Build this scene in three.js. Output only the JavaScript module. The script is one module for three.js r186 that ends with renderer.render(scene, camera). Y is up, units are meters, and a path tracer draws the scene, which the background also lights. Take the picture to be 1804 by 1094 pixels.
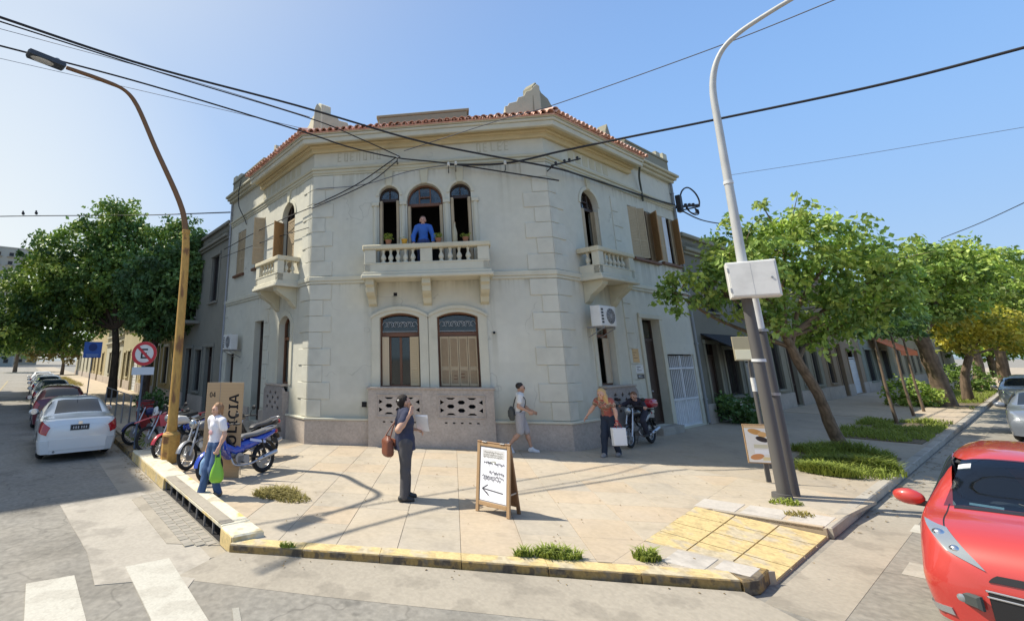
import * as THREE from 'three';
import { mergeGeometries, toCreasedNormals } from 'three/addons/utils/BufferGeometryUtils.js';
import { Brush, Evaluator, SUBTRACTION } from 'three-bvh-csg';

const scene = new THREE.Scene();
const renderer = new THREE.WebGLRenderer({ antialias: true });
renderer.toneMapping = THREE.LinearToneMapping;
renderer.toneMappingExposure = 1.29;
renderer.shadowMap.enabled = true;
// camera: on the roof of a car in the crossing, 2.5 m up; the photograph is an off-centre crop, hence the view offset
const camera = new THREE.PerspectiveCamera(80.01, 1804 / 1094, 0.1, 900);
camera.rotation.order = 'YXZ';
camera.position.set(0, 2.5, 13.887);
camera.rotation.set(13.893 * Math.PI / 180, 9.315 * Math.PI / 180, -0.145 * Math.PI / 180);
camera.setViewOffset(2292.8, 1390.4, 488.76, 268.56, 1804, 1094);

// sky and sun
const SUN = new THREE.Vector3(-0.73, 1, -0.07).normalize();
{
  // clear late-summer air: deep blue away from the sun, milky towards it and towards the horizon
  const W = 1024, H = 512, d = new Float32Array(W * H * 4), v = new THREE.Vector3();
  const clamp = (x) => Math.min(1, Math.max(0, x)), ss = (a, b, x) => { x = Math.min(1, Math.max(0, (x - a) / (b - a))); return x * x * (3 - 2 * x); };
  const zen = [0.14, 0.31, 0.76], mid = [0.265, 0.57, 1.14], hor = [0.68, 0.88, 1.04], glow = [1.16, 1.19, 1.13];
  for (let r = 0; r < H; r++) {
    const up = ((r + 0.5) / H - 0.5) * Math.PI, y = Math.sin(up);
    for (let c = 0; c < W; c++) {
      const a = ((c + 0.5) / W - 0.5) * 2 * Math.PI;
      v.set(Math.cos(a) * Math.cos(up), y, Math.sin(a) * Math.cos(up));
      const e = Math.max(0, y), cs = v.dot(SUN), ang = Math.acos(Math.min(1, Math.max(-1, cs))) * 57.3;
      const k1 = Math.exp(-e * 4.2), k2 = ss(0.25, 1, e);
      const g = clamp(1.0 * Math.exp(-Math.pow(ang / 34, 1.6)) + 0.5 * Math.exp(-Math.pow(ang / 50, 2.4)) * (0.30 + 1.15 * k1));
      const h = Math.exp(-e * 8), daz = Math.abs(Math.atan2(v.x * SUN.z - v.z * SUN.x, v.x * SUN.x + v.z * SUN.z)) * 57.3, gg = Math.max(g, 0.95 * Math.pow(ss(0, 1, (78 - daz) / 46), 1.2) * Math.exp(-e * 0.95));
      for (let i = 0; i < 3; i++) {
        let x = mid[i] + (zen[i] - mid[i]) * k2;
        x = x + (hor[i] - x) * clamp(0.92 * k1 + 0.15 * h);
        x = x + (glow[i] - x) * gg;
        if (y < 0) x = hor[i] * 0.45;
        d[(r * W + c) * 4 + i] = x;
      }
      d[(r * W + c) * 4 + 3] = 1;
    }
  }
  const t = new THREE.DataTexture(d, W, H, THREE.RGBAFormat, THREE.FloatType);
  t.mapping = THREE.EquirectangularReflectionMapping; t.magFilter = THREE.LinearFilter; t.minFilter = THREE.LinearFilter; t.needsUpdate = true;
  scene.background = t; scene.environment = t;
  scene.backgroundIntensity = 0.66; scene.environmentIntensity = 0.66;
}
const sun = new THREE.DirectionalLight(new THREE.Color(1, 0.93, 0.80), 5);
sun.position.copy(SUN).multiplyScalar(90); sun.castShadow = true;
sun.shadow.mapSize.set(4096, 4096); sun.shadow.radius = 1;
Object.assign(sun.shadow.camera, { left: -60, right: 60, top: 60, bottom: -60, near: 1, far: 220 });
scene.add(sun, sun.target);

// ---------------------------------------------------------------- helpers
const rad = (d) => d * Math.PI / 180, V3 = (x, y, z) => new THREE.Vector3(x, y, z);
function rng(a) { return () => { a |= 0; a = a + 0x6D2B79F5 | 0; let t = Math.imul(a ^ a >>> 15, 1 | a); t = t + Math.imul(t ^ t >>> 7, 61 | t) ^ t; return ((t ^ t >>> 14) >>> 0) / 4294967296; }; }
const clamp = (x, a = 0, b = 1) => Math.min(b, Math.max(a, x)), lerp = (a, b, t) => a + (b - a) * t, sstep = (a, b, x) => { x = clamp((x - a) / (b - a)); return x * x * (3 - 2 * x); };
function hash(x, y, s) { let h = Math.imul(x, 374761393) + Math.imul(y, 668265263) + Math.imul(s, 2246822519) | 0; h = Math.imul(h ^ h >>> 13, 1274126177); return ((h ^ h >>> 16) >>> 0) / 4294967296; }
function vnoise(x, y, p, s) {
  const xi = Math.floor(x), yi = Math.floor(y), f = x - xi, g = y - yi, u = f * f * (3 - 2 * f), w = g * g * (3 - 2 * g), m = (a) => ((a % p) + p) % p;
  return lerp(lerp(hash(m(xi), m(yi), s), hash(m(xi + 1), m(yi), s), u), lerp(hash(m(xi), m(yi + 1), s), hash(m(xi + 1), m(yi + 1), s), u), w);
}
function fbm(u, v, p, o, s) { let r = 0, a = 0.5, t = 0; for (let i = 0; i < o; i++) { r += a * vnoise(u * p, v * p, p, s + i); t += a; a *= 0.5; p *= 2; } return r / t; }
function hash3(x, y, z, s) { return hash(x + Math.imul(z, 7919), y - Math.imul(z, 104729), s); }
function noise3(x, y, z, s) {
  const xi = Math.floor(x), yi = Math.floor(y), zi = Math.floor(z), q = (t) => t * t * (3 - 2 * t), a = q(x - xi), b = q(y - yi), c = q(z - zi); let r = 0;
  for (let i = 0; i < 8; i++) { const dx = i & 1, dy = i >> 1 & 1, dz = i >> 2; r += (dx ? a : 1 - a) * (dy ? b : 1 - b) * (dz ? c : 1 - c) * hash3(xi + dx, yi + dy, zi + dz, s); }
  return r;
}
// texture from a function (u, v) -> [r, g, b] in linear values, stored as sRGB bytes; or a height map (v in 0..1)
const enc = (x) => { x = clamp(x); return 255 * (x <= 0.0031308 ? 12.92 * x : 1.055 * Math.pow(x, 1 / 2.4) - 0.055); };
function tex(n, fn, metres, color = true) {
  const d = new Uint8Array(n * n * 4);
  for (let y = 0; y < n; y++) for (let x = 0; x < n; x++) {
    const r = fn((x + 0.5) / n, (y + 0.5) / n), k = (y * n + x) * 4;
    if (color) { d[k] = enc(r[0]); d[k + 1] = enc(r[1]); d[k + 2] = enc(r[2]); } else d[k] = d[k + 1] = d[k + 2] = 255 * clamp(r);
    d[k + 3] = 255;
  }
  const t = new THREE.DataTexture(d, n, n); t.wrapS = t.wrapT = THREE.RepeatWrapping; t.magFilter = THREE.LinearFilter; t.minFilter = THREE.LinearFilter;
  if (color) t.colorSpace = THREE.SRGBColorSpace;
  t.repeat.set(1 / metres, 1 / metres); t.needsUpdate = true; return t;
}
const mix3 = (a, b, t) => [lerp(a[0], b[0], t), lerp(a[1], b[1], t), lerp(a[2], b[2], t)], mul3 = (a, k) => [a[0] * k, a[1] * k, a[2] * k];
const lin = (r, g, b) => new THREE.Color().setRGB(r, g, b);
function std(c, rough = 0.8, o = {}) { const m = new THREE.MeshStandardMaterial({ roughness: rough, side: THREE.DoubleSide, ...o }); if (c) m.color.setRGB(...c); return m; }
function phys(c, rough, o = {}) { const m = new THREE.MeshPhysicalMaterial({ roughness: rough, side: THREE.DoubleSide, ...o }); m.color.setRGB(...c); return m; }

// geometry: everything plain non-indexed position/normal/uv so that it merges
function norm(g) {
  if (g.index) g = g.toNonIndexed();
  if (!g.attributes.normal) g.computeVertexNormals();
  if (!g.attributes.uv) g.setAttribute('uv', new THREE.BufferAttribute(new Float32Array(g.attributes.position.count * 2), 2));
  for (const k of Object.keys(g.attributes)) if (!['position', 'normal', 'uv'].includes(k)) g.deleteAttribute(k);
  g.morphAttributes = {}; g.clearGroups(); return g;
}
function uvbox(g, ox = 0, oy = 0) {           // uv in metres from the dominant axis of each face
  g = norm(g); const p = g.attributes.position, n = g.attributes.normal, u = g.attributes.uv;
  for (let i = 0; i < p.count; i += 3) {
    let nx = 0, ny = 0, nz = 0; for (let k = 0; k < 3; k++) { nx += n.getX(i + k); ny += n.getY(i + k); nz += n.getZ(i + k); }
    nx = Math.abs(nx); ny = Math.abs(ny); nz = Math.abs(nz);
    for (let k = 0; k < 3; k++) { const j = i + k, x = p.getX(j), y = p.getY(j), z = p.getZ(j); if (ny >= nx && ny >= nz) u.setXY(j, x + ox, z + oy); else if (nx >= nz) u.setXY(j, z + ox, y + oy); else u.setXY(j, x + ox, y + oy); }
  }
  return g;
}
const merge = (...gs) => { gs = gs.flat(Infinity).filter(Boolean).map(norm); return gs.length === 1 ? gs[0] : mergeGeometries(gs); };
const tf = (g, x = 0, y = 0, z = 0, rx = 0, ry = 0, rz = 0) => { if (rx || ry || rz) g.applyMatrix4(new THREE.Matrix4().makeRotationFromEuler(new THREE.Euler(rx, ry, rz, 'YXZ'))); g.translate(x, y, z); return g; };
const box = (w, h, d, x = 0, y = 0, z = 0, rx = 0, ry = 0, rz = 0) => tf(new THREE.BoxGeometry(w, h, d), x, y, z, rx, ry, rz);
// box given by its bounds, with small chamfered edges
function cbox(x0, x1, y0, y1, z0, z1, b = 0.008) {
  b = Math.min(b, (x1 - x0) * 0.3, (y1 - y0) * 0.3, (z1 - z0) * 0.3);
  const s = new THREE.Shape(); s.moveTo(x0 + b, y0 + b); s.lineTo(x1 - b, y0 + b); s.lineTo(x1 - b, y1 - b); s.lineTo(x0 + b, y1 - b); s.closePath();
  const g = new THREE.ExtrudeGeometry(s, { depth: z1 - z0 - 2 * b, bevelEnabled: true, bevelThickness: b, bevelSize: b, bevelSegments: 1, steps: 1 });
  g.translate(0, 0, z0 + b); return uvbox(g);
}
const cyl = (r1, r2, h, x = 0, y = 0, z = 0, n = 16, rx = 0, ry = 0, rz = 0, open = false) => tf(new THREE.CylinderGeometry(r1, r2, h, n, 1, open), x, y, z, rx, ry, rz);
const sph = (r, x = 0, y = 0, z = 0, sx = 1, sy = 1, sz = 1, n = 14) => { const g = new THREE.SphereGeometry(r, n, Math.ceil(n * 0.7)); g.scale(sx, sy, sz); g.translate(x, y, z); return g; };
const lathe = (pts, x = 0, y = 0, z = 0, n = 16) => { const g = new THREE.LatheGeometry(pts.map((p) => new THREE.Vector2(p[0], p[1])), n); g.translate(x, y, z); return g; };
const pts3 = (a) => a.map((p) => p.isVector3 ? p : V3(...p));
const tube = (pts, r, seg = 32, n = 8, tens = 0.5) => new THREE.TubeGeometry(new THREE.CatmullRomCurve3(pts3(pts), false, 'catmullrom', tens), seg, r, n);
function rod(a, b, r1, r2 = r1, n = 10) {      // tapered rod from a to b
  a = V3(...a); b = V3(...b); const d = b.clone().sub(a), g = new THREE.CylinderGeometry(r2, r1, d.length(), n);
  g.applyQuaternion(new THREE.Quaternion().setFromUnitVectors(V3(0, 1, 0), d.clone().normalize())); g.translate((a.x + b.x) / 2, (a.y + b.y) / 2, (a.z + b.z) / 2); return g;
}
function pole(pts, rs, n = 14, sub = 6) {      // bent tapered tube through pts with radii rs
  const c = new THREE.CatmullRomCurve3(pts3(pts), false, 'centripetal'), N = (pts.length - 1) * sub, P = [], fr = c.computeFrenetFrames(N, false), g = new THREE.BufferGeometry(), pos = [], idx = [];
  for (let i = 0; i <= N; i++) {
    const t = i / N, p = c.getPoint(t), k = t * (rs.length - 1), k0 = Math.min(rs.length - 2, Math.floor(k)), r = lerp(rs[k0], rs[k0 + 1], k - k0);
    const tan = c.getTangent(t), side = Math.abs(tan.y) > 0.99 ? V3(1, 0, 0) : V3(0, 1, 0).cross(tan).normalize(), nn = fr.normals[i], bb = fr.binormals[i];
    for (let j = 0; j < n; j++) { const a = j / n * Math.PI * 2; pos.push(p.x + r * (Math.cos(a) * nn.x + Math.sin(a) * bb.x), p.y + r * (Math.cos(a) * nn.y + Math.sin(a) * bb.y), p.z + r * (Math.cos(a) * nn.z + Math.sin(a) * bb.z)); }
  }
  for (let i = 0; i < N; i++) for (let j = 0; j < n; j++) { const a = i * n + j, b = i * n + (j + 1) % n; idx.push(a, b, a + n, b, b + n, a + n); }
  const top = pos.length / 3; const e = c.getPoint(1), s0 = c.getPoint(0); pos.push(e.x, e.y, e.z, s0.x, s0.y, s0.z);
  for (let j = 0; j < n; j++) { idx.push(N * n + j, N * n + (j + 1) % n, top); idx.push((j + 1) % n, j, top + 1); }
  g.setAttribute('position', new THREE.Float32BufferAttribute(pos, 3)); g.setIndex(idx); g.computeVertexNormals();
  const uv = []; for (let i = 0; i <= N; i++) for (let j = 0; j < n; j++) uv.push(j / n, i / sub); uv.push(0, 0, 0, 0); g.setAttribute('uv', new THREE.Float32BufferAttribute(uv, 2));
  return g;
}
const shape = (pts, holes = []) => { const s = new THREE.Shape(pts.map((p) => new THREE.Vector2(p[0], p[1]))); for (const h of holes) s.holes.push(new THREE.Path(h.map((p) => new THREE.Vector2(p[0], p[1])))); return s; };
const prism = (pts, z0, z1, holes = [], bevel = 0) => { const o = bevel ? { depth: z1 - z0 - 2 * bevel, bevelEnabled: true, bevelThickness: bevel, bevelSize: bevel, bevelOffset: -bevel, bevelSegments: 1 } : { depth: z1 - z0, bevelEnabled: false }; const g = new THREE.ExtrudeGeometry(shape(pts, holes), o); g.translate(0, 0, z0 + bevel); return uvbox(g); };
// plan polygon [x, z] extruded from y0 to y1
const slab = (pts, y0, y1, holes = [], bevel = 0) => { const q = (a) => a.map((p) => [p[0], -p[1]]); const g = prism(q(pts), y0, y1, holes.map(q), bevel); g.rotateX(-Math.PI / 2); return uvbox(g); };
const arcPts = (cx, cy, r, a0, a1, n) => Array.from({ length: n + 1 }, (_, i) => { const a = a0 + (a1 - a0) * i / n; return [cx + r * Math.cos(a), cy + r * Math.sin(a)]; });
// opening outline, counter-clockwise from the lower left: rise = height of the arch above the spring line
function archPts(x0, x1, y0, ys, rise, n = 14) {
  const w = (x1 - x0) / 2, cx = (x0 + x1) / 2; if (rise < 1e-4) return [[x0, y0], [x1, y0], [x1, ys], [x0, ys]];
  const R = (w * w + rise * rise) / (2 * rise), cy = ys + rise - R, a = Math.asin(Math.min(1, w / R)), aa = rise > w * 0.999 ? Math.PI / 2 : a;
  return [[x0, y0], [x1, y0], ...arcPts(cx, cy, R, Math.PI / 2 - aa, Math.PI / 2 + aa, n)];
}
// naming and tagging
const taken = {};
function numbered(n) { const k = taken[n] = (taken[n] || 0) + 1; return k === 1 ? n : `${n}_${String(k - 1).padStart(3, '0')}`; }
function tag(o, label, category, group) { if (label) o.userData.label = label; if (category) o.userData.category = category; if (group) o.userData.group = group; return o; }
function thing(name, label, category, pos = [0, 0, 0], ry = 0, group) { const o = new THREE.Group(); o.name = numbered(name); o.position.set(...pos); o.rotation.y = ry; scene.add(o); return tag(o, label, category, group); }
function part(parent, name, geo, mat, pos, ry) { const m = new THREE.Mesh(Array.isArray(geo) ? merge(geo) : norm(geo), mat); m.name = name; m.castShadow = m.receiveShadow = true; if (pos) m.position.set(...pos); if (ry) m.rotation.y = ry; parent.add(m); return m; }
function solo(name, geo, mat, label, category, group, pos, ry) { const m = part(scene, numbered(name), geo, mat, pos, ry); return tag(m, label, category, group); }
function struct(name, geo, mat, pos) { const m = part(scene, numbered(name), geo, mat, pos); m.userData.kind = 'structure'; return m; }
function copy(o, label, pos, ry) { const c = o.clone(); c.name = numbered(o.name.replace(/_\d\d\d$/, '')); c.userData = { ...o.userData }; if (label) c.userData.label = label; if (pos) c.position.set(...pos); if (ry !== undefined) c.rotation.y = ry; scene.add(c); return c; }

// ---------------------------------------------------------------- materials
const T = {};
T.plaster = tex(512, (u, v) => { const a = fbm(u, v, 3, 5, 11), b = fbm(u, v, 24, 4, 12), c = fbm(u * 1, v * 1, 6, 3, 17), st = sstep(0.55, 0.8, fbm(u * 1, v * 0.25 * 4, 8, 4, 15)); const k = 0.86 + 0.16 * a + 0.10 * (b - 0.5) - 0.08 * st; return [0.615 * k, 0.60 * k * (0.98 + 0.03 * c), 0.51 * k * (0.95 + 0.07 * c)]; }, 4.2);
T.plasterB = tex(256, (u, v) => 0.6 * fbm(u, v, 12, 5, 21) + 0.4 * fbm(u, v, 64, 2, 22), 1.6, false);
T.stone = tex(512, (u, v) => { const a = fbm(u, v, 4, 5, 31), b = fbm(u, v, 60, 2, 32), c = fbm(u, v, 9, 3, 33); return mul3(mix3([0.41, 0.35, 0.295], [0.50, 0.43, 0.365], c), 0.76 + 0.35 * a + 0.28 * (b - 0.5)); }, 2.3);
T.pave = tex(512, (u, v) => { const a = fbm(u, v, 4, 5, 41), b = fbm(u, v, 70, 2, 42), c = fbm(u, v, 7, 4, 43), sp = sstep(0.60, 0.74, fbm(u, v, 11, 4, 44)); return mul3(mix3([0.455, 0.385, 0.285], [0.43, 0.375, 0.30], c), (0.84 + 0.24 * a + 0.16 * (b - 0.5)) * (1 - 0.09 * sp)); }, 3.1);
T.grit = tex(256, (u, v) => 0.5 * fbm(u, v, 40, 2, 51) + 0.5 * fbm(u, v, 10, 4, 52), 0.9, false);
T.road = tex(1024, (u, v) => { const a = fbm(u, v, 5, 6, 61), b = fbm(u, v, 140, 2, 62), c = fbm(u, v, 11, 4, 63); const st = sstep(0.58, 0.75, fbm(u, v, 7, 5, 64)), cr = sstep(0.012, 0.0, Math.abs(fbm(u, v, 5, 5, 66) - 0.5)); const k = (0.78 + 0.32 * a + 0.42 * (b - 0.5)) * (1 - 0.18 * st) * (1 - 0.25 * cr); return [0.255 * k, 0.238 * k * (0.98 + 0.04 * c), 0.208 * k * (0.94 + 0.1 * c)]; }, 7.3);
T.concrete = tex(512, (u, v) => { const a = fbm(u, v, 4, 5, 71), b = fbm(u, v, 80, 2, 72), st = sstep(0.55, 0.75, fbm(u, v, 9, 4, 73)); const k = (0.82 + 0.26 * a + 0.2 * (b - 0.5)) * (1 - 0.2 * st); return [0.40 * k, 0.365 * k, 0.31 * k]; }, 2.7);
T.bark = tex(256, (u, v) => { const a = fbm(u, v * 0.999, 8, 4, 81), b = Math.abs(Math.sin((u * 9 + 1.2 * fbm(u, v, 4, 3, 82)) * Math.PI)); return mul3([0.19, 0.135, 0.09], 0.4 + 0.6 * b * a + 0.5 * a); }, 1);
T.wood = tex(256, (u, v) => { const a = fbm(u, v, 2, 3, 91), g = fbm(u * 1, v, 3, 2, 92), l = 0.5 + 0.5 * Math.sin((u * 22 + g * 6) * 6.283); return mul3([0.42, 0.27, 0.14], 0.72 + 0.3 * l * 0.6 + 0.2 * a); }, 0.5);
T.rust = tex(256, (u, v) => { const a = sstep(0.5, 0.72, fbm(u, v, 6, 5, 101)), b = fbm(u, v, 30, 3, 102); return mul3(mix3([0.50, 0.29, 0.075], [0.22, 0.105, 0.04], a), 0.8 + 0.35 * b); }, 1.1);
T.yellow = tex(512, (u, v) => { const w = sstep(0.50, 0.66, fbm(u, v, 7, 6, 111)), d = sstep(0.52, 0.7, fbm(u, v, 20, 4, 112)), b = fbm(u, v, 60, 2, 113); return mul3(mix3(mix3([0.58, 0.45, 0.215], [0.49, 0.42, 0.29], w), [0.24, 0.18, 0.1], d * 0.3), 0.8 + 0.35 * b); }, 1.7);
T.worn = tex(512, (u, v) => { const w = sstep(0.40, 0.6, fbm(u, v, 6, 6, 121)), d = sstep(0.45, 0.62, fbm(u, v, 13, 5, 122)), b = fbm(u, v, 50, 2, 123); return mul3(mix3(mix3([0.30, 0.20, 0.07], [0.17, 0.14, 0.10], w), [0.075, 0.06, 0.045], d * 0.85), 0.75 + 0.4 * b); }, 1.3);
T.whitewash = tex(512, (u, v) => { const w = sstep(0.46, 0.62, fbm(u, v, 5, 6, 131)), d = sstep(0.58, 0.75, fbm(u, v, 14, 4, 132)), b = fbm(u, v, 50, 2, 133); return mul3(mix3(mix3([0.62, 0.58, 0.46], [0.62, 0.45, 0.14], w * 0.95), [0.30, 0.25, 0.16], d * 0.5), 0.85 + 0.25 * b); }, 1.9);
T.zebra = tex(512, (u, v) => { const w = sstep(0.50, 0.72, fbm(u, v, 8, 6, 141)), b = fbm(u, v, 90, 2, 142), sp = sstep(0.62, 0.7, fbm(u, v, 44, 3, 143)); return mul3(mix3([0.47, 0.45, 0.39], [0.36, 0.335, 0.285], w * 0.5 + sp * 0.3), 0.9 + 0.2 * b); }, 1.5);
T.tile = tex(256, (u, v) => { const a = fbm(u, v, 5, 4, 151), b = fbm(u, v, 20, 3, 152); return mul3(mix3([0.55, 0.27, 0.19], [0.66, 0.47, 0.38], a), 0.85 + 0.45 * b); }, 1.0);
T.cloth = tex(128, (u, v) => 0.5 + 0.25 * Math.sin(u * 6.283 * 32) + 0.25 * Math.sin(v * 6.283 * 32), 0.05, false);
T.folds = tex(256, (u, v) => fbm(u, v, 5, 3, 161), 0.55, false);
T.shade = tex(256, (u, v) => { const a = fbm(u, v, 8, 4, 171); return [0.8 + 0.3 * a, 0.8 + 0.3 * a, 0.8 + 0.3 * a]; }, 1.3);
// facade plaster with rain streaks under sills and ledges, damp at the base and patched areas; u, v cover 10 m
function facadeTex(seed, runs, patches) {
  return tex(896, (u, v) => {
    const x = u * 10 - (u > 0.55 && seed !== 2 ? 10 : 0), X = seed === 2 ? u * 10 : x, y = v * 10, a = fbm(u, v, 7, 5, 11 + seed), b = fbm(u, v, 60, 3, 12 + seed), c = fbm(u, v, 14, 3, 17 + seed), col = vnoise(u * 90, v * 4, 900, 60 + seed) * 0.6 + vnoise(u * 220, v * 6, 2200, 61 + seed) * 0.4;
    let st = 0; for (const [x0, x1, yt, len, k] of runs) if (y < yt + 0.02 && y > yt - len * 4 && X > x0 - 0.1 && X < x1 + 0.1) st = Math.max(st, k * Math.exp(-(yt - y) / len) * sstep(x0 - 0.1, x0 + 0.08, X) * sstep(x1 + 0.1, x1 - 0.08, X) * sstep(0.3, 0.75, col));
    const damp = sstep(0.75, 0.0, (y - 0.85) + 0.9 * (c - 0.5)) * 0.45; let pt = 0; for (const [x0, x1, y0, y1, k] of patches) { const e = 0.12 * (a - 0.5), w = sstep(x0 - 0.02, x0 + 0.02, X + e) * sstep(x1 + 0.02, x1 - 0.02, X + e) * sstep(y0 - 0.02, y0 + 0.02, y + e) * sstep(y1 + 0.02, y1 - 0.02, y - e); pt += k * w; }
    const ck = sstep(0.006, 0.0, Math.abs(fbm(u, v, 6, 5, 40 + seed) - 0.5)) * sstep(0.5, 0.62, c) * 0.22;
    const k = (0.87 + 0.14 * a + 0.1 * (b - 0.5)) * (1 - 0.34 * st - 0.3 * damp - ck + pt);
    return [0.615 * k, 0.60 * k * (0.985 + 0.02 * c) * (1 - 0.01 * st), 0.51 * k * (0.95 + 0.07 * c) * (1 - 0.06 * st - 0.08 * damp)];
  }, 10);
}
T.facadeC = facadeTex(1, [[-4.24, 2.99, 8.27, 0.22, 0.8], [-4.24, 2.99, 4.72, 0.2, 0.8], [-2.55, -2.15, 4.7, 0.9, 1], [0.85, 1.25, 4.7, 0.9, 1], [-2.5, 1.2, 5.2, 0.4, 0.6], [-1.7, -1.54, 4.3, 0.5, 1], [1.1, 1.26, 3.2, 0.5, 1], [-2.64, -2.46, 1.16, 0.2, 1], [-3.2, -2.9, 8.3, 1.1, 0.7], [1.6, 1.9, 8.3, 0.8, 0.7]], [[-3.3, -2.5, 1.5, 2.3, -0.04], [1.3, 2.1, 2.4, 3.4, 0.035], [1.2, 2.0, 5.4, 6.1, 0.03], [-3.4, -2.7, 5.6, 6.4, -0.03]]);
T.facadeR = facadeTex(2, [[0, 8.75, 8.27, 0.25, 0.8], [0, 8.75, 4.72, 0.25, 0.8], [4.6, 6.7, 5.85, 0.5, 1], [6.8, 8.6, 5.9, 0.5, 1], [1.1, 3.4, 4.7, 0.5, 0.9], [1.05, 1.95, 3.35, 0.6, 1], [4.4, 6.1, 3.78, 0.3, 0.5]], [[3.4, 4.4, 1.2, 2.9, 0.03], [6.3, 8.2, 3.0, 3.9, -0.04]]);
T.facadeL = facadeTex(3, [[-7.9, 0, 8.27, 0.25, 0.8], [-7.9, 0, 4.72, 0.25, 0.8], [-4.9, -3.7, 5.9, 0.5, 1], [-7, -5.8, 5.9, 0.5, 1], [-2.7, -0.7, 4.7, 0.5, 0.9], [-6.4, -5.4, 2.8, 0.5, 1]], [[-5.6, -4.6, 1.3, 3.0, 0.03]]);
const Mt = {
  plaster: std(null, 0.9, { map: T.plaster, bumpMap: T.plasterB, bumpScale: 0.004 }),
  facadeC: std(null, 0.9, { map: T.facadeC, bumpMap: T.plasterB, bumpScale: 0.004 }), facadeR: std(null, 0.9, { map: T.facadeR, bumpMap: T.plasterB, bumpScale: 0.004 }), facadeL: std(null, 0.9, { map: T.facadeL, bumpMap: T.plasterB, bumpScale: 0.004 }),
  trim: std([1.0, 0.98, 0.93], 0.88, { map: T.plaster, bumpMap: T.plasterB, bumpScale: 0.002 }),
  soffit: std([1.0, 0.86, 0.62], 0.9, { map: T.plaster }),
  cornice: std([0.93, 0.90, 0.80], 0.9, { map: T.plaster, bumpMap: T.plasterB, bumpScale: 0.003 }),
  grime: std([0.46, 0.45, 0.40], 0.95, { map: T.plaster, bumpMap: T.plasterB, bumpScale: 0.006 }),
  stone: std(null, 0.82, { map: T.stone, bumpMap: T.grit, bumpScale: 0.003 }),
  pave: std(null, 0.86, { map: T.pave, bumpMap: T.grit, bumpScale: 0.002 }),
  pave2: std([1.03, 0.98, 0.93], 0.86, { map: T.pave, bumpMap: T.grit, bumpScale: 0.002 }),
  pave3: std([0.93, 0.95, 0.98], 0.86, { map: T.pave, bumpMap: T.grit, bumpScale: 0.002 }),
  paveR: [[0.80, 0.82, 0.86], [0.76, 0.78, 0.82], [0.84, 0.85, 0.88], [0.72, 0.74, 0.78]].map((c) => std(c, 0.86, { map: T.pave, bumpMap: T.grit, bumpScale: 0.002 })),
  paleslab: std([1.25, 1.27, 1.34], 0.85, { map: T.concrete, bumpMap: T.grit, bumpScale: 0.002 }),
  joint: std([0.86, 0.85, 0.84], 0.95, { map: T.pave }),
  road: std(null, 0.9, { map: T.road, bumpMap: T.grit, bumpScale: 0.004 }),
  concrete: std(null, 0.88, { map: T.concrete, bumpMap: T.grit, bumpScale: 0.002 }),
  gutter: std([0.88, 0.86, 0.82], 0.9, { map: T.concrete, bumpMap: T.grit, bumpScale: 0.003 }),
  yellow: std(null, 0.8, { map: T.yellow, bumpMap: T.grit, bumpScale: 0.002 }),
  worn: std(null, 0.88, { map: T.worn, bumpMap: T.grit, bumpScale: 0.006 }),
  whitewash: std(null, 0.85, { map: T.whitewash, bumpMap: T.grit, bumpScale: 0.003 }),
  zebra: std(null, 0.85, { map: T.zebra, bumpMap: T.grit, bumpScale: 0.002 }),
  bark: std(null, 0.95, { map: T.bark }), barkDark: std([0.45, 0.42, 0.4], 0.95, { map: T.bark }),
  tile: [[1, 1, 1], [1.12, 1.2, 1.3], [0.86, 0.78, 0.72], [1.05, 0.9, 0.82]].map((c) => std(c, 0.85, { map: T.tile })),
  wood: std(null, 0.75, { map: T.wood }), woodDark: std([0.55, 0.45, 0.4], 0.7, { map: T.wood }),
  brown: std([0.155, 0.066, 0.032], 0.55, { map: T.shade }), brownDark: std([0.035, 0.018, 0.012], 0.5), door: std([0.05, 0.028, 0.02], 0.5, { map: T.shade }),
  shutter: std([0.44, 0.345, 0.22], 0.7, { map: T.shade }), shutterDk: std([0.30, 0.215, 0.125], 0.7, { map: T.shade }), shutterWarm: std([0.40, 0.24, 0.11], 0.7, { map: T.shade }),
  glass: phys([0.9, 0.95, 0.95], 0.03, { transmission: 1, thickness: 0, ior: 1.5 }),
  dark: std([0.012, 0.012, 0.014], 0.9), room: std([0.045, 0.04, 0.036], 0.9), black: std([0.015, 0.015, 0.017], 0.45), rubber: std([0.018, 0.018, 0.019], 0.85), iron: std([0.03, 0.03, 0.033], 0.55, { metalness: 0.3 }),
  cable: std([0.02, 0.02, 0.025], 0.7), cableGrey: std([0.12, 0.125, 0.15], 0.7), cablePale: std([0.42, 0.40, 0.36], 0.7), porcelain: std([0.7, 0.68, 0.62], 0.3),
  chrome: std([0.7, 0.7, 0.72], 0.18, { metalness: 1 }), alu: std([0.5, 0.5, 0.52], 0.38, { metalness: 0.9 }), steel: std([0.30, 0.30, 0.31], 0.45, { metalness: 0.7 }), galv: std([0.46, 0.47, 0.48], 0.5, { metalness: 0.25, map: T.shade }),
  rust: std(null, 0.75, { map: T.rust, bumpMap: T.grit, bumpScale: 0.002 }), white: std([0.68, 0.68, 0.66], 0.5, { map: T.shade }), whiteMetal: std([0.66, 0.68, 0.70], 0.45, { map: T.shade }), poleGrey: std([0.10, 0.096, 0.093], 0.7, { map: T.shade }),
  red: std([0.5, 0.02, 0.03], 0.35), blueSign: std([0.02, 0.10, 0.38], 0.4), cardboard: std([0.46, 0.34, 0.22], 0.9, { map: T.shade }),
};
Mt.door.map = T.shade;
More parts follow.
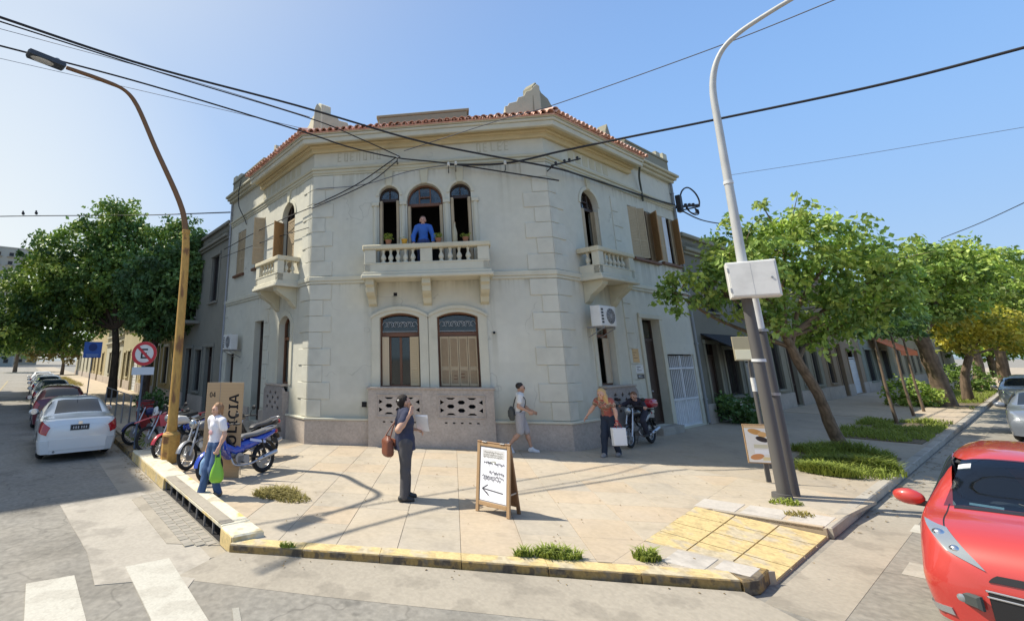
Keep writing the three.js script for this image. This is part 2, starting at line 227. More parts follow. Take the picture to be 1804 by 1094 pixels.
// ---------------------------------------------------------------- ground, roads, pavements
// plan: the chamfered corner of the house lies along x from A to B on z = 0; the two streets run off at 45 degrees
const R2 = Math.SQRT1_2, AX = -4.24, BX = 2.99;
const LP = (s, n) => [AX - s * R2 - n * R2, -s * R2 + n * R2];      // left street: s along the facade, n out from it
const RP = (s, n) => [BX + s * R2 + n * R2, -s * R2 + n * R2];      // right street
const NL = 4.28, NR = 5.45, LEN = 170;                              // pavement widths, street length
struct('ground', slab([[-600, -600], [600, -600], [600, 600], [-600, 600]], -0.6, -0.02), Mt.road);
struct('road', slab([[-260, -260], [260, -260], [260, 120], [-260, 120]], -0.016, 0), Mt.road);
{ // concrete gutters beside the kerbs
  const kl0 = [-3.03, 7.36], kr0 = [2.98, 7.52];
  const gw = (pts) => { const g = new THREE.BufferGeometry(), q = []; for (let i = 0; i + 1 < pts.length; i++) { const [a, b] = pts[i], [c, d] = pts[i + 1], A = [a[0], 0.062, a[1]], B = [b[0], 0.002, b[1]], C = [c[0], 0.062, c[1]], D = [d[0], 0.002, d[1]], E = [a[0], -0.01, a[1]], F = [c[0], -0.01, c[1]]; q.push(...A, ...B, ...D, ...A, ...D, ...C, ...A, ...C, ...F, ...A, ...F, ...E); } g.setAttribute('position', new THREE.Float32BufferAttribute(q, 3)); g.computeVertexNormals(); return uvbox(g); };
  struct('gutter', gw([[[-3.03, 7.37], [-3.35, 8.05]], [[-1.5, 7.41], [-1.5, 8.2]], [[0.5, 7.47], [0.6, 8.3]], [[2.0, 7.51], [2.3, 8.35]], [[2.98, 7.53], [3.3, 8.1]]]), Mt.gutter);
  struct('gutter', slab([LP(-6.0, NL + 0.02), LP(40, NL + 0.02), LP(40, NL + 0.55), LP(-6.0, NL + 0.75)], -0.01, 0.003), Mt.gutter);
  struct('gutter', slab([RP(-5.3, NR + 0.02), RP(LEN, NR + 0.02), RP(LEN, NR + 0.5), RP(-5.3, NR + 0.6)], -0.01, 0.0035), Mt.gutter);
  // pale concrete patch with a bevelled end, across the mouth of the left street
  struct('concrete_patch', slab([[-6.96, 5.74], [-6.1, 4.75], [-5.55, 5.1], [-3.2, 7.45], [-3.05, 8.25], [-3.5, 8.12], [-4.13, 8.36], [-4.9, 7.55]], -0.01, 0.0065), Mt.concrete);
  const stripes = [[[-4.93, 8.46], [-4.55, 8.18], [-3.68, 9.03], [-2.0, 10.7], [-2.6, 11.2], [-4.28, 9.13]], [[-4.11, 7.87], [-3.72, 7.55], [-2.5, 8.83], [-0.9, 10.5], [-1.5, 10.9], [-3.06, 8.91]], [[-5.9, 9.2], [-5.5, 8.9], [-4.0, 10.8], [-3.6, 11.6], [-4.2, 11.9], [-5.2, 10.3]]];
  stripes.forEach((p) => { const s = struct('crosswalk_stripe', slab(p, -0.01, 0.0105), Mt.zebra); });
  // worn paint of the other crossing, right street, and a thin stop line
  struct('crosswalk_stripe', slab([[5.15, 6.6], [5.55, 6.2], [6.35, 6.75], [5.95, 7.15]], -0.01, 0.0075), std([0.8, 0.8, 0.8], 0.9, { map: T.zebra }));
  struct('crosswalk_stripe', slab([[6.55, 4.95], [6.9, 4.6], [8.6, 6.1], [8.2, 6.5]], -0.01, 0.0075), Mt.zebra);
  struct('lane_line', slab([[-2.35, 8.6], [-2.29, 8.57], [-1.3, 10.3], [-1.38, 10.35]], -0.01, 0.0085), std([0.7, 0.7, 0.7], 0.9, { map: T.zebra }));
  struct('lane_line', slab([LP(2.5, NL + 3.9), LP(60, NL + 3.9), LP(60, NL + 4.02), LP(2.5, NL + 4.02)], -0.01, 0.0085), std([0.75, 0.66, 0.45], 0.9, { map: T.zebra }));
}
// pavement: a bed of mortar with slabs laid on it, clipped to the outline
const walkOutline = [LP(LEN, -0.6), LP(0, -0.6), [AX, -0.4], [BX, -0.4], RP(0, -0.6), RP(LEN, -0.6), RP(LEN, NR), [2.98, 7.5], [-3.03, 7.39], LP(LEN, NL)];
const ramp = [[2.40, 6.42], [3.78, 4.72], [5.14, 5.48], [3.52, 7.13]];
const sidewalk = struct('sidewalk', slab([LP(LEN, -0.6), [AX, -0.55], [BX, -0.55], RP(LEN, -0.6), RP(LEN, NR - 0.12), ramp[2], ramp[1], ramp[0], ramp[3], [2.92, 7.28], [-2.98, 7.2], LP(-5.9, NL - 0.3), LP(LEN, NL - 0.3)], -0.01, 0.136), Mt.joint);
function clipPoly(poly, a, b) {              // keep the left side of a -> b
  const out = [], side = (p) => (b[0] - a[0]) * (p[1] - a[1]) - (b[1] - a[1]) * (p[0] - a[0]);
  for (let i = 0; i < poly.length; i++) { const p = poly[i], q = poly[(i + 1) % poly.length], s = side(p), t = side(q); if (s >= 0) out.push(p); if (s * t < 0) out.push([p[0] + (q[0] - p[0]) * s / (s - t), p[1] + (q[1] - p[1]) * s / (s - t)]); }
  return out;
}
const clipTo = (poly, region) => { for (let i = 0; i < region.length && poly.length > 2; i++) poly = clipPoly(poly, region[i], region[(i + 1) % region.length]); return poly; };
const minus = (poly, region) => { const out = []; for (let i = 0; i < region.length && poly.length > 2; i++) { const a = region[i], b = region[(i + 1) % region.length], o = clipPoly(poly, b, a); if (o.length > 2) out.push(o); poly = clipPoly(poly, a, b); } return out; };
const area = (p) => { let a = 0; p.forEach((q, i) => { const r = p[(i + 1) % p.length]; a += q[0] * r[1] - r[0] * q[1]; }); return a / 2; };
{
  const r = rng(5), mats = [Mt.pave, Mt.pave, Mt.pave2, Mt.pave3], far = [];
  const rampCCW = area(ramp) < 0 ? ramp.slice().reverse() : ramp;
  const lay = (region, origin, ang, size, near, tactile) => {
    if (area(region) < 0) region = region.slice().reverse();
    const c = Math.cos(ang), s = Math.sin(ang), xs = region.map((p) => (p[0] - origin[0]) * c + (p[1] - origin[1]) * s), zs = region.map((p) => -(p[0] - origin[0]) * s + (p[1] - origin[1]) * c);
    for (let i = Math.floor(Math.min(...xs) / size); i * size < Math.max(...xs); i++) for (let j = Math.floor(Math.min(...zs) / size); j * size < Math.max(...zs); j++) {
      const g = 0.0025, q = [[i * size + g, j * size + g], [(i + 1) * size - g, j * size + g], [(i + 1) * size - g, (j + 1) * size - g], [i * size + g, (j + 1) * size - g]].map(([a, b]) => [origin[0] + a * c - b * s, origin[1] + a * s + b * c]);
      const p0 = clipTo(q, region); if (p0.length < 3 || area(p0) < 0.01) continue;
      for (const p of minus(p0, rampCCW)) { if (area(p) < 0.01) continue;
      const cx = p.reduce((a, b) => a + b[0], 0) / p.length, cz = p.reduce((a, b) => a + b[1], 0) / p.length;
      if (Math.hypot(cx, cz - 13.9) < near) {
        const m = (tactile ? Mt.paveR : mats)[Math.floor(r() * 4)];
        part(sidewalk, 'paving_slab', slab(p, 0.1, 0.148 + r() * 0.003, [], 0.003), m);
      } else far.push(slab(p, 0.12, 0.1495)); }
    }
  };
  const inL = 0.42, k0 = [-3.03, 7.56];
  const L0 = LP(-4.9, NL - 0.02);
  // corner plaza between the two arms; slabs run parallel to the chamfer
  const plaza = [[AX - 0.2, 0.0], [BX + 0.2, 0.0], [BX + 3.95 * 1 + 0.0, 3.9], [3.0, 7.26], [-2.72, 7.16], LP(-2.1, NL - 0.45)];
  lay(plaza, [0, 0], 0, 0.8, 60);
  lay([LP(0, 0.0), LP(0.1, 0.0), LP(14, 0.0), LP(14, NL - 0.45), LP(-2.1, NL - 0.45)], LP(0, 0), Math.PI / 4, 0.8, 30);
  lay([LP(14.01, 0.0), LP(60, 0.0), LP(60, NL - 0.45), LP(14.01, NL - 0.45)], LP(0, 0), Math.PI / 4, 1.6, 0);
  lay([RP(0.16, 0.12), RP(16, 0.12), RP(16, NR - 0.18), RP(-2.4 + 0.0, NR - 0.18), [BX + 3.96, 3.91]], RP(0, 0), -Math.PI / 4, 0.8, 30, 1);
  lay([RP(16.01, 0.12), RP(80, 0.12), RP(80, NR - 0.18), RP(16.01, NR - 0.18)], RP(0, 0), -Math.PI / 4, 1.6, 0);
  const f = part(sidewalk, 'far_paving', far, Mt.pave2); f.userData.kind = 'stuff';
  // yellow ramp of painted slabs, framed by pale slabs, at the right end of the corner kerb
  const lerp2 = (a, b, t) => [lerp(a[0], b[0], t), lerp(a[1], b[1], t)], Q = (u, v) => lerp2(lerp2(ramp[0], ramp[3], u), lerp2(ramp[1], ramp[2], u), v);
  const rampT = struct('kerb_ramp', slab(ramp, -0.005, 0.02), Mt.joint), ry = (u) => lerp(0.157, 0.045, u);
  const wedge = (u0, u1, v0, v1) => { const c = [Q(u0, v0), Q(u1, v0), Q(u1, v1), Q(u0, v1)], y = [ry(u0), ry(u1), ry(u1), ry(u0)], g = new THREE.BufferGeometry(), q = []; const t = c.map((p, i) => [p[0], y[i], p[1]]), l = c.map((p) => [p[0], 0.01, p[1]]); const quad = (a, b, d, e) => q.push(...a, ...b, ...d, ...a, ...d, ...e); quad(t[3], t[2], t[1], t[0]); for (let i = 0; i < 4; i++) quad(t[i], t[(i + 1) % 4], l[(i + 1) % 4], l[i]); g.setAttribute('position', new THREE.Float32BufferAttribute(q, 3)); g.computeVertexNormals(); return uvbox(g); };
  for (let i = 0; i < 3; i++) for (let j = 0; j < 4; j++) { const e = 0.006; part(rampT, 'ramp_tile', wedge(i / 3 + e, (i + 1) / 3 - e, j / 4 + e, (j + 1) / 4 - e), Mt.yellow); }
  for (const [u0, u1, v0, v1] of [[-0.02, 0.32, 1.03, 1.3], [0.36, 0.68, 1.03, 1.3], [0.72, 0.99, 1.03, 1.3], [0.3, 0.62, -0.26, -0.03], [0.66, 0.92, -0.18, -0.03]]) part(rampT, 'pale_slab', slab([Q(u0, v0), Q(u0, v1), Q(u1, v1), Q(u1, v0)], 0.12, 0.155, [], 0.003), Mt.paleslab);
}
// kerbs: single stones, yellow paint on the corner, thick whitewashed kerb with a drain on the left, bare on the right
{
  const r = rng(9), kerb = struct('kerb', slab([[-2.9, 7.12], [2.95, 7.24], [2.95, 7.28], [-2.9, 7.16]], 0, 0.14), Mt.joint);
  const P = (t, o) => [lerp(-2.98, 2.98, t) + 0.0, lerp(7.39, 7.50, t) - o];
  for (let i = 0; i < 6; i++) {
    const a = i / 6 + 0.0008, b = (i + 1) / 6 - 0.0008, dy = r() * 0.005;
    part(kerb, 'kerb_stone', slab([P(a, 0), P(b, r() * 0.015), P(b, 0.24), P(a, 0.24)], 0, 0.148 + dy, [], 0.01), Mt.worn);
    part(kerb, 'painted_top', slab([P(a - 0.0005, 0.018), P(b + 0.0005, 0.018), P(b + 0.0005, 0.236), P(a - 0.0005, 0.236)], 0.12, 0.154 + dy, [], 0.004), Mt.yellow);
  }
  const kl = struct('kerb', slab([LP(-6.0, NL - 0.42), LP(-5.9, NL - 0.42), LP(LEN, NL - 0.3), LP(LEN, NL - 0.28), LP(-6, NL - 0.4)], 0, 0.14), Mt.joint);
  // drain opening between s0 and s1: lintel slab over bars
  const s0 = -5.62, s1 = -2.2, H = 0.24;
  part(kl, 'kerb_stone', slab([LP(s1, NL - 0.42), LP(1.25, NL - 0.42), LP(1.3, NL), LP(s1, NL)], 0, H, [], 0.02), Mt.whitewash);
  part(kl, 'kerb_stone', slab([LP(s0 - 0.0, NL - 0.42), LP(s0 - 0.5, NL - 0.42), LP(s0 - 0.46, NL), LP(s0, NL)], 0, H - 0.01, [], 0.02), Mt.whitewash);
  for (let i = 0; i < 14; i++) part(kl, 'kerb_stone', slab([LP(1.32 + i * 2, NL - 0.2), LP(3.3 + i * 2, NL - 0.2), LP(3.3 + i * 2, NL), LP(1.32 + i * 2, NL)], 0, 0.15, [], 0.012), i < 2 ? Mt.worn : Mt.concrete);
  part(kl, 'far_kerb', slab([LP(29.33, NL - 0.2), LP(LEN, NL - 0.2), LP(LEN, NL), LP(29.33, NL)], 0, 0.15), Mt.concrete);
  const dr = thing('storm_drain', 'black barred storm drain opening set in the whitewashed kerb', 'storm drain', [0, 0, 0]);
  part(dr, 'lintel', slab([LP(s0 + 0.004, NL - 0.42), LP(s1 - 0.004, NL - 0.42), LP(s1 - 0.004, NL - 0.01), LP(s0 + 0.004, NL - 0.01)], 0.175, H - 0.004, [], 0.012), Mt.whitewash);
  part(dr, 'lintel_cap', slab([LP(s0 + 0.05, NL - 0.2), LP(s1 - 0.06, NL - 0.2), LP(s1 - 0.06, NL - 0.015), LP(s0 + 0.05, NL - 0.015)], 0.2, H + 0.008, [], 0.006), Mt.gutter);
  part(dr, 'cavity', merge(slab([LP(s0, NL - 0.42), LP(s1, NL - 0.42), LP(s1, NL - 0.38), LP(s0, NL - 0.38)], -0.1, 0.175), slab([LP(s0, NL - 0.42), LP(s1, NL - 0.42), LP(s1, NL - 0.02), LP(s0, NL - 0.02)], 0.001, 0.012)), Mt.dark);
  for (let i = 0; i <= 8; i++) { const s = s0 + 0.03 + (s1 - s0 - 0.06) * i / 8; part(dr, 'bar', slab([LP(s - 0.014, NL - 0.05), LP(s + 0.014, NL - 0.05), LP(s + 0.014, NL - 0.025), LP(s - 0.014, NL - 0.025)], 0.005, 0.178), Mt.steel); }
  for (const [a, b] of [[s1 + 0.01, 1.24], [s0 - 0.44, s0 - 0.01]]) part(kl, 'painted_face', slab([LP(a, NL - 0.01), LP(b, NL - 0.01), LP(b, NL + 0.012), LP(a, NL + 0.012)], 0.005, H - 0.035, [], 0.004), Mt.yellow);
  // rough cobbled apron in front of the drain
  const ap = struct('drain_apron', slab([LP(s0 - 0.05, NL + 0.02), LP(s1 + 0.1, NL + 0.02), LP(s1 - 0.35, NL + 0.62), LP(s0 + 0.45, NL + 0.6)], 0.0, 0.013), Mt.gutter);
  const cob = [], cm = [std([0.33, 0.30, 0.255], 0.9), std([0.28, 0.26, 0.22], 0.9)], cb = new THREE.BoxGeometry(0.122, 0.016, 0.122);
  for (let i = 0; i < 25; i++) for (let j = 0; j < 3; j++) { const s = s0 + 0.1 + i * 0.134 + (j % 2) * 0.06, n = NL + 0.1 + j * 0.135; if (s > s1 - j * 0.1 || s < s0 + j * 0.11) continue; const q = LP(s, n), m = part(ap, 'cobble', cb, cm[(i + j) % 2], [q[0], 0.01 + r() * 0.004, q[1]], Math.PI / 4 + (r() - 0.5) * 0.2); }
  const kr = struct('kerb', slab([RP(-2.3, NR - 0.17), RP(LEN, NR - 0.17), RP(LEN, NR - 0.15), RP(-2.3, NR - 0.15)], 0, 0.14), Mt.joint);
  for (let i = 0; i < 18; i++) part(kr, 'kerb_stone', slab([RP(-2.3 + i * 1.5, NR - 0.16), RP(-0.82 + i * 1.5, NR - 0.16), RP(-0.82 + i * 1.5, NR), RP(-2.3 + i * 1.5, NR)], 0, 0.146 + r() * 0.01, [], 0.015), Mt.concrete);
  part(kr, 'far_kerb', slab([RP(24.7, NR - 0.16), RP(LEN, NR - 0.16), RP(LEN, NR), RP(24.7, NR)], 0, 0.15), Mt.concrete);
  // lowered end of the kerb at the ramp, its face dark
  part(kr, 'kerb_end', slab([[2.985, 7.27], [3.0, 7.5], [3.2, 7.42], [3.47, 7.12], [3.38, 7.06]], 0, 0.152, [], 0.015), Mt.worn);
}
// soil strips with grass along the right kerb, grass patch under the near tree
function grassGeo(area, n, h, seed, spread = 0.5) {
  const r = rng(seed), pos = [], nor = [];
  for (let i = 0; i < n; i++) {
    const [x, z, k] = area(r), a = r() * 6.28, hh = h * (0.45 + 0.75 * r()) * k, w = 0.006 + 0.007 * r(), lx = Math.cos(a) * hh * spread * (0.4 + r()), lz = Math.sin(a) * hh * spread * (0.4 + r()), px = -Math.sin(a) * w, pz = Math.cos(a) * w;
    const m = [x + lx * 0.35, hh * 0.65, z + lz * 0.35], t = [x + lx, hh * (0.95 - 0.25 * r()), z + lz];
    pos.push(x - px, 0, z - pz, x + px, 0, z + pz, m[0] + px * 0.8, m[1], m[2] + pz * 0.8, x - px, 0, z - pz, m[0] + px * 0.8, m[1], m[2] + pz * 0.8, m[0] - px * 0.8, m[1], m[2] - pz * 0.8, m[0] - px * 0.8, m[1], m[2] - pz * 0.8, m[0] + px * 0.8, m[1], m[2] + pz * 0.8, t[0], t[1], t[2]);
  }
  const g = new THREE.BufferGeometry(); g.setAttribute('position', new THREE.Float32BufferAttribute(pos, 3)); g.computeVertexNormals(); return g;
}
const leafMat = (c, o = {}) => phys(c, 0.9, { transmission: 0.35, thickness: 0, specularIntensity: 0.3, ...o });
Mt.grass = leafMat([0.27, 0.33, 0.06]); Mt.grassDry = leafMat([0.30, 0.26, 0.085]); Mt.soil = std([0.16, 0.125, 0.08], 1, { map: T.shade, bumpMap: T.grit, bumpScale: 0.02 });
{
  const disc = (cx, cz, rx, rz) => (r) => { const a = r() * 6.28, q = Math.sqrt(r()); return [cx + rx * q * Math.cos(a), cz + rz * q * Math.sin(a), 1.1 - 0.5 * q]; };
  const strip = (s0, s1, n0, n1) => (r) => { const p = RP(lerp(s0, s1, r()), lerp(n0, n1, r())); return [p[0], p[1], 0.6 + 0.5 * r()]; };
  const clump = (f, sd) => (r) => { for (let k = 0; k < 6; k++) { const p = f(r), v = noise3(p[0] * 1.6, p[1] * 1.6, sd, 77); if (v > 0.46 || k === 5) return [p[0], p[1], p[2] * (0.4 + 1.2 * Math.max(0.1, v - 0.2))]; } };
  const G = (name, geo, mat, label, y = 0.15) => { const o = solo(name, geo, mat, label, 'grass', null, [0, y, 0]); o.userData.kind = 'stuff'; return o; };
  struct('soil_bed', slab([RP(2.6, NR - 1.7), RP(5.0, NR - 1.9), RP(5.9, NR - 1.0), RP(5.4, NR - 0.25), RP(2.9, NR - 0.25)], 0.1, 0.157), Mt.soil);
  struct('soil_bed', slab([RP(8.5, NR - 1.9), RP(11, NR - 2.15), RP(15.0, NR - 2.0), RP(15.3, NR - 0.25), RP(8.7, NR - 0.25)], 0.1, 0.158), Mt.soil);
  struct('soil_bed', slab([RP(24, NR - 2.1), RP(44, NR - 2.1), RP(44, NR - 0.22), RP(24, NR - 0.22)], 0.1, 0.162), Mt.soil);
  G('tall_grass', merge(grassGeo(clump(disc(8.15, 1.55, 0.95, 0.72), 5), 3800, 0.5, 1, 0.9), grassGeo(clump(disc(9.2, -0.2, 1.0, 0.95), 6), 2200, 0.42, 2, 0.8)), Mt.grass, 'tuft of tall bright green grass at the foot of the leaning tree');
  G('verge_grass', grassGeo(clump(strip(8.1, 15.7, NR - 2.25, NR - 0.2), 3), 5200, 0.2, 3, 0.9), Mt.grass, 'strip of shaded green grass beside the right kerb past the leaning tree');
  G('verge_grass', grassGeo(clump(strip(24, 44, NR - 2.2, NR - 0.2), 4), 5600, 0.24, 4, 0.9), Mt.grass, 'sunlit strip of yellow green grass under the thick far trunk on the right');
  G('dry_grass', merge(grassGeo(disc(-3.2, 5.1, 0.42, 0.3), 700, 0.15, 5, 1.6), grassGeo(disc(-2.8, 5.35, 0.3, 0.2), 200, 0.1, 6, 1.8)), Mt.grassDry, 'dry yellowish tuft of grass on the paving behind the girl');
  G('weed_tuft', merge(grassGeo(disc(1.15, 7.14, 0.3, 0.11), 420, 0.16, 7, 0.9), grassGeo(disc(0.75, 7.18, 0.12, 0.05), 120, 0.14, 8, 0.9)), Mt.grass, 'wide tuft of weeds growing behind the middle of the yellow kerb');
  G('weed_tuft', grassGeo(disc(2.2, 7.05, 0.15, 0.1), 200, 0.17, 10, 0.9), Mt.grass, 'small tuft of weeds near the yellow ramp');
  G('weed_tuft', grassGeo(disc(-2.2, 7.36, 0.1, 0.04), 90, 0.09, 11, 0.9), Mt.grass, 'tiny weed on the left end of the yellow kerb');
  G('weed_tuft', grassGeo(disc(5.35, 4.3, 0.25, 0.15), 160, 0.1, 12, 0.9), Mt.grass, 'weeds at the foot of the tall lamp post on the right');
  G('weed_tuft', grassGeo(disc(5.15, 4.95, 0.2, 0.12), 110, 0.08, 13, 0.9), Mt.grassDry, 'weeds in the paving between the yellow ramp and the right kerb');
  G('kerb_weeds', grassGeo((r) => { const p = LP(lerp(2.2, 5.5, r()), NL - 0.35 - 0.5 * r()); return [p[0], p[1], 0.8]; }, 900, 0.12, 14), Mt.grass, 'weeds along the left kerb beside the white car');
  G('verge_grass', grassGeo((r) => { const p = LP(lerp(38, 62, r()), NL - 0.4 - 1.6 * r()); return [p[0], p[1], 0.9]; }, 3000, 0.35, 15), Mt.grassDry, 'sunlit yellow grass verge far down the left street');
}

{ // fallen leaves and grit along the kerbs, under the near tree and in the gutter
  const r = rng(303), pos = [], bit = (x, z, y, L) => { const a = r() * 6.28, c = Math.cos(a) * L, d = Math.sin(a) * L, u = 0.012 * r(); pos.push(x - c, y, z - d, x + d * 0.5, y + u, z - c * 0.5, x + c, y + u * 0.6, z + d, x - c, y, z - d, x + c, y + u * 0.6, z + d, x - d * 0.5, y + u, z + c * 0.5); };
  for (let i = 0; i < 170; i++) bit(7.0 + 4 * r(), 0.2 + 3.4 * r(), 0.156, 0.025 + 0.02 * r());
  for (let i = 0; i < 26; i++) { const t = r() * 6 - 3; bit(t, 7.5 + 0.25 * r() * r(), 0.056, 0.01 + 0.012 * r()); }
  for (let i = 0; i < 90; i++) { const q = LP(-1.5 + 5 * r(), NL + 0.06 + 0.35 * r() * r()); bit(q[0], q[1], 0.014, 0.02 + 0.02 * r()); }
  for (let i = 0; i < 110; i++) bit(-4 + 9 * r(), 2 + 5 * r(), 0.1555, 0.012 + 0.014 * r());
  for (let i = 0; i < 120; i++) { const q = RP(-2 + 14 * r(), NR + 0.05 + 0.4 * r() * r()); bit(q[0], q[1], 0.012, 0.02 + 0.02 * r()); }
  const g = new THREE.BufferGeometry(); g.setAttribute('position', new THREE.Float32BufferAttribute(pos, 3)); g.computeVertexNormals();
  const o = solo('fallen_leaves', g, std([0.20, 0.14, 0.06], 0.9), 'dry brown leaves and bits scattered over the paving and gutters', 'litter'); o.userData.kind = 'stuff';
}
// ---------------------------------------------------------------- the corner house
const HY = 0.15, T22 = Math.tan(Math.PI / 8);
const FC = { o: [0, 0, 0], ry: 0 }, FR = { o: [BX, 0, 0], ry: Math.PI / 4 }, FL = { o: [AX, 0, 0], ry: -Math.PI / 4 };   // local x to the right seen from outside, y height, z outward
const house = thing('corner_house', 'two storey off-white corner house with balconies and a red tiled eave', 'house', [0, HY, 0]);
const hp = (F, name, geo, mat) => part(house, name, geo, mat, [F.o[0], F.o[1] - HY, F.o[2]], F.ry);
const hw = (name, geo, mat) => part(house, name, geo, mat, [0, -HY, 0]);          // built in world coordinates
const sub = (p, name, geo, mat) => part(p, name, geo, mat);
// band of plan offsets n0..n1 round the corner, from s = sl on the left street to s = sr on the right
const cornerA = (n) => [AX - n * T22, n], cornerB = (n) => [BX + n * T22, n];
const band = (n0, n1, y0, y1, sl, sr, bev = 0) => slab([LP(sl, n1), LP(sl, n0), cornerA(n0), cornerB(n0), RP(sr, n0), RP(sr, n1), cornerB(n1), cornerA(n1)], y0, y1, [], bev);
const EL = 4.3, ER = 5.25, SL = 7.9, SR = 8.75, WT = 0.36;
const holeL = (s0, s1, y0, ys, rise) => archPts(-s1, -s0, y0, ys, rise);
// openings
const OC = { lw1: [-2.09, -0.93, 1.70, 3.66, 0.14], lw2: [-0.41, 0.75, 1.70, 3.66, 0.14], u1: [-2.09, -1.45, 4.93, 7.46, 0.32], u2: [-1.21, -0.11, 4.93, 7.25, 0.55], u3: [0.11, 0.75, 4.93, 7.46, 0.32] };
const OR = { lw: [1.72, 2.72, 1.70, 3.62, 0.3], u: [1.73, 2.75, 4.93, 7.31, 0.51], door: [4.62, 5.85, 0.36, 3.78, 0], gate: [6.22, 8.35, 0.2, 2.62, 0], s1: [4.78, 6.55, 5.9, 7.82, 0], s2: [6.95, 8.4, 5.98, 7.85, 0] };
const OL = { lw: [1.25, 2.1, 1.70, 3.62, 0.26], u: [1.28, 2.25, 4.93, 7.35, 0.485], door: [3.5, 4.35, 0.36, 3.86, 0], s1: [3.85, 4.75, 5.95, 7.85, 0], s2: [5.9, 6.85, 5.95, 7.85, 0], d2: [6.4, 7.3, 0.3, 2.7, 0] };
hp(FC, 'wall', prism([[AX + 0.001, 0.1], [BX - 0.001, 0.1], [BX - 0.001, 9.3], [AX + 0.001, 9.3]], -WT, 0, Object.values(OC).map((o) => archPts(...o))), Mt.facadeC);
hp(FR, 'wall', prism([[0, 0.1], [SR, 0.1], [SR, 9.75], [ER - 0.05, 9.75], [ER - 0.05, 9.3], [0, 9.3]], -WT, 0, Object.values(OR).map((o) => archPts(...o))), Mt.facadeR);
hp(FL, 'wall', prism([[-SL, 0.1], [0, 0.1], [0, 9.3], [-EL + 0.05, 9.3], [-EL + 0.05, 9.75], [-SL, 9.75]], -WT, 0, Object.values(OL).map((o) => holeL(...o))), Mt.facadeL);
{
  const plan = [LP(SL - 0.05, -WT), LP(SL - 0.05, -6.5), RP(SR - 0.05, -6.5), RP(SR - 0.05, -WT), cornerB(-WT), cornerA(-WT)];
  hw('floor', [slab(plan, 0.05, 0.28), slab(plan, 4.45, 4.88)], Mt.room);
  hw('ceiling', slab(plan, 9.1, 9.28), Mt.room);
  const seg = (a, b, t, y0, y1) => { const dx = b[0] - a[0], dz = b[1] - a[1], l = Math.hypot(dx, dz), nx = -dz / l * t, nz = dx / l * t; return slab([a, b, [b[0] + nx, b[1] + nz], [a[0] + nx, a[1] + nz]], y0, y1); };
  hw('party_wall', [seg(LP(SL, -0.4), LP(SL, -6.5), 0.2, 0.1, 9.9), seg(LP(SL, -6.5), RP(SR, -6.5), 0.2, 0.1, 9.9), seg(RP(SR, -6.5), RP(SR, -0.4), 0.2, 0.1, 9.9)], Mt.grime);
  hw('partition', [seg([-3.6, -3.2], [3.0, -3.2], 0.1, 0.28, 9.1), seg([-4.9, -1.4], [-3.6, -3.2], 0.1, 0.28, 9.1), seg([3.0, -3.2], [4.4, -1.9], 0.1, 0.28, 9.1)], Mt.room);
}
// plinth, belt course, frieze mouldings, eave
const stepPlinth = (sl, sr) => [band(-0.01, 0.085, 0.1, 0.80, sl, sr, 0.01)];
hw('plinth', stepPlinth(1.24, 1.52), Mt.stone);
hw('plinth_ledge', band(-0.01, 0.115, 0.80, 0.86, 1.24, 1.52, 0.012), Mt.trim);
hp(FR, 'plinth', [prism([[3.42, 0.1], [4.5, 0.1], [4.5, 0.8], [3.42, 0.8]], 0, 0.085, [], 0.01)], Mt.stone);
for (const [a, b] of [[-3.4, -2.7], [-6.3, -4.45]]) hp(FL, 'plinth', prism([[a, 0.1], [b, 0.1], [b, 0.8], [a, 0.8]], 0, 0.085, [], 0.01), Mt.stone);
hw('belt_course', [band(-0.01, 0.075, 4.80, 4.95, SL, SR, 0.02), band(-0.01, 0.045, 4.72, 4.80, SL, SR, 0.01)], Mt.trim);
hw('architrave', [band(-0.01, 0.10, 8.44, 8.54, SL, SR, 0.02), band(-0.01, 0.06, 8.34, 8.44, SL, SR, 0.012), band(-0.01, 0.03, 8.27, 8.34, SL, SR)], Mt.cornice);
hw('soffit', [band(-0.01, 0.46, 9.27, 9.33, EL - 0.05, ER - 0.05), band(-0.01, 0.13, 9.05, 9.27, EL - 0.06, ER - 0.06, 0.03), band(0.1, 0.22, 9.19, 9.275, EL - 0.07, ER - 0.07, 0.02)], Mt.soffit);
hw('fascia', [band(0.43, 0.54, 9.20, 9.36, EL - 0.03, ER - 0.03, 0.015), band(0.47, 0.59, 9.36, 9.45, EL - 0.02, ER - 0.02, 0.02)], Mt.trim);
hw('gutter_board', band(0.38, 0.62, 9.455, 9.53, EL - 0.01, ER - 0.01, 0.015), Mt.cornice);
{ // worn relief lettering on the frieze, too weathered to read
  const r = rng(71), g = [];
  for (let x = -3.45; x < 2.05; x += 0.19 + r() * 0.05) { if (r() < 0.12 || (x > -1.9 && x < 0.9)) continue; const y0 = 8.72, h = 0.30, k = Math.floor(r() * 5), b = (x0, x1, a, c) => g.push(cbox(x + x0, x + x1, y0 + a, y0 + c, 0.0, 0.007, 0.002)); b(0, 0.03, 0, h); if (k !== 1) b(0.03, 0.12, h - 0.035, h); if (k === 0 || k === 3) b(0.03, 0.10, 0.13, 0.165); if (k === 2 || k === 4) b(0.09, 0.12, 0, h - 0.035); if (k !== 4) b(0.03, 0.12, 0, 0.035); }
  hp(FC, 'worn_lettering', g, std([0.86, 0.85, 0.80], 0.95, { map: T.plaster }));
  const g2 = []; for (let x = 1.3; x < 3.6; x += 0.42) g2.push(cbox(x, x + 0.3, 8.66, 9.0, 0, 0.008, 0.003)); hp(FR, 'frieze_panel', g2, Mt.cornice);
  const g3 = []; for (let x = -4.2; x < -1.2; x += 0.42) g3.push(cbox(x, x + 0.3, 8.66, 9.0, 0, 0.008, 0.003)); hp(FL, 'frieze_panel', g3, Mt.cornice);
}
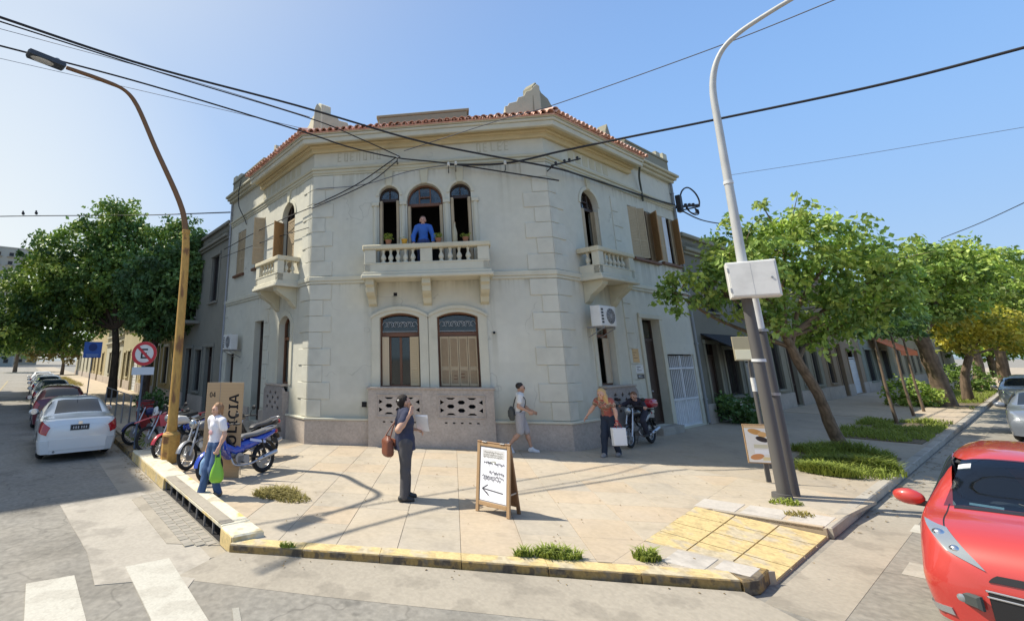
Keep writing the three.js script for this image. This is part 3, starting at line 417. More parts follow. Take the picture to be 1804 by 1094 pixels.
// roof: sloping bed with barrel tiles; the two lower rows tile by tile
{
  const n1 = 0.68, n0 = -0.25, y1 = 9.56, slope = 0.42, dn = 0.36, ry = (n) => y1 + (n1 - n) * slope;
  const bed = (a, b, c, d) => { const g = new THREE.BufferGeometry(), P = [a, b, c, d], q = []; for (const [i, j, k] of [[0, 1, 2], [0, 2, 3]]) q.push(...P[i], ...P[j], ...P[k]); for (const [i, j, k] of [[0, 2, 1], [0, 3, 2]]) q.push(...[P[i], P[j], P[k]].flatMap((p) => [p[0], p[1] - 0.05, p[2]])); for (let i = 0; i < 4; i++) { const u = P[i], v = P[(i + 1) % 4]; q.push(...u, u[0], u[1] - 0.05, u[2], ...v, ...v, u[0], u[1] - 0.05, u[2], v[0], v[1] - 0.05, v[2]); } g.setAttribute('position', new THREE.Float32BufferAttribute(q, 3)); g.computeVertexNormals(); return uvbox(g); };
  const p3 = (p, n) => [p[0], ry(n) - 0.03, p[1]];
  hw('roof_bed', [bed(p3(cornerA(n1 - 0.04), n1), p3(cornerB(n1 - 0.04), n1), p3(cornerB(n0), n0), p3(cornerA(n0), n0)), bed(p3(LP(EL, n1 - 0.04), n1), p3(cornerA(n1 - 0.04), n1), p3(cornerA(n0), n0), p3(LP(EL, n0), n0)), bed(p3(cornerB(n1 - 0.04), n1), p3(RP(ER, n1 - 0.04), n1), p3(RP(ER, n0), n0), p3(cornerB(n0), n0))], Mt.tile[0]);
  const half = (r1, r2, len) => { const o = [...arcPts(0, 0, 0.1, 0, Math.PI, 8), ...arcPts(0, 0, 0.082, Math.PI, 0, 8)]; const g = prism(o, -len, 0); return g; };
  const tg = half(0.1, 0.082, 0.42); const tiltA = -Math.atan(slope); tg.rotateX(Math.atan(slope) * 1); 
  const r = rng(81), up = [];
  const row = (F, x0, x1, n, list) => { const c = Math.floor((x1 - x0) / 0.215), off = (x1 - x0 - c * 0.215) / 2; for (let i = 0; i <= c; i++) { const x = x0 + off + i * 0.215; list ? list.push([F, x, n]) : 0; if (!list) { const m = part(house, 'roof_tile', tg, Mt.tile[Math.floor(r() * 4)]); const v = V3(x + (r() - 0.5) * 0.012, ry(n) - 0.035 - HY + (r() - 0.5) * 0.012, n + (r() - 0.5) * 0.03).applyAxisAngle(V3(0, 1, 0), F.ry); m.position.set(F.o[0] + v.x, v.y, F.o[2] + v.z); m.rotation.set(0, F.ry + (r() - 0.5) * 0.05, 0); } } };
  for (let k = 0; k < 3; k++) {
    const n = n1 + 0.05 - k * dn, m = (n - dn * 0.4) * T22, list = k < 2 ? null : up;
    row(FC, AX - m, BX + m, n, list); row(FR, -m, ER - 0.02, n, list); row(FL, -EL + 0.02, m, n, list);
  }
  const gs = up.map(([F, x, n]) => { const g = tg.clone(), v = V3(x, ry(n) - 0.035, n); g.translate(v.x, v.y, v.z); g.rotateY(F.ry); g.translate(F.o[0], 0, F.o[2]); return g; });
  hw('upper_tiles', gs, Mt.tile[2]).userData.kind = 'stuff';
  for (const [c, sgn] of [[cornerA, -1], [cornerB, 1]]) for (let k = 0; k < 3; k++) { const n = n1 + 0.02 - k * 0.35, p = c(n); const g = half(0.1, 0.08, 0.4); g.scale(1.15, 1, 1); g.rotateX(Math.atan(slope * Math.cos(Math.PI / 8))); const m = part(house, 'hip_tile', g, Mt.tile[k % 4]); m.position.set(p[0], ry(n) + 0.03 - HY, p[1]); m.rotation.set(0, sgn * Math.PI / 8, 0); }
  // parapets behind the tiles and the stepped gablets over the corners
  hw('low_parapet', band(-0.75, -0.28, 9.3, 10.12, SL, SR, 0.02), std([0.85, 0.72, 0.62], 0.95, { map: T.plaster }));
  hp(FC, 'parapet', [cbox(-2.13, 0.78, 9.9, 10.33, -0.74, -0.27, 0.02), cbox(-2.2, 0.85, 10.33, 10.42, -0.78, -0.24, 0.02)], Mt.grime);
  const gable = (F, prof, name = 'gablet', mat = Mt.grime) => hp(F, name, prism(prof, -0.62, -0.24, [], 0.015), mat);
  const pale = std([0.78, 0.76, 0.70], 0.95, { map: T.plaster, bumpMap: T.plasterB, bumpScale: 0.006 });
  gable(FC, [[1.98, 9.9], [3.1, 9.9], [3.1, 10.98], [3.02, 11.06], [2.93, 11.0], [2.82, 10.86], [2.66, 10.82], [2.6, 10.68], [2.42, 10.64], [2.36, 10.5], [2.12, 10.46], [2.08, 10.38], [1.98, 10.36]], 'gablet', pale);
  gable(FR, [[0.05, 9.9], [2.1, 9.9], [2.1, 10.2], [1.6, 10.3], [1.45, 10.5], [1.1, 10.6], [0.9, 10.82], [0.55, 10.92], [0.4, 11.1], [0.28, 11.2], [0.1, 11.0]]);
  gable(FC, [[-4.42, 9.9], [-3.2, 9.9], [-3.2, 10.25], [-3.5, 10.36], [-3.56, 10.5], [-3.8, 10.58], [-3.9, 10.7], [-4.1, 10.76], [-4.16, 10.92], [-4.28, 11.08], [-4.36, 10.9]], 'gablet', pale);
  gable(FL, [[-1.7, 9.9], [-0.05, 9.9], [-0.05, 11.0], [-0.25, 11.15], [-0.4, 11.0], [-0.55, 10.85], [-0.8, 10.78], [-0.95, 10.6], [-1.3, 10.5], [-1.4, 10.34], [-1.7, 10.28]], 'gablet', std([1, 0.98, 0.9], 0.9, { map: T.plaster }));
  gable(FR, [[4.3, 9.9], [5.0, 9.9], [5.0, 10.35], [4.82, 10.55], [4.72, 10.8], [4.62, 11.05], [4.5, 10.8], [4.42, 10.55], [4.3, 10.3]], 'pinnacle');
  gable(FL, [[-4.2, 9.9], [-3.55, 9.9], [-3.55, 10.4], [-3.75, 10.6], [-3.8, 10.95], [-3.95, 11.0], [-4.05, 10.6], [-4.2, 10.4]], 'pinnacle', pale);
  // end bays: projecting cornice and parapet with stubs
  const endBay = (F, x0, x1, sg) => {
    hp(F, 'end_cornice', [cbox(x0, x1 + 0.001, 9.46, 9.56, 0.002, 0.16, 0.02), cbox(x0, x1 + 0.03, 9.56, 9.66, 0.003, 0.27, 0.025), cbox(x0, x1 + 0.06, 9.66, 9.76, 0.004, 0.36, 0.02)], Mt.cornice);
    hp(F, 'end_parapet', [cbox(x0, x1, 9.765, 10.42, -0.34, 0.03, 0.01), cbox(x0, x1, 10.42, 10.5, -0.37, 0.07, 0.015)], Mt.grime);
    const a = sg > 0 ? x1 : x0; hp(F, 'merlon', [cbox(a - (sg > 0 ? 0.34 : 0), a + (sg > 0 ? 0 : 0.34), 10.5, 10.78, -0.34, 0.05, 0.02)], Mt.cornice); const b = a - sg * 0.75; hp(F, 'merlon', [cbox(b - 0.16, b + 0.16, 10.5, 10.72, -0.32, 0.03, 0.02)], pale);
  };
  endBay(FR, ER - 0.03, SR, 1); endBay(FL, -SL, -EL + 0.03, -1);
}
// quoins: raised blocks, alternately long and short, on both faces of the two corners and at the street ends
{
  const r = rng(91);
  const col = (F, edge, dir, y0, y1, n, long, short, ph) => { const h = (y1 - y0) / n; for (let i = 0; i < n; i++) { const w = (i + ph) % 2 ? long : short, a = edge, b = edge + dir * (w + (r() - 0.5) * 0.02); hp(F, 'quoin', cbox(Math.min(a, b), Math.max(a, b), y0 + i * h + 0.007, y0 + (i + 1) * h - 0.007, -0.01, 0.028, 0.009), Mt.plaster); } };
  for (const [y0, y1, n, ph] of [[0.87, 4.71, 8, 0], [4.96, 8.26, 7, 1]]) {
    col(FC, AX - 0.012, 1, y0, y1, n, 0.68, 0.42, ph); col(FC, BX + 0.012, -1, y0, y1, n, 0.74, 0.44, ph);
    col(FL, -0.0125, -1, y0, y1, n, 0.62, 0.36, ph); col(FR, 0.0125, 1, y0, y1, n, 0.68, 0.40, ph);
  }
  col(FR, 3.62, 1, 5.3, 7.9, 5, 0.62, 0.4, 0); col(FR, 3.55, 1, 0.87, 4.7, 8, 0.5, 0.32, 0); col(FL, -3.42, 1, 0.87, 4.7, 8, 0.5, 0.34, 0);
  col(FL, -SL, 1, 0.87, 4.7, 8, 0.5, 0.34, 0);
}
// ---- windows
const pane = (p, pts, z) => sub(p, 'pane', prism(pts, z, z + 0.006), Mt.glass);
function frameGeo(o, w, z0, z1, bars = []) { const [x0, x1, y0, ys, rise] = o; const inn = archPts(x0 + w, x1 - w, y0 + w, ys, Math.max(0, rise - w * (rise > 0.3 ? 1 : 0.9))); return [prism(archPts(...o), z0, z1, [inn]), ...bars.map(([a, b, c, d]) => cbox(a, b, c, d, z0 + 0.01, z1 + 0.008, 0.006))]; }
function leafPanel(x0, x1, y0, y1, z, t = 0.035) { // panelled shutter leaf: stiles, rails, sunk panel
  const s = Math.min(0.045, (x1 - x0) * 0.22), g = [cbox(x0, x0 + s, y0, y1, z, z + t, 0.004), cbox(x1 - s, x1, y0, y1, z, z + t, 0.004)]; for (const y of [y0, lerp(y0, y1, 0.32), y1 - 0.07]) g.push(cbox(x0 + s, x1 - s, y, y + 0.07, z, z + t - 0.003, 0.004)); return g;
}
function shutterLeaf(p, x0, x1, y0, y1, z, mat = Mt.shutter, mat2 = Mt.shutterDk) { const l = sub(p, 'shutter_leaf', [...leafPanel(x0, x1, y0, y1, z), box(x1 - x0 - 0.02, y1 - y0 - 0.02, 0.012, (x0 + x1) / 2, (y0 + y1) / 2, z + 0.015)], mat); return l; }
function swungLeaf(p, hx, y0, y1, z, w, ang, mat) { // leaf hinged at hx, swung by ang about a vertical axis
  const g = merge(...leafPanel(0, w, y0, y1, -0.018), box(w - 0.02, y1 - y0 - 0.02, 0.012, w / 2, (y0 + y1) / 2, 0)); const slats = []; for (let y = y0 + 0.1; y < y1 - 0.1; y += 0.055) slats.push(box(w - 0.08, 0.012, 0.03, w / 2, y, 0, 0.6)); const m = merge(g, ...slats); m.rotateY(ang); m.translate(hx, 0, z); return sub(p, 'shutter_leaf', m, mat);
}
// chamfer, ground floor
{
  const o1 = OC.lw1, o2 = OC.lw2, z0 = -0.26, z1 = -0.17;
  for (const [o, which] of [[o1, 0], [o2, 1]]) {
    const w = hp(FC, 'window', frameGeo(o, 0.06, z0, z1, [[o[0] + 0.05, o[1] - 0.05, 3.12, 3.24]]), Mt.brown);
    pane(w, archPts(o[0] + 0.06, o[1] - 0.06, 3.24, 3.62, 0.1), z0 + 0.03);
    // curled iron grille in the fanlight
    const g = []; for (let i = 0; i < 5; i++) { const cx = lerp(o[0] + 0.2, o[1] - 0.2, i / 4), rr = 0.09; for (const d of [1, -1]) g.push(tube(Array.from({ length: 9 }, (_, k) => { const a = k / 8 * 5.2, q = rr * (1 - k / 11); return [cx + d * 0.05 + d * q * Math.cos(a), 3.45 + q * Math.sin(a) * 1.3, z1 + 0.03]; }), 0.008, 18, 5)); }
    g.push(cbox(o[0] + 0.06, o[1] - 0.06, 3.26, 3.275, z1 + 0.02, z1 + 0.035, 0.003));
    sub(w, 'grille', g, Mt.galv);
    if (which) { for (let i = 0; i < 4; i++) { const x0 = lerp(o[0] + 0.055, o[1] - 0.055, i / 4) + 0.004, x1 = lerp(o[0] + 0.055, o[1] - 0.055, (i + 1) / 4) - 0.004; shutterLeaf(w, x0, x1, 1.74, 3.115, -0.15 + (i % 2) * 0.012, Mt.shutter); sub(w, 'shutter_panel', [box(x1 - x0 - 0.07, 0.75, 0.01, (x0 + x1) / 2, 2.66, -0.118 + (i % 2) * 0.012), box(x1 - x0 - 0.07, 0.33, 0.01, (x0 + x1) / 2, 1.99, -0.118 + (i % 2) * 0.012)], Mt.shutterDk); }
      sub(w, 'vent', [0, 1, 2, 3].map((k) => box(0.1, 0.022, 0.01, 0.06 + (k % 2) * 0.2, 1.93 + (k >> 1) * 0.09 + (k % 2) * 0.05, -0.105)), Mt.brown); } else {
      shutterLeaf(w, o[0] + 0.055, o[0] + 0.255, 1.74, 3.115, -0.15, std([0.56, 0.45, 0.30], 0.7)); swungLeaf(w, o[1] - 0.03, 1.74, 3.115, -0.10, 0.27, Math.PI - 0.25, std([0.53, 0.42, 0.26], 0.7));
      sub(w, 'casement', [cbox(-1.53, -1.46, 1.76, 3.1, -0.24, -0.19, 0.005), cbox(-1.24, -1.19, 1.76, 3.1, -0.24, -0.19, 0.005), cbox(-1.83, -1.78, 1.76, 3.1, -0.24, -0.19, 0.005)], Mt.brown); pane(w, [[o[0] + 0.07, 1.77], [o[1] - 0.07, 1.77], [o[1] - 0.07, 3.1], [o[0] + 0.07, 3.1]], -0.225);
    }
  }
  // eared surround with segmental hood moulds
  for (const [a, b] of [[-2.33, -0.68], [-0.66, 0.99]]) {
    const inn = archPts(a + 0.24, b - 0.24, 1.7, 3.66, 0.14), out = archPts(a, b, 1.7, 3.7, 0.24);
    hp(FC, 'surround', prism([...out.slice(1), out[0], inn[0], ...inn.slice(2).reverse(), inn[1]], 0.001, 0.045), Mt.trim);
    hp(FC, 'hood_mould', prism([...archPts(a - 0.03, b + 0.03, 3.66, 3.72, 0.27).slice(1), [a - 0.03, 3.66], [a + 0.04, 3.66], ...archPts(a + 0.04, b - 0.04, 3.66, 3.70, 0.19).slice(2).reverse(), [b - 0.04, 3.66]], 0.046, 0.085), Mt.trim);
  }
  // balustraded pedestal below, pierced stone
  const eye = (cx, cy, rx = 0.105, ry = 0.052) => [[cx - rx, cy], [cx - rx * 0.5, cy - ry], [cx + rx * 0.5, cy - ry], [cx + rx, cy], [cx + rx * 0.5, cy + ry], [cx - rx * 0.5, cy + ry]];
  const holes = []; const panel = (x0, x1) => { const w = x1 - x0, y0 = 1.0, y1 = 1.45, cx = (x0 + x1) / 2, cy = (y0 + y1) / 2, X = (t) => x0 + t * w;
    holes.push(eye(X(0.26), cy), eye(X(0.74), cy), eye(cx, cy + 0.105), eye(cx, cy - 0.105));
    for (const [t, d] of [[0.02, 1], [0.98, -1]]) for (const e of [0.105, -0.105]) holes.push([[X(t), cy + e - 0.065], [X(t) + d * 0.11, cy + e], [X(t), cy + e + 0.065]]);
    for (const t of [0.26, 0.74]) holes.push([[X(t) - 0.13, y1 + 0.0], [X(t) + 0.13, y1], [X(t) + 0.06, y1 - 0.05], [X(t) - 0.06, y1 - 0.05]], [[X(t) - 0.13, y0], [X(t) - 0.06, y0 + 0.05], [X(t) + 0.06, y0 + 0.05], [X(t) + 0.13, y0]]);
    for (let i = 0; i < 5; i++) { const x = X(0.14 + i * 0.18); holes.push([[x - 0.035, 0.78], [x + 0.035, 0.78], [x + 0.035, 0.82], [x - 0.035, 0.82]]); } };
  panel(-2.12, -0.94); panel(-0.42, 0.77);
  const fix = holes.map((h) => (area(h) < 0 ? h.slice().reverse() : h));
  const ped = hp(FC, 'pedestal', [prism([[-2.4, 0.12], [1.05, 0.12], [1.05, 1.66], [-2.4, 1.66]], 0.12, 0.21, fix), cbox(-2.4, -2.2, 0.12, 1.66, 0.002, 0.12), cbox(0.85, 1.05, 0.12, 1.66, 0.002, 0.12), cbox(-0.86, -0.48, 0.86, 1.655, 0.002, 0.12)], Mt.stone);
  sub(ped, 'coping', cbox(-2.44, 1.09, 1.66, 1.72, -0.3, 0.24, 0.015), Mt.stone);
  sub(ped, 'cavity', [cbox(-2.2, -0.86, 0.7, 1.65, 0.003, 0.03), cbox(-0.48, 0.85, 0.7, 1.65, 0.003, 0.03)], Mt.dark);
  for (const [a, b] of [[-2.17, -0.9], [-0.47, 0.82]]) sub(ped, 'panel_frame', prism([[a, 0.92], [b, 0.92], [b, 1.53], [a, 1.53]], 0.211, 0.228, [[[a + 0.035, 0.955], [b - 0.035, 0.955], [b - 0.035, 1.495], [a + 0.035, 1.495]]], 0.004), Mt.stone);
  hp(FC, 'wall_vent', cbox(-2.62, -2.48, 1.16, 1.3, 0.002, 0.02), Mt.dark); hp(FC, 'wall_vent', cbox(-1.67, -1.56, 4.3, 4.4, 0.001, 0.008), Mt.dark); hp(FC, 'wall_vent', cyl(0.035, 0.035, 0.03, 1.18, 3.2, 0.01, 10, Math.PI / 2), Mt.dark);
}
// upper windows: arched joinery with fanlights; leaves folded back into the reveals
function archWindow(F, o, opt = {}) {
  const [x0, x1, y0, ys, rise] = o, z0 = -0.27, z1 = -0.17, w = 0.055, big = x1 - x0 > 0.8, cx = (x0 + x1) / 2;
  const bars = [[x0 + w, x1 - w, ys - 0.15, ys - 0.05]]; if (big) bars.push([cx - 0.19, cx - 0.15, ys - 0.05, ys + rise - 0.11], [cx + 0.15, cx + 0.19, ys - 0.05, ys + rise - 0.11], [cx - 0.15, cx + 0.15, ys + 0.13, ys + 0.17]); else bars.push([cx - 0.02, cx + 0.02, ys - 0.05, ys + rise - 0.06]);
  const win = hp(F, 'window', frameGeo(o, w, z0, z1, bars), opt.mat || Mt.brown);
  pane(win, archPts(x0 + w, x1 - w, ys - 0.06, ys, rise - w), z0 + 0.04);
  // inner arch ring: deeper brown boards of the fanlight
  sub(win, 'fanlight_board', prism(archPts(x0 + w, x1 - w, ys - 0.05, ys, rise - w), z0 - 0.005, z0 + 0.03, [archPts(x0 + w + 0.12 * (big ? 1.6 : 1), x1 - w - 0.12 * (big ? 1.6 : 1), ys - 0.0, ys + 0.0, Math.max(0.05, rise - w - 0.12 * (big ? 1.3 : 1)))]), Mt.brownDark);
  if (opt.leaves !== false) for (const d of [0, 1]) { const lw = opt.lw || 0.085, a = d ? x1 - 0.015 - lw : x0 + 0.015; sub(win, 'shutter_leaf', [cbox(a, a + lw, y0 + 0.02, ys - 0.16, -0.16, -0.02, 0.006), cbox(a + (d ? -0.012 : lw - 0.03), a + (d ? 0.03 : lw + 0.012), y0 + 0.02, ys - 0.16, -0.17, -0.13, 0.005)], opt.leafMat || Mt.shutter); }
  return win;
}
archWindow(FC, OC.u1, { mat: Mt.brownDark }); const wMid = archWindow(FC, OC.u2); archWindow(FC, OC.u3, { mat: Mt.brownDark });
for (const o of [OC.u1, OC.u2, OC.u3]) { // archivolts, keystones
  const [x0, x1, y0, ys, rise] = o, cx = (x0 + x1) / 2, r0 = rise + 0.005;
  hp(FC, 'archivolt', prism([...arcPts(cx, ys, r0 + 0.09, 0, Math.PI, 18), ...arcPts(cx, ys, r0, Math.PI, 0, 18)], 0.001, 0.035), Mt.trim);
  hp(FC, 'keystone', prism([[cx - 0.09, ys + rise + 0.0], [cx + 0.09, ys + rise + 0.0], [cx + 0.13, 8.27], [cx - 0.13, 8.27]], 0.0, 0.06, [], 0.008), Mt.cornice);
}
for (const x of [-2.2, -1.33, -0.005 + 0.005, 0.86]) hp(FC, 'mullion_column', [cyl(0.085, 0.09, 2.1, x, 6.1, -0.02, 16), cbox(x - 0.11, x + 0.11, 7.12, 7.24, -0.13, 0.09, 0.012)], Mt.trim);
// side facades: arched windows with swung leaves
archWindow(FR, OR.u, { mat: Mt.brownDark, lw: 0.2, leafMat: Mt.shutter }); hp(FR, 'archivolt', prism([...arcPts(2.24, 7.31, 0.62, 0, Math.PI, 18), ...arcPts(2.24, 7.31, 0.515, Math.PI, 0, 18)], 0.001, 0.03), Mt.trim); hp(FR, 'keystone', prism([[2.15, 7.84], [2.33, 7.84], [2.37, 8.27], [2.11, 8.27]], 0, 0.06, [], 0.008), Mt.cornice);
{ const w = archWindow(FL, [-2.25, -1.28, 4.93, 7.35, 0.485], { mat: Mt.brownDark, leaves: false }); swungLeaf(w, -1.29, 4.96, 7.2, -0.035, 0.62, Math.PI - 0.06, Mt.shutter); swungLeaf(w, -2.24, 4.96, 7.2, -0.04, 0.5, -1.15, Mt.shutterWarm); hp(FL, 'archivolt', prism([...arcPts(-1.765, 7.35, 0.6, 0, Math.PI, 18), ...arcPts(-1.765, 7.35, 0.49, Math.PI, 0, 18)], 0.001, 0.03), Mt.trim); hp(FL, 'keystone', prism([[-1.85, 7.84], [-1.68, 7.84], [-1.64, 8.27], [-1.89, 8.27]], 0, 0.06, [], 0.008), Mt.cornice); }
function plainWindow(F, x0, x1, y0, y1, leaves) {
  const w = hp(F, 'window', [...frameGeo([x0, x1, y0, y1, 0], 0.06, -0.26, -0.18, [[(x0 + x1) / 2 - 0.03, (x0 + x1) / 2 + 0.03, y0 + 0.05, y1 - 0.05]]), cbox(x0 - 0.08, x1 + 0.08, y0 - 0.1, y0 - 0.002, -0.2, 0.12, 0.015)], Mt.brown);
  pane(w, [[x0 + 0.06, y0 + 0.06], [x1 - 0.06, y0 + 0.06], [x1 - 0.06, y1 - 0.06], [x0 + 0.06, y1 - 0.06]], -0.23);
  for (const [hx, wd, ang, mat] of leaves) swungLeaf(w, hx, y0 + 0.03, y1 - 0.03, -0.03, wd, ang, mat); return w;
}
plainWindow(FR, 4.78, 6.55, 5.9, 7.82, [[4.8, 0.45, -0.25, Mt.shutter], [5.25, 0.42, -0.5, Mt.shutter], [6.53, 0.45, Math.PI + 0.9, Mt.shutterWarm], [6.5, 0.44, Math.PI + 0.12, Mt.shutterDk]]);
plainWindow(FR, 6.95, 8.4, 5.98, 7.85, [[6.97, 0.36, -0.2, Mt.shutter], [7.33, 0.36, -0.15, Mt.whiteMetal], [8.38, 0.36, Math.PI + 1.0, Mt.shutterWarm], [8.36, 0.36, Math.PI + 0.15, Mt.shutter]]);
plainWindow(FL, -4.75, -3.85, 5.95, 7.85, [[-3.87, 0.45, Math.PI + 1.15, Mt.shutter], [-4.73, 0.45, -0.1, Mt.shutterDk]]);
plainWindow(FL, -6.85, -5.9, 5.95, 7.85, [[-6.83, 0.46, -0.08, Mt.shutter], [-5.92, 0.46, Math.PI + 0.08, Mt.shutter]]);
for (const [F, o, sg] of [[FR, OR.lw, 1], [FL, [-2.1, -1.25, 1.70, 3.62, 0.26], -1]]) {
  const [x0, x1, , ys, rise] = o, w = hp(F, 'window', frameGeo(o, 0.06, -0.27, -0.18, [[x0 + 0.05, x1 - 0.05, 3.1, 3.2]]), Mt.brown); pane(w, archPts(x0 + 0.06, x1 - 0.06, 1.76, ys, rise - 0.06), -0.23);
  const lm = std([0.50, 0.42, 0.31], 0.75); for (const d of [0, 1]) { const a = d ? x1 - 0.06 - 0.2 : x0 + 0.06, show = sg > 0 ? d === 1 : d === 1; if (show) shutterLeaf(w, a - 0.12, a + 0.2, 1.76, 3.09, -0.16, lm); }
  { const out = archPts(x0 - 0.16, x1 + 0.16, 1.7, ys, rise + 0.16), inn = archPts(x0, x1, 1.7, ys, rise); hp(F, 'surround', prism([...out.slice(1), out[0], inn[0], ...inn.slice(2).reverse(), inn[1]], 0.001, 0.04), Mt.trim); }
}
// side pedestals with a pierced chequer
for (const [F, a, b] of [[FR, 1.5, 3.4], [FL, -2.68, -1.22]]) {
  const holes = [], w = b - a - 0.5, nx = Math.round(w / 0.2), c0 = (a + b) / 2 - nx * 0.1 + 0.1; for (let i = 0; i < nx; i++) for (let j = 0; j < 4; j++) if ((i + j) % 2 === 0) { const x = c0 + i * 0.2, y = 1.0 + j * 0.15; holes.push([[x - 0.085, y], [x, y - 0.07], [x + 0.085, y], [x, y + 0.07]]); }
  const out = [[a, 0.12], [b, 0.12], [b, 1.52], [b - 0.16, 1.66], [a + 0.16, 1.66], [a, 1.52]];
  const ped = hp(F, 'pedestal', [prism(out, 0.13, 0.22, holes), cbox(a, a + 0.12, 0.12, 1.5, 0.001, 0.13), cbox(b - 0.12, b, 0.12, 1.5, 0.001, 0.13)], std([0.78, 0.8, 0.86], 0.85, { map: T.stone, bumpMap: T.grit, bumpScale: 0.003 }));
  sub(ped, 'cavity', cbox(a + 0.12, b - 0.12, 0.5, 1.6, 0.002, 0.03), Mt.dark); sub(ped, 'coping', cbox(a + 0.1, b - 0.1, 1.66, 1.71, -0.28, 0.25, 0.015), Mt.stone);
}
// balconies
const balProf = [[0.0, 0], [0.062, 0], [0.062, 0.035], [0.04, 0.05], [0.052, 0.075], [0.075, 0.12], [0.078, 0.155], [0.06, 0.205], [0.036, 0.25], [0.03, 0.29], [0.042, 0.31], [0.042, 0.325], [0.032, 0.335], [0.058, 0.355], [0.058, 0.39], [0, 0.39]];
const balGeo = norm(lathe(balProf, 0, 0, 0, 12));
function balcony(F, x0, x1, d, posts, brackets, curvy) {
  const b = hp(F, 'balcony', [cbox(x0 - 0.06, x1 + 0.06, 4.72, 4.82, 0.0, d + 0.06, 0.02), cbox(x0 - 0.02, x1 + 0.02, 4.82, 4.90, 0.0, d + 0.02, 0.015)], Mt.trim);
  const pd = 0.26; sub(b, 'balustrade_base', [cbox(x0 + 0.02, x1 - 0.02, 4.90, 5.17, d - 0.22, d - 0.03, 0.012), cbox(x0 + 0.02, x0 + 0.21, 4.90, 5.17, 0.0, d - 0.03, 0.012), cbox(x1 - 0.21, x1 - 0.02, 4.90, 5.17, 0.0, d - 0.03, 0.012), cbox(x0 + 0.01, x1 - 0.01, 5.13, 5.172, d - 0.24, d - 0.015, 0.01)], Mt.trim);
  sub(b, 'rail', [cbox(x0 - 0.03, x1 + 0.03, 5.56, 5.70, d - 0.27, d + 0.02, 0.025), cbox(x0 - 0.03, x0 + 0.26, 5.561, 5.699, 0.0, d - 0.26, 0.02), cbox(x1 - 0.26, x1 + 0.03, 5.561, 5.699, 0.0, d - 0.26, 0.02)], std([1.0, 0.93, 0.80], 0.88, { map: T.plaster }));
  for (const [a, c] of posts) sub(b, 'post', cbox(a, c, 5.172, 5.56, d - 0.24, d - 0.02, 0.012), Mt.trim);
  for (let i = 0; i + 1 < posts.length; i++) { const a = posts[i][1], c = posts[i + 1][0], n = Math.max(2, Math.round((c - a) / 0.232) - 0), st = (c - a) / n; for (let k = 1; k < n; k++) { const m = sub(b, 'baluster', balGeo, Mt.trim); m.position.set(a + k * st, 5.172, d - 0.125); } for (const [ex] of [[a, 1], [c, 1]]) { } }
  const side = Math.max(1, Math.floor((d - 0.3) / 0.22)); for (const x of [x0 + 0.12, x1 - 0.12]) for (let k = 0; k < side; k++) { const m = sub(b, 'baluster', balGeo, Mt.trim); m.position.set(x, 5.172, 0.1 + (k + 0.5) * (d - 0.34) / side); }
  for (const [x, w] of brackets) {
    const prof = curvy ? [[0, 4.72], [d - 0.05, 4.72], [d - 0.08, 4.6], [d - 0.2, 4.5], [d * 0.55, 4.42], [d * 0.3, 4.3], [0.1, 4.14], [0, 4.06]] : [[0, 4.72], [d - 0.08, 4.72], [d - 0.08, 4.56], [d - 0.2, 4.5], [d - 0.22, 4.36], [d - 0.34, 4.28], [0.24, 4.2], [0.16, 4.06], [0, 4.0]];
    const g = prism(prof.map(([z, y]) => [z, y]), -w / 2, w / 2, [], 0.012); g.rotateY(-Math.PI / 2); g.translate(x, 0, 0); sub(b, 'bracket', uvbox(g), Mt.cornice);
  }
  return b;
}
balcony(FC, -2.44, 1.14, 0.8, [[-2.42, -2.08], [-0.80, -0.46], [0.80, 1.12]], [[-2.28, 0.25], [-0.66, 0.25], [0.97, 0.25]]);
balcony(FR, 1.2, 3.3, 0.68, [[1.22, 1.5], [3.0, 3.28]], [[1.5, 0.3], [2.98, 0.3]], true);
balcony(FL, -2.62, -0.78, 0.78, [[-2.6, -2.3], [-1.1, -0.8]], [[-2.35, 0.28], [-1.05, 0.28]], true);
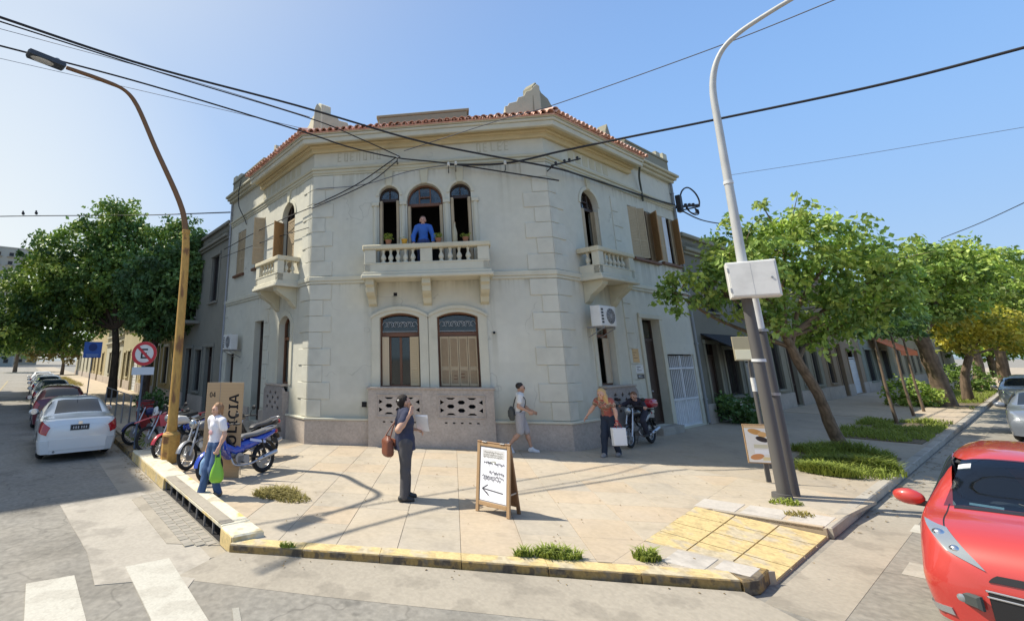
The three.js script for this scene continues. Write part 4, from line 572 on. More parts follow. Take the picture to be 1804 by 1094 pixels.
// doors and gate
{
  const door = (F, x0, x1, y0, y1, tr) => { const d = hp(F, 'door', [...frameGeo([x0, x1, y0, y1, 0], 0.07, -0.33, -0.24, [[x0 + 0.06, x1 - 0.06, tr, tr + 0.1]])], Mt.door); const m = (x0 + x1) / 2; for (const [a, b] of [[x0 + 0.075, m - 0.005], [m + 0.005, x1 - 0.075]]) { sub(d, 'door_leaf', [...leafPanel(a, b, y0 + 0.02, tr - 0.005, -0.3, 0.04), box(b - a - 0.04, tr - y0 - 0.06, 0.015, (a + b) / 2, (y0 + tr) / 2, -0.285)], Mt.door); } sub(d, 'handle', sph(0.03, m + 0.07, y0 + 1.05, -0.24), Mt.alu); pane(d, [[x0 + 0.08, tr + 0.11], [x1 - 0.08, tr + 0.11], [x1 - 0.08, y1 - 0.08], [x0 + 0.08, y1 - 0.08]], -0.28); return d; };
  door(FR, 4.62, 5.85, 0.36, 3.78, 3.05); door(FL, -4.35, -3.5, 0.36, 3.86, 3.1);
  hp(FR, 'doorstep', cbox(4.5, 6.0, 0.1, 0.355, -0.34, 0.3, 0.015), Mt.concrete); hp(FL, 'doorstep', cbox(-4.45, -3.42, 0.1, 0.355, -0.34, 0.12, 0.015), Mt.concrete);
  hp(FR, 'door_surround', [cbox(5.86, 6.08, 0.36, 3.9, 0.001, 0.05, 0.01), cbox(4.42, 4.61, 0.8, 3.9, 0.001, 0.05, 0.01), cbox(4.42, 6.08, 3.79, 3.95, 0.0015, 0.07, 0.012)], Mt.trim);
  const g = hp(FR, 'gate', frameGeo([6.22, 8.35, 0.2, 2.62, 0], 0.06, -0.12, -0.05, [[7.24, 7.32, 0.24, 2.58], [6.27, 8.3, 1.05, 1.12], [6.27, 8.3, 2.1, 2.16]]), Mt.whiteMetal);
  for (let i = 0; i < 14; i++) { const x = 6.36 + i * 0.142; if (Math.abs(x - 7.28) > 0.06) sub(g, 'gate_bar', cbox(x - 0.02, x + 0.02, 0.25, 2.57, -0.105, -0.065, 0.006), Mt.whiteMetal); }
  sub(g, 'kick_plate', [cbox(6.28, 7.24, 0.26, 1.05, -0.1, -0.09), cbox(7.32, 8.3, 0.26, 1.05, -0.1, -0.09)], Mt.whiteMetal);
  const d2 = hp(FL, 'door', frameGeo([-7.3, -6.4, 0.3, 2.7, 0], 0.06, -0.3, -0.22), Mt.brownDark); sub(d2, 'door_leaf', leafPanel(-7.24, -6.46, 0.32, 2.64, -0.28, 0.04).concat(box(0.74, 2.28, 0.015, -6.85, 1.48, -0.265)), Mt.door);
  // rain pipes and conduits
  hp(FR, 'downpipe', [tube([[8.62, 9.5, 0.08], [8.62, 6, 0.06], [8.62, 0.2, 0.06]], 0.05, 20, 8), ...[1, 3, 5, 7, 9].map((y) => cbox(8.54, 8.7, y, y + 0.04, 0, 0.12, 0.005))], std([0.24, 0.26, 0.28], 0.6));
  hp(FR, 'conduit', tube([[5.25, 9.45, 0.5], [5.45, 9.4, 0.36], [5.7, 9.05, 0.16], [5.85, 8.6, 0.1], [5.9, 8.15, 0.08]], 0.035, 16, 6), std([0.06, 0.07, 0.06], 0.8));
  hp(FL, 'conduit', tube([[-5.8, 9.9, 0.4], [-5.95, 9.4, 0.42], [-6.0, 8.8, 0.35], [-5.85, 8.25, 0.12], [-5.8, 8.0, 0.05]], 0.02, 20, 6), Mt.cable);
  hp(FL, 'downpipe', tube([[-7.75, 9.4, 0.07], [-7.75, 5, 0.06], [-7.75, 0.2, 0.06]], 0.045, 16, 8), std([0.3, 0.31, 0.33], 0.6));
}
// wall-mounted things
function acUnit(F, x, y, n, label, ry2 = 0) {
  const v = V3(x, 0, n).applyAxisAngle(V3(0, 1, 0), F.ry), t = thing('air_conditioner', label, 'air conditioner', [F.o[0] + v.x, y, F.o[2] + v.z], F.ry);
  const W = 0.86, H = 0.58, D = 0.3; part(t, 'casing', cbox(0, W, 0, H, 0, D, 0.02), Mt.white);
  part(t, 'fan_grille', [...[0.06, 0.11, 0.16, 0.21].map((r) => { const g = new THREE.TorusGeometry(r, 0.006, 6, 24); g.translate(0.56, H / 2, D + 0.012); return g; }), ...[0, 1, 2, 3, 4, 5].map((k) => box(0.44, 0.008, 0.006, 0.56, H / 2, D + 0.014, 0, 0, k * Math.PI / 6))], Mt.galv);
  part(t, 'fan_opening', cyl(0.225, 0.225, 0.01, 0.56, H / 2, D, 24, Math.PI / 2), Mt.black); part(t, 'vent', [0, 1, 2, 3, 4].map((k) => cbox(0.06, 0.17, 0.08 + k * 0.09, 0.135 + k * 0.09, D - 0.002, D + 0.006, 0.003)), Mt.black);
  part(t, 'bracket', [cbox(0.1, 0.14, -0.05, 0, -0.2, D, 0.005), cbox(0.72, 0.76, -0.05, 0, -0.2, D, 0.005), rod([0.12, -0.05, D], [0.12, -0.3, -0.18], 0.015), rod([0.74, -0.05, D], [0.74, -0.3, -0.18], 0.015)], Mt.steel); return t;
}
acUnit(FR, 1.08, 3.38, 0.28, 'white air conditioner under the right balcony bracket');
acUnit(FL, -6.35, 2.85, 0.2, 'white air conditioner on the left facade above the cardboard board');
{
  const plaque = (x, y, w, h, mat, label, bits) => { const v = V3(x, 0, 0.002).applyAxisAngle(V3(0, 1, 0), FR.ry), t = thing('wall_plaque', label, 'plaque', [BX + v.x, y, v.z], FR.ry); part(t, 'plate', cbox(0, w, 0, h, 0, 0.03, 0.008), mat); part(t, 'rim', [cbox(0, w, 0, 0.02, 0.03, 0.036, 0.002), cbox(0, w, h - 0.02, h, 0.03, 0.036, 0.002)], mat); part(t, 'raised_lines', [0.3, 0.5, 0.7].map((k) => cbox(w * 0.14, w * (0.6 + 0.25 * Math.sin(k * 9)), h * k, h * k + 0.018, 0.03, 0.034, 0.002)), bits); };
  plaque(3.72, 2.36, 0.42, 0.42, std([0.52, 0.34, 0.16], 0.4, { metalness: 0.5, map: T.shade }), 'square bronze plaque beside the right doorway, topmost of three', Mt.brown);
  plaque(3.82, 2.02, 0.5, 0.26, Mt.white, 'white plaque under the bronze plaque beside the right doorway', Mt.poleGrey);
  plaque(3.86, 1.86, 0.46, 0.12, Mt.poleGrey, 'narrow dark plaque lowest of three beside the right doorway', Mt.galv);
}
// ---------------------------------------------------------------- neighbouring houses along both streets, blocks farther off
{
  const tones = {}; const tone = (c) => tones[c.join()] || (tones[c.join()] = std(c, 0.92, { map: T.plaster, bumpMap: T.plasterB, bumpScale: 0.005 }));
  // ops: [kind, s from the near end, width, y0, y1, rise]
  function rowHouse(side, s0, w, h, color, label, ops, o = {}) {
    const L = side === 'L', F = L ? FL : FR, q = L ? LP(s0 + w, o.n || 0) : RP(s0, o.n || 0), X = (s) => (L ? w - s : s);
    const t = thing(o.name || 'row_house', label, o.cat || 'house', [q[0], 0.12, q[1]], F.ry), m = tone(color), D = o.depth || 9;
    const open = ops.filter((p) => p[0] !== 'balcony' && p[0] !== 'awning').map((p) => { const a = X(p[1]), b = X(p[1] + p[2]); return [p[0], Math.min(a, b), Math.max(a, b), p[3], p[4], p[5] || 0, p[6]]; });
    part(t, 'wall', [prism([[0, 0], [w, 0], [w, h], [0, h]], -0.3, 0, open.map((p) => archPts(p[1], p[2], p[3], p[4], p[5]))), box(w, h, 0.2, w / 2, h / 2, -D), box(0.25, h, D - 0.4, 0.126, h / 2, -D / 2), box(0.25, h, D - 0.4, w - 0.126, h / 2, -D / 2)], m);
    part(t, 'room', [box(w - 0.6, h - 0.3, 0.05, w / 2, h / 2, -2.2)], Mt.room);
    part(t, 'roof', box(w - 0.02, 0.2, D, w / 2, h - 0.45, -D / 2), Mt.grime);
    part(t, 'cornice', [cbox(0.01, w - 0.01, h - 0.16, h, 0.001, 0.14, 0.02), cbox(0.01, w - 0.01, h - 0.75, h - 0.6, 0.001, 0.2, 0.03), cbox(0.01, w - 0.01, h - 0.86, h - 0.75, 0.001, 0.1, 0.02)], o.trim || m);
    for (const g of open.filter((p) => p[0] !== 'window').sort((a, b) => a[1] - b[1]).concat([[0, w, w]]).reduce((g, p) => { if (p[1] - g.x > 0.1) g.l.push(cbox(g.x + 0.002, p[1] - 0.002, 0, 0.7, 0.001, 0.06, 0.01)); g.x = p[2]; return g; }, { x: 0, l: [] }).l) part(t, 'plinth', g, o.plinth || Mt.stone);
    for (const [k, a, b, y0, y1, rise, mat] of open) {
      const wdw = part(t, k === 'door' ? 'door' : k === 'garage' ? 'garage_door' : 'window', frameGeo([a, b, y0, y1, rise], 0.06, -0.22, -0.14, k === 'window' ? [[(a + b) / 2 - 0.03, (a + b) / 2 + 0.03, y0 + 0.05, y1 - 0.03]] : [[a + 0.05, b - 0.05, y1 - 0.5, y1 - 0.42]]), mat || Mt.brownDark);
      if (k === 'window') { sub(wdw, 'pane', prism(archPts(a + 0.06, b - 0.06, y0 + 0.06, y1, Math.max(0, rise - 0.06)), -0.19, -0.185), Mt.glass); sub(wdw, 'sill', cbox(a - 0.1, b + 0.1, y0 - 0.1, y0 - 0.002, 0.001, 0.12, 0.015), m); sub(wdw, 'grille', Array.from({ length: Math.round((b - a) / 0.14) }, (_, i) => cyl(0.009, 0.009, y1 - y0, a + 0.07 + i * 0.14, (y0 + y1) / 2, -0.06, 6)), Mt.iron); }
      else sub(wdw, 'leaf', [box(b - a - 0.12, y1 - y0 - 0.6, 0.03, (a + b) / 2, (y0 + y1 - 0.5) / 2, -0.19), ...(k === 'garage' ? Array.from({ length: 9 }, (_, i) => cbox(a + 0.07, b - 0.07, y0 + 0.1 + i * 0.22, y0 + 0.28 + i * 0.22, -0.17, -0.15, 0.01)) : leafPanel(a + 0.07, (a + b) / 2 - 0.004, y0 + 0.03, y1 - 0.52, -0.18, 0.04).concat(leafPanel((a + b) / 2 + 0.004, b - 0.07, y0 + 0.03, y1 - 0.52, -0.18, 0.04)))], mat || Mt.door);
      part(t, 'surround', [cbox(a - 0.14, a - 0.003, y0, y1 + rise * 0.4, 0.001, 0.04, 0.01), cbox(b + 0.003, b + 0.14, y0, y1 + rise * 0.4, 0.001, 0.04, 0.01), cbox(a - 0.18, b + 0.18, y1 + rise + 0.004, y1 + rise + 0.16, 0.001, 0.08, 0.015)], o.trim || m);
    }
    for (const p of ops) { const a = Math.min(X(p[1]), X(p[1] + p[2])), b = a + p[2];
      if (p[0] === 'balcony') { const bal = part(t, 'balcony', cbox(a, b, p[3], p[3] + 0.14, 0.001, 0.9, 0.02), m); sub(bal, 'railing', [cbox(a + 0.03, b - 0.03, p[3] + 1.0, p[3] + 1.05, 0.82, 0.87, 0.005), ...Array.from({ length: Math.round(p[2] / 0.13) }, (_, i) => cyl(0.01, 0.01, 0.9, a + 0.05 + i * 0.13, p[3] + 0.58, 0.845, 6))], Mt.iron); }
      if (p[0] === 'awning') { const f = prism([[0, p[4]], [p[5], p[3] + 0.35], [p[5], p[3]], [p[5] - 0.02, p[3]], [p[5] - 0.03, p[3] + 0.32], [0, p[4] - 0.05]], -p[2] / 2, p[2] / 2); f.rotateY(-Math.PI / 2); f.translate((a + b) / 2, 0, 0); part(t, 'awning', uvbox(f), p[6]); } }
    return t;
  }
  // left street, beyond the corner house
  rowHouse('L', 7.95, 8.6, 8.6, [0.42, 0.41, 0.40], 'grey two storey house next to the left end of the corner house', [['door', 1.2, 1.0, 0.05, 2.9, 0], ['window', 2.9, 1.0, 0.9, 2.8, 0], ['door', 4.6, 1.1, 0.05, 2.9, 0], ['window', 6.6, 1.1, 0.9, 2.8, 0], ['window', 1.2, 1.1, 5.0, 7.2, 0], ['window', 4.4, 1.1, 4.5, 7.2, 0], ['window', 6.6, 1.1, 5.0, 7.2, 0], ['balcony', 3.6, 3.0, 4.1, 5]]);
  rowHouse('L', 16.6, 9.4, 4.9, [0.60, 0.47, 0.24], 'ochre single storey house behind the tree trunks on the left street', [['window', 0.9, 1.2, 1.0, 3.1, 0], ['door', 3.2, 1.1, 0.05, 3.2, 0], ['window', 5.4, 1.2, 1.0, 3.1, 0], ['window', 7.5, 1.2, 1.0, 3.1, 0]], { trim: Mt.trim });
  rowHouse('L', 26.1, 8.4, 5.6, [0.72, 0.66, 0.50], 'cream house farther along the left street past the ochre one', [['garage', 0.8, 2.6, 0.05, 2.7, 0, Mt.whiteMetal], ['window', 4.4, 1.2, 1.0, 3.0, 0], ['door', 6.5, 1.0, 0.05, 2.9, 0]]);
  rowHouse('L', 34.6, 10.5, 4.6, [0.74, 0.73, 0.68], 'white low house far along the left street', [['window', 1.2, 1.3, 1.0, 3.0, 0], ['door', 4.1, 1.1, 0.05, 2.9, 0], ['window', 6.6, 1.3, 1.0, 3.0, 0]]);
  rowHouse('L', 45.2, 14, 6.4, [0.70, 0.60, 0.40], 'sand coloured house in the distance on the left street', [['window', 1.8, 1.3, 1.0, 3.0, 0], ['door', 5.2, 1.2, 0.05, 2.9, 0], ['window', 8.6, 1.3, 1.0, 3.0, 0], ['window', 11.2, 1.3, 1.0, 3.0, 0]]);
  rowHouse('L', 59.4, 22, 5.2, [0.72, 0.70, 0.62], 'last pale house visible down the left street', [['window', 3, 1.4, 1.0, 3.0, 0], ['door', 8, 1.2, 0.05, 2.9, 0], ['window', 13, 1.4, 1.0, 3.0, 0]]);
  // right street
  const black = std([0.012, 0.012, 0.013], 0.85), orange = std([0.62, 0.16, 0.055], 0.8);
  rowHouse('R', 8.8, 7.4, 7.3, [0.30, 0.295, 0.275], 'stained concrete building with a black awning right of the corner house', [['door', 0.7, 1.1, 0.05, 2.9, 0, Mt.brownDark], ['window', 2.5, 1.4, 0.9, 2.7, 0], ['garage', 4.6, 2.2, 0.05, 2.7, 0, Mt.steel], ['awning', 0.5, 3.5, 2.35, 3.3, 1.1, black], ['window', 1.4, 1.3, 4.2, 5.7, 0], ['window', 4.7, 1.3, 4.2, 5.7, 0]], { trim: Mt.grime });
  rowHouse('R', 16.25, 9.5, 6.6, [0.46, 0.44, 0.40], 'grey low house with tall barred windows behind the leaning tree', [['window', 0.9, 1.2, 0.9, 3.3, 0.2], ['door', 3.1, 1.2, 0.05, 3.4, 0.2], ['window', 5.3, 1.2, 0.9, 3.3, 0.2], ['window', 7.5, 1.2, 0.9, 3.3, 0.2]]);
  rowHouse('R', 25.8, 10.5, 7.4, [0.52, 0.40, 0.32], 'brownish pink house seen through the crown of the leaning tree', [['window', 1.0, 1.3, 0.9, 3.1, 0], ['door', 3.6, 1.2, 0.05, 3.2, 0], ['garage', 6.4, 2.8, 0.05, 2.8, 0, Mt.whiteMetal]]);
  rowHouse('R', 36.4, 12, 6.2, [0.40, 0.44, 0.42], 'grey green shop with an orange awning down the right street', [['window', 1.2, 2.2, 0.7, 2.9, 0], ['door', 4.4, 1.2, 0.05, 2.9, 0], ['window', 7.2, 2.6, 0.7, 2.9, 0], ['awning', 3.2, 7.6, 2.5, 3.9, 1.6, orange]]);
  rowHouse('R', 48.5, 16, 6.0, [0.58, 0.54, 0.46], 'pale house beyond the orange awning down the right street', [['window', 2, 1.4, 0.9, 3.1, 0], ['door', 5.5, 1.2, 0.05, 3.0, 0], ['window', 9, 1.4, 0.9, 3.1, 0], ['window', 12.6, 1.4, 0.9, 3.1, 0]]);
  rowHouse('R', 64.6, 30, 5.6, [0.50, 0.47, 0.44], 'last house visible down the right street', [['window', 4, 1.6, 0.9, 3.1, 0], ['door', 10, 1.3, 0.05, 3.0, 0], ['window', 16, 1.6, 0.9, 3.1, 0]]);
  // apartment blocks: across the left street (they throw the long shadow over it) and far away in the haze
  function block(pos, ry, w, h, d, color, label, cols, rows, step) {
    const t = thing('apartment_block', label, 'apartment block', pos, ry), m = tone(color); part(t, 'wall', box(w, h, d, w / 2, h / 2, -d / 2), m);
    part(t, 'roof', [cbox(-0.15, w + 0.15, h, h + 0.5, -d - 0.15, 0.15, 0.05)], m);
    const wg = norm(cbox(-0.75, 0.75, 0, 1.5, 0.002, 0.05, 0.02)), pg = norm(box(1.3, 1.3, 0.02, 0, 0.75, 0.055)), bg = norm(cbox(-1.3, 1.3, -0.25, -0.1, 0.003, 1.1, 0.03));
    for (let i = 0; i < cols; i++) for (let j = 0; j < rows; j++) { const f = part(t, 'window', wg, Mt.shutterDk, [(i + 0.5) * w / cols, 1.2 + j * (h - 1) / rows, 0]); sub(f, 'pane', pg, Mt.black); if (j) sub(f, 'balcony', bg, m); }
    return t;
  }
  const far = (s, n) => { const p = LP(s, n); return [p[0], 0, p[1]]; };
  block(far(11.9, 16), Math.PI * 0.75, 14.6, 24, 14, [0.55, 0.52, 0.46], 'beige apartment block across the left street opposite the parked white car', 3, 8);
  block(far(26.6, 16.2), Math.PI * 0.75, 6.0, 46, 14, [0.62, 0.61, 0.58], 'tall pale apartment tower across the left street', 2, 15);
  block(far(38, 16), Math.PI * 0.75, 8, 22, 14, [0.50, 0.44, 0.36], 'brown apartment block across the left street after the tower', 3, 7);
  block([-176, 0, -128], Math.PI * 0.25, 20, 44, 18, [0.66, 0.66, 0.66], 'hazy white high-rise at the far end of the left street', 5, 13);
  block([-196, 0, -165], Math.PI * 0.25, 16, 30, 18, [0.60, 0.60, 0.60], 'lower hazy block beside the far white high-rise', 4, 9);
}
// ---------------------------------------------------------------- lamps, signs, boards
const canvasTex = (w, h, draw) => { const c = document.createElement('canvas'); c.width = w; c.height = h; draw(c.getContext('2d'), w, h); const t = new THREE.CanvasTexture(c); t.colorSpace = THREE.SRGBColorSpace; return t; };
const quadUV = (g, w, h, x0, y0) => { const p = g.attributes.position, u = g.attributes.uv; for (let i = 0; i < p.count; i++) u.setXY(i, (p.getX(i) - x0) / w, (p.getY(i) - y0) / h); return g; };
{
  const t = thing('street_lamp', 'ochre painted lamp post with a bent arm by the left kerb', 'street lamp', [-6.66, 0.15, 2.92]);
  const W = (x, y, z) => [x + 6.66, y - 0.15, z - 2.92];
  part(t, 'base', [prism(arcPts(0, 0, 0.2, Math.PI / 8, Math.PI * 15 / 8, 7), 0, 0.62, [], 0.02).rotateX(-Math.PI / 2), lathe([[0.2, 0.6], [0.19, 0.64], [0.12, 0.68], [0.11, 0.72]], 0, 0, 0, 16)], Mt.rust);
  part(t, 'pole', pole([[0, 0.6, 0], W(-6.69, 3.0, 2.93), W(-6.73, 5.2, 2.95), W(-6.76, 5.75, 2.98)], [0.118, 0.105, 0.095, 0.085], 14, 6), Mt.rust);
  part(t, 'collar', cyl(0.1, 0.1, 0.1, ...W(-6.755, 5.72, 2.975), 14), Mt.rust);
  part(t, 'arm', pole([W(-6.757, 5.7, 2.975), W(-6.86, 6.3, 3.08), W(-7.4, 7.8, 3.68), W(-7.85, 8.98, 4.16), W(-8.0, 9.16, 4.38), W(-8.25, 9.18, 4.8), W(-8.66, 9.13, 5.48)], [0.075, 0.07, 0.06, 0.055, 0.05, 0.05, 0.045], 12, 6), std([0.20, 0.105, 0.05], 0.7, { map: T.shade }));
  const hd = part(t, 'lamp_head', cbox(-0.14, 0.14, -0.05, 0.06, -0.37, 0.37, 0.04), std([0.05, 0.06, 0.075], 0.5), W(-8.86, 9.11, 5.83), -0.57);
  sub(hd, 'lens', sph(0.115, 0, -0.05, 0.07, 1, 0.35, 2, 12), phys([0.5, 0.5, 0.48], 0.2));
  sub(hd, 'photocell', cyl(0.05, 0.05, 0.07, 0, 0.1, -0.2, 10), Mt.galv);
}
{
  const B = [5.5, 0.15, 3.96], W = (x, y, z) => [x - B[0], y - B[1], z - B[2]];
  const t = thing('street_lamp', 'tall pale lamp post with a curved top and dark lower part on the right', 'street lamp', B);
  part(t, 'lower_pole', [cyl(0.085, 0.1, 3.5, 0.035, 1.75, 0.005, 16), cyl(0.14, 0.15, 0.08, 0, 0.04, 0, 16)], Mt.poleGrey);
  part(t, 'pole', pole([W(5.56, 3.6, 3.98), W(5.59, 5.2, 3.985), W(5.62, 7.0, 3.99), W(5.64, 8.06, 4.03), W(5.73, 8.52, 4.13), W(5.86, 8.78, 4.25), W(6.04, 8.94, 4.44), W(6.4, 9.08, 4.8), W(7.4, 9.3, 5.8)], [0.085, 0.078, 0.068, 0.062, 0.058, 0.054, 0.05, 0.045, 0.04], 14, 6), std([0.46, 0.47, 0.47], 0.5, { map: T.shade }));
  part(t, 'joint_ring', [cyl(0.085, 0.085, 0.06, ...W(5.6, 5.9, 3.987), 14), cyl(0.11, 0.11, 0.05, 0.04, 2.3, 0.005, 14)], Mt.whiteMetal);
  const hd = part(t, 'lamp_head', cbox(-0.13, 0.13, -0.05, 0.07, -0.35, 0.35, 0.04), Mt.galv, W(7.6, 9.3, 6.0), Math.PI / 4); sub(hd, 'lens', sph(0.11, 0, -0.05, 0.05, 1, 0.35, 2, 12), phys([0.5, 0.5, 0.48], 0.2));
  const c = thing('meter_cabinet', 'white metal cabinet strapped to the two poles on the right', 'cabinet', [5.62, 3.58, 4.0], -0.42);
  part(c, 'body', cbox(-0.34, 0.40, 0, 0.66, -0.06, 0.34, 0.015), Mt.white); part(c, 'door', cbox(-0.31, 0.37, 0.03, 0.63, 0.34, 0.352, 0.004), Mt.white); part(c, 'hinge', [cbox(-0.335, -0.315, 0.1, 0.18, 0.33, 0.36, 0.003), cbox(-0.335, -0.315, 0.48, 0.56, 0.33, 0.36, 0.003)], Mt.galv); part(c, 'lock', cyl(0.018, 0.018, 0.02, 0.3, 0.33, 0.355, 10, Math.PI / 2), Mt.steel); part(c, 'vent', [0, 1, 2, 3].map((k) => cbox(0.401, 0.405, 0.15 + k * 0.05, 0.175 + k * 0.05, 0.05, 0.25, 0.001)), Mt.steel); part(c, 'seam', cbox(0.02, 0.026, 0.035, 0.625, 0.3525, 0.3535, 0.0002), Mt.galv);
  const p = thing('service_pole', 'dark grey pole standing right beside the tall lamp post', 'pole', [5.80, 0.15, 3.76]);
  part(p, 'shaft', [cyl(0.075, 0.09, 2.9, 0, 1.45, 0, 14)], Mt.poleGrey); part(p, 'sleeve', cyl(0.06, 0.065, 0.9, -0.02, 3.3, 0.02, 12), Mt.whiteMetal); for (const y of [1.7, 2.85]) part(p, 'band', cyl(0.1, 0.1, 0.05, 0, y, 0, 14), Mt.steel);
}
{ // prohibition sign
  const t = thing('no_parking_sign', 'round red and white no parking sign on a post among the motorcycles', 'road sign', [-8.6, 0.15, 1.46], 0.35);
  part(t, 'post', cyl(0.03, 0.03, 2.75, 0, 1.375, 0, 10), std([0.10, 0.13, 0.18], 0.6));
  part(t, 'disc', cyl(0.33, 0.33, 0.012, 0, 2.5, 0.042, 32, Math.PI / 2), Mt.white); { const g = new THREE.RingGeometry(0.235, 0.328, 40); const s = prism([...arcPts(0, 0, 0.328, 0, 6.2831, 40)], 0, 0.006, [arcPts(0, 0, 0.245, 0, 6.2831, 40)]); part(t, 'red_ring', tf(s, 0, 2.5, 0.049), Mt.red); part(t, 'red_bar', [box(0.07, 0.5, 0.005, 0, 2.5, 0.0535, 0, 0, 0.785)], Mt.red); }
  part(t, 'letter', [box(0.045, 0.27, 0.005, -0.065, 2.5, 0.0515), box(0.15, 0.045, 0.0045, 0.01, 2.613, 0.0515), box(0.13, 0.045, 0.0045, 0.0, 2.5, 0.0515), box(0.15, 0.045, 0.0045, 0.01, 2.387, 0.0515)], Mt.black);
  part(t, 'plate', cbox(-0.28, 0.30, 1.92, 2.13, 0.035, 0.047, 0.004), std([0.55, 0.60, 0.64], 0.5)); part(t, 'clamp', [cbox(-0.05, 0.05, 2.45, 2.49, -0.04, 0.036, 0.004), cbox(-0.05, 0.05, 2.0, 2.04, -0.04, 0.034, 0.004)], Mt.galv);
}
{
  const t = thing('blue_sign', 'blue information sign on a thin post far along the left pavement', 'road sign', [-18.4, 0.15, -8.4], 0.4);
  part(t, 'post', cyl(0.03, 0.03, 3.2, 0, 1.6, 0, 8), Mt.steel); part(t, 'plate', cbox(-0.42, 0.42, 2.42, 3.22, 0.035, 0.05, 0.005), Mt.blueSign); part(t, 'disc', cyl(0.2, 0.2, 0.006, 0, 2.95, 0.053, 20, Math.PI / 2), std([0.01, 0.035, 0.16], 0.5)); part(t, 'white_line', [box(0.6, 0.05, 0.004, 0, 2.58, 0.053), box(0.5, 0.04, 0.004, 0, 2.5, 0.053)], std([0.25, 0.33, 0.5], 0.5));
}
{ // small sign on a pole behind the poster
  const t = thing('pole_sign', 'thin pole with a small cream panel behind the poster on the right', 'sign', [6.72, 0.15, 1.4], -0.2);
  part(t, 'post', [cyl(0.04, 0.045, 2.2, 0.05, 1.1, 0, 10), cyl(0.03, 0.03, 0.9, 0.05, 2.3, 0, 10)], Mt.poleGrey); part(t, 'band', cyl(0.046, 0.046, 0.3, 0.05, 1.75, 0, 10), Mt.white); part(t, 'panel', cbox(-0.24, 0.12, 2.28, 2.82, 0.05, 0.075, 0.006), std([0.42, 0.37, 0.24], 0.6)); part(t, 'cream_patch', cbox(-0.22, 0.1, 2.31, 2.53, 0.076, 0.082, 0.003), std([0.85, 0.80, 0.58], 0.5)); part(t, 'white_plate', cbox(0.22, 0.36, 2.3, 2.7, 0.0, 0.02, 0.004), std([0.55, 0.62, 0.62], 0.5));
}
{ // poster board on a leg
  const t = thing('poster_board', 'white and orange poster board on a short post by the tall lamp', 'poster board', [5.9, 0.15, 2.82], -0.12);
  part(t, 'post', cbox(0.02, 0.1, 0, 0.62, -0.05, -0.01, 0.006), Mt.poleGrey); part(t, 'board', cbox(-0.24, 0.3, 0.34, 1.06, -0.005, 0.02, 0.004), Mt.wood);
  const tx = canvasTex(256, 340, (c, w, h) => { c.fillStyle = '#f3efe6'; c.fillRect(0, 0, w, h); c.fillStyle = '#e9c79a'; c.fillRect(0, 0, w, 26); c.fillStyle = '#d8a05a'; c.beginPath(); c.ellipse(90, 60, 62, 26, 0.2, 0, 7); c.fill(); c.fillStyle = '#e8b878'; c.beginPath(); c.ellipse(150, 84, 40, 26, 0, 0, 7); c.fill(); c.fillStyle = '#3a3332'; c.beginPath(); c.ellipse(140, 128, 54, 24, 0.25, 0, 7); c.fill(); c.fillRect(96, 116, 40, 20); c.fillStyle = '#ddd6b8'; c.fillRect(60, 176, 120, 34); c.fillStyle = '#ffffff'; c.fillRect(60, 224, 170, 40); c.fillStyle = '#dd9a64'; c.beginPath(); c.ellipse(74, 290, 60, 26, -0.2, 0, 7); c.fill(); c.fillStyle = '#efdca8'; c.fillRect(120, 290, 136, 30); });
  part(t, 'poster', quadUV(norm(box(0.5, 0.68, 0.003, 0.03, 0.7, 0.0225)), 0.5, 0.68, -0.22, 0.36), std(null, 0.6, { map: tx }));
}
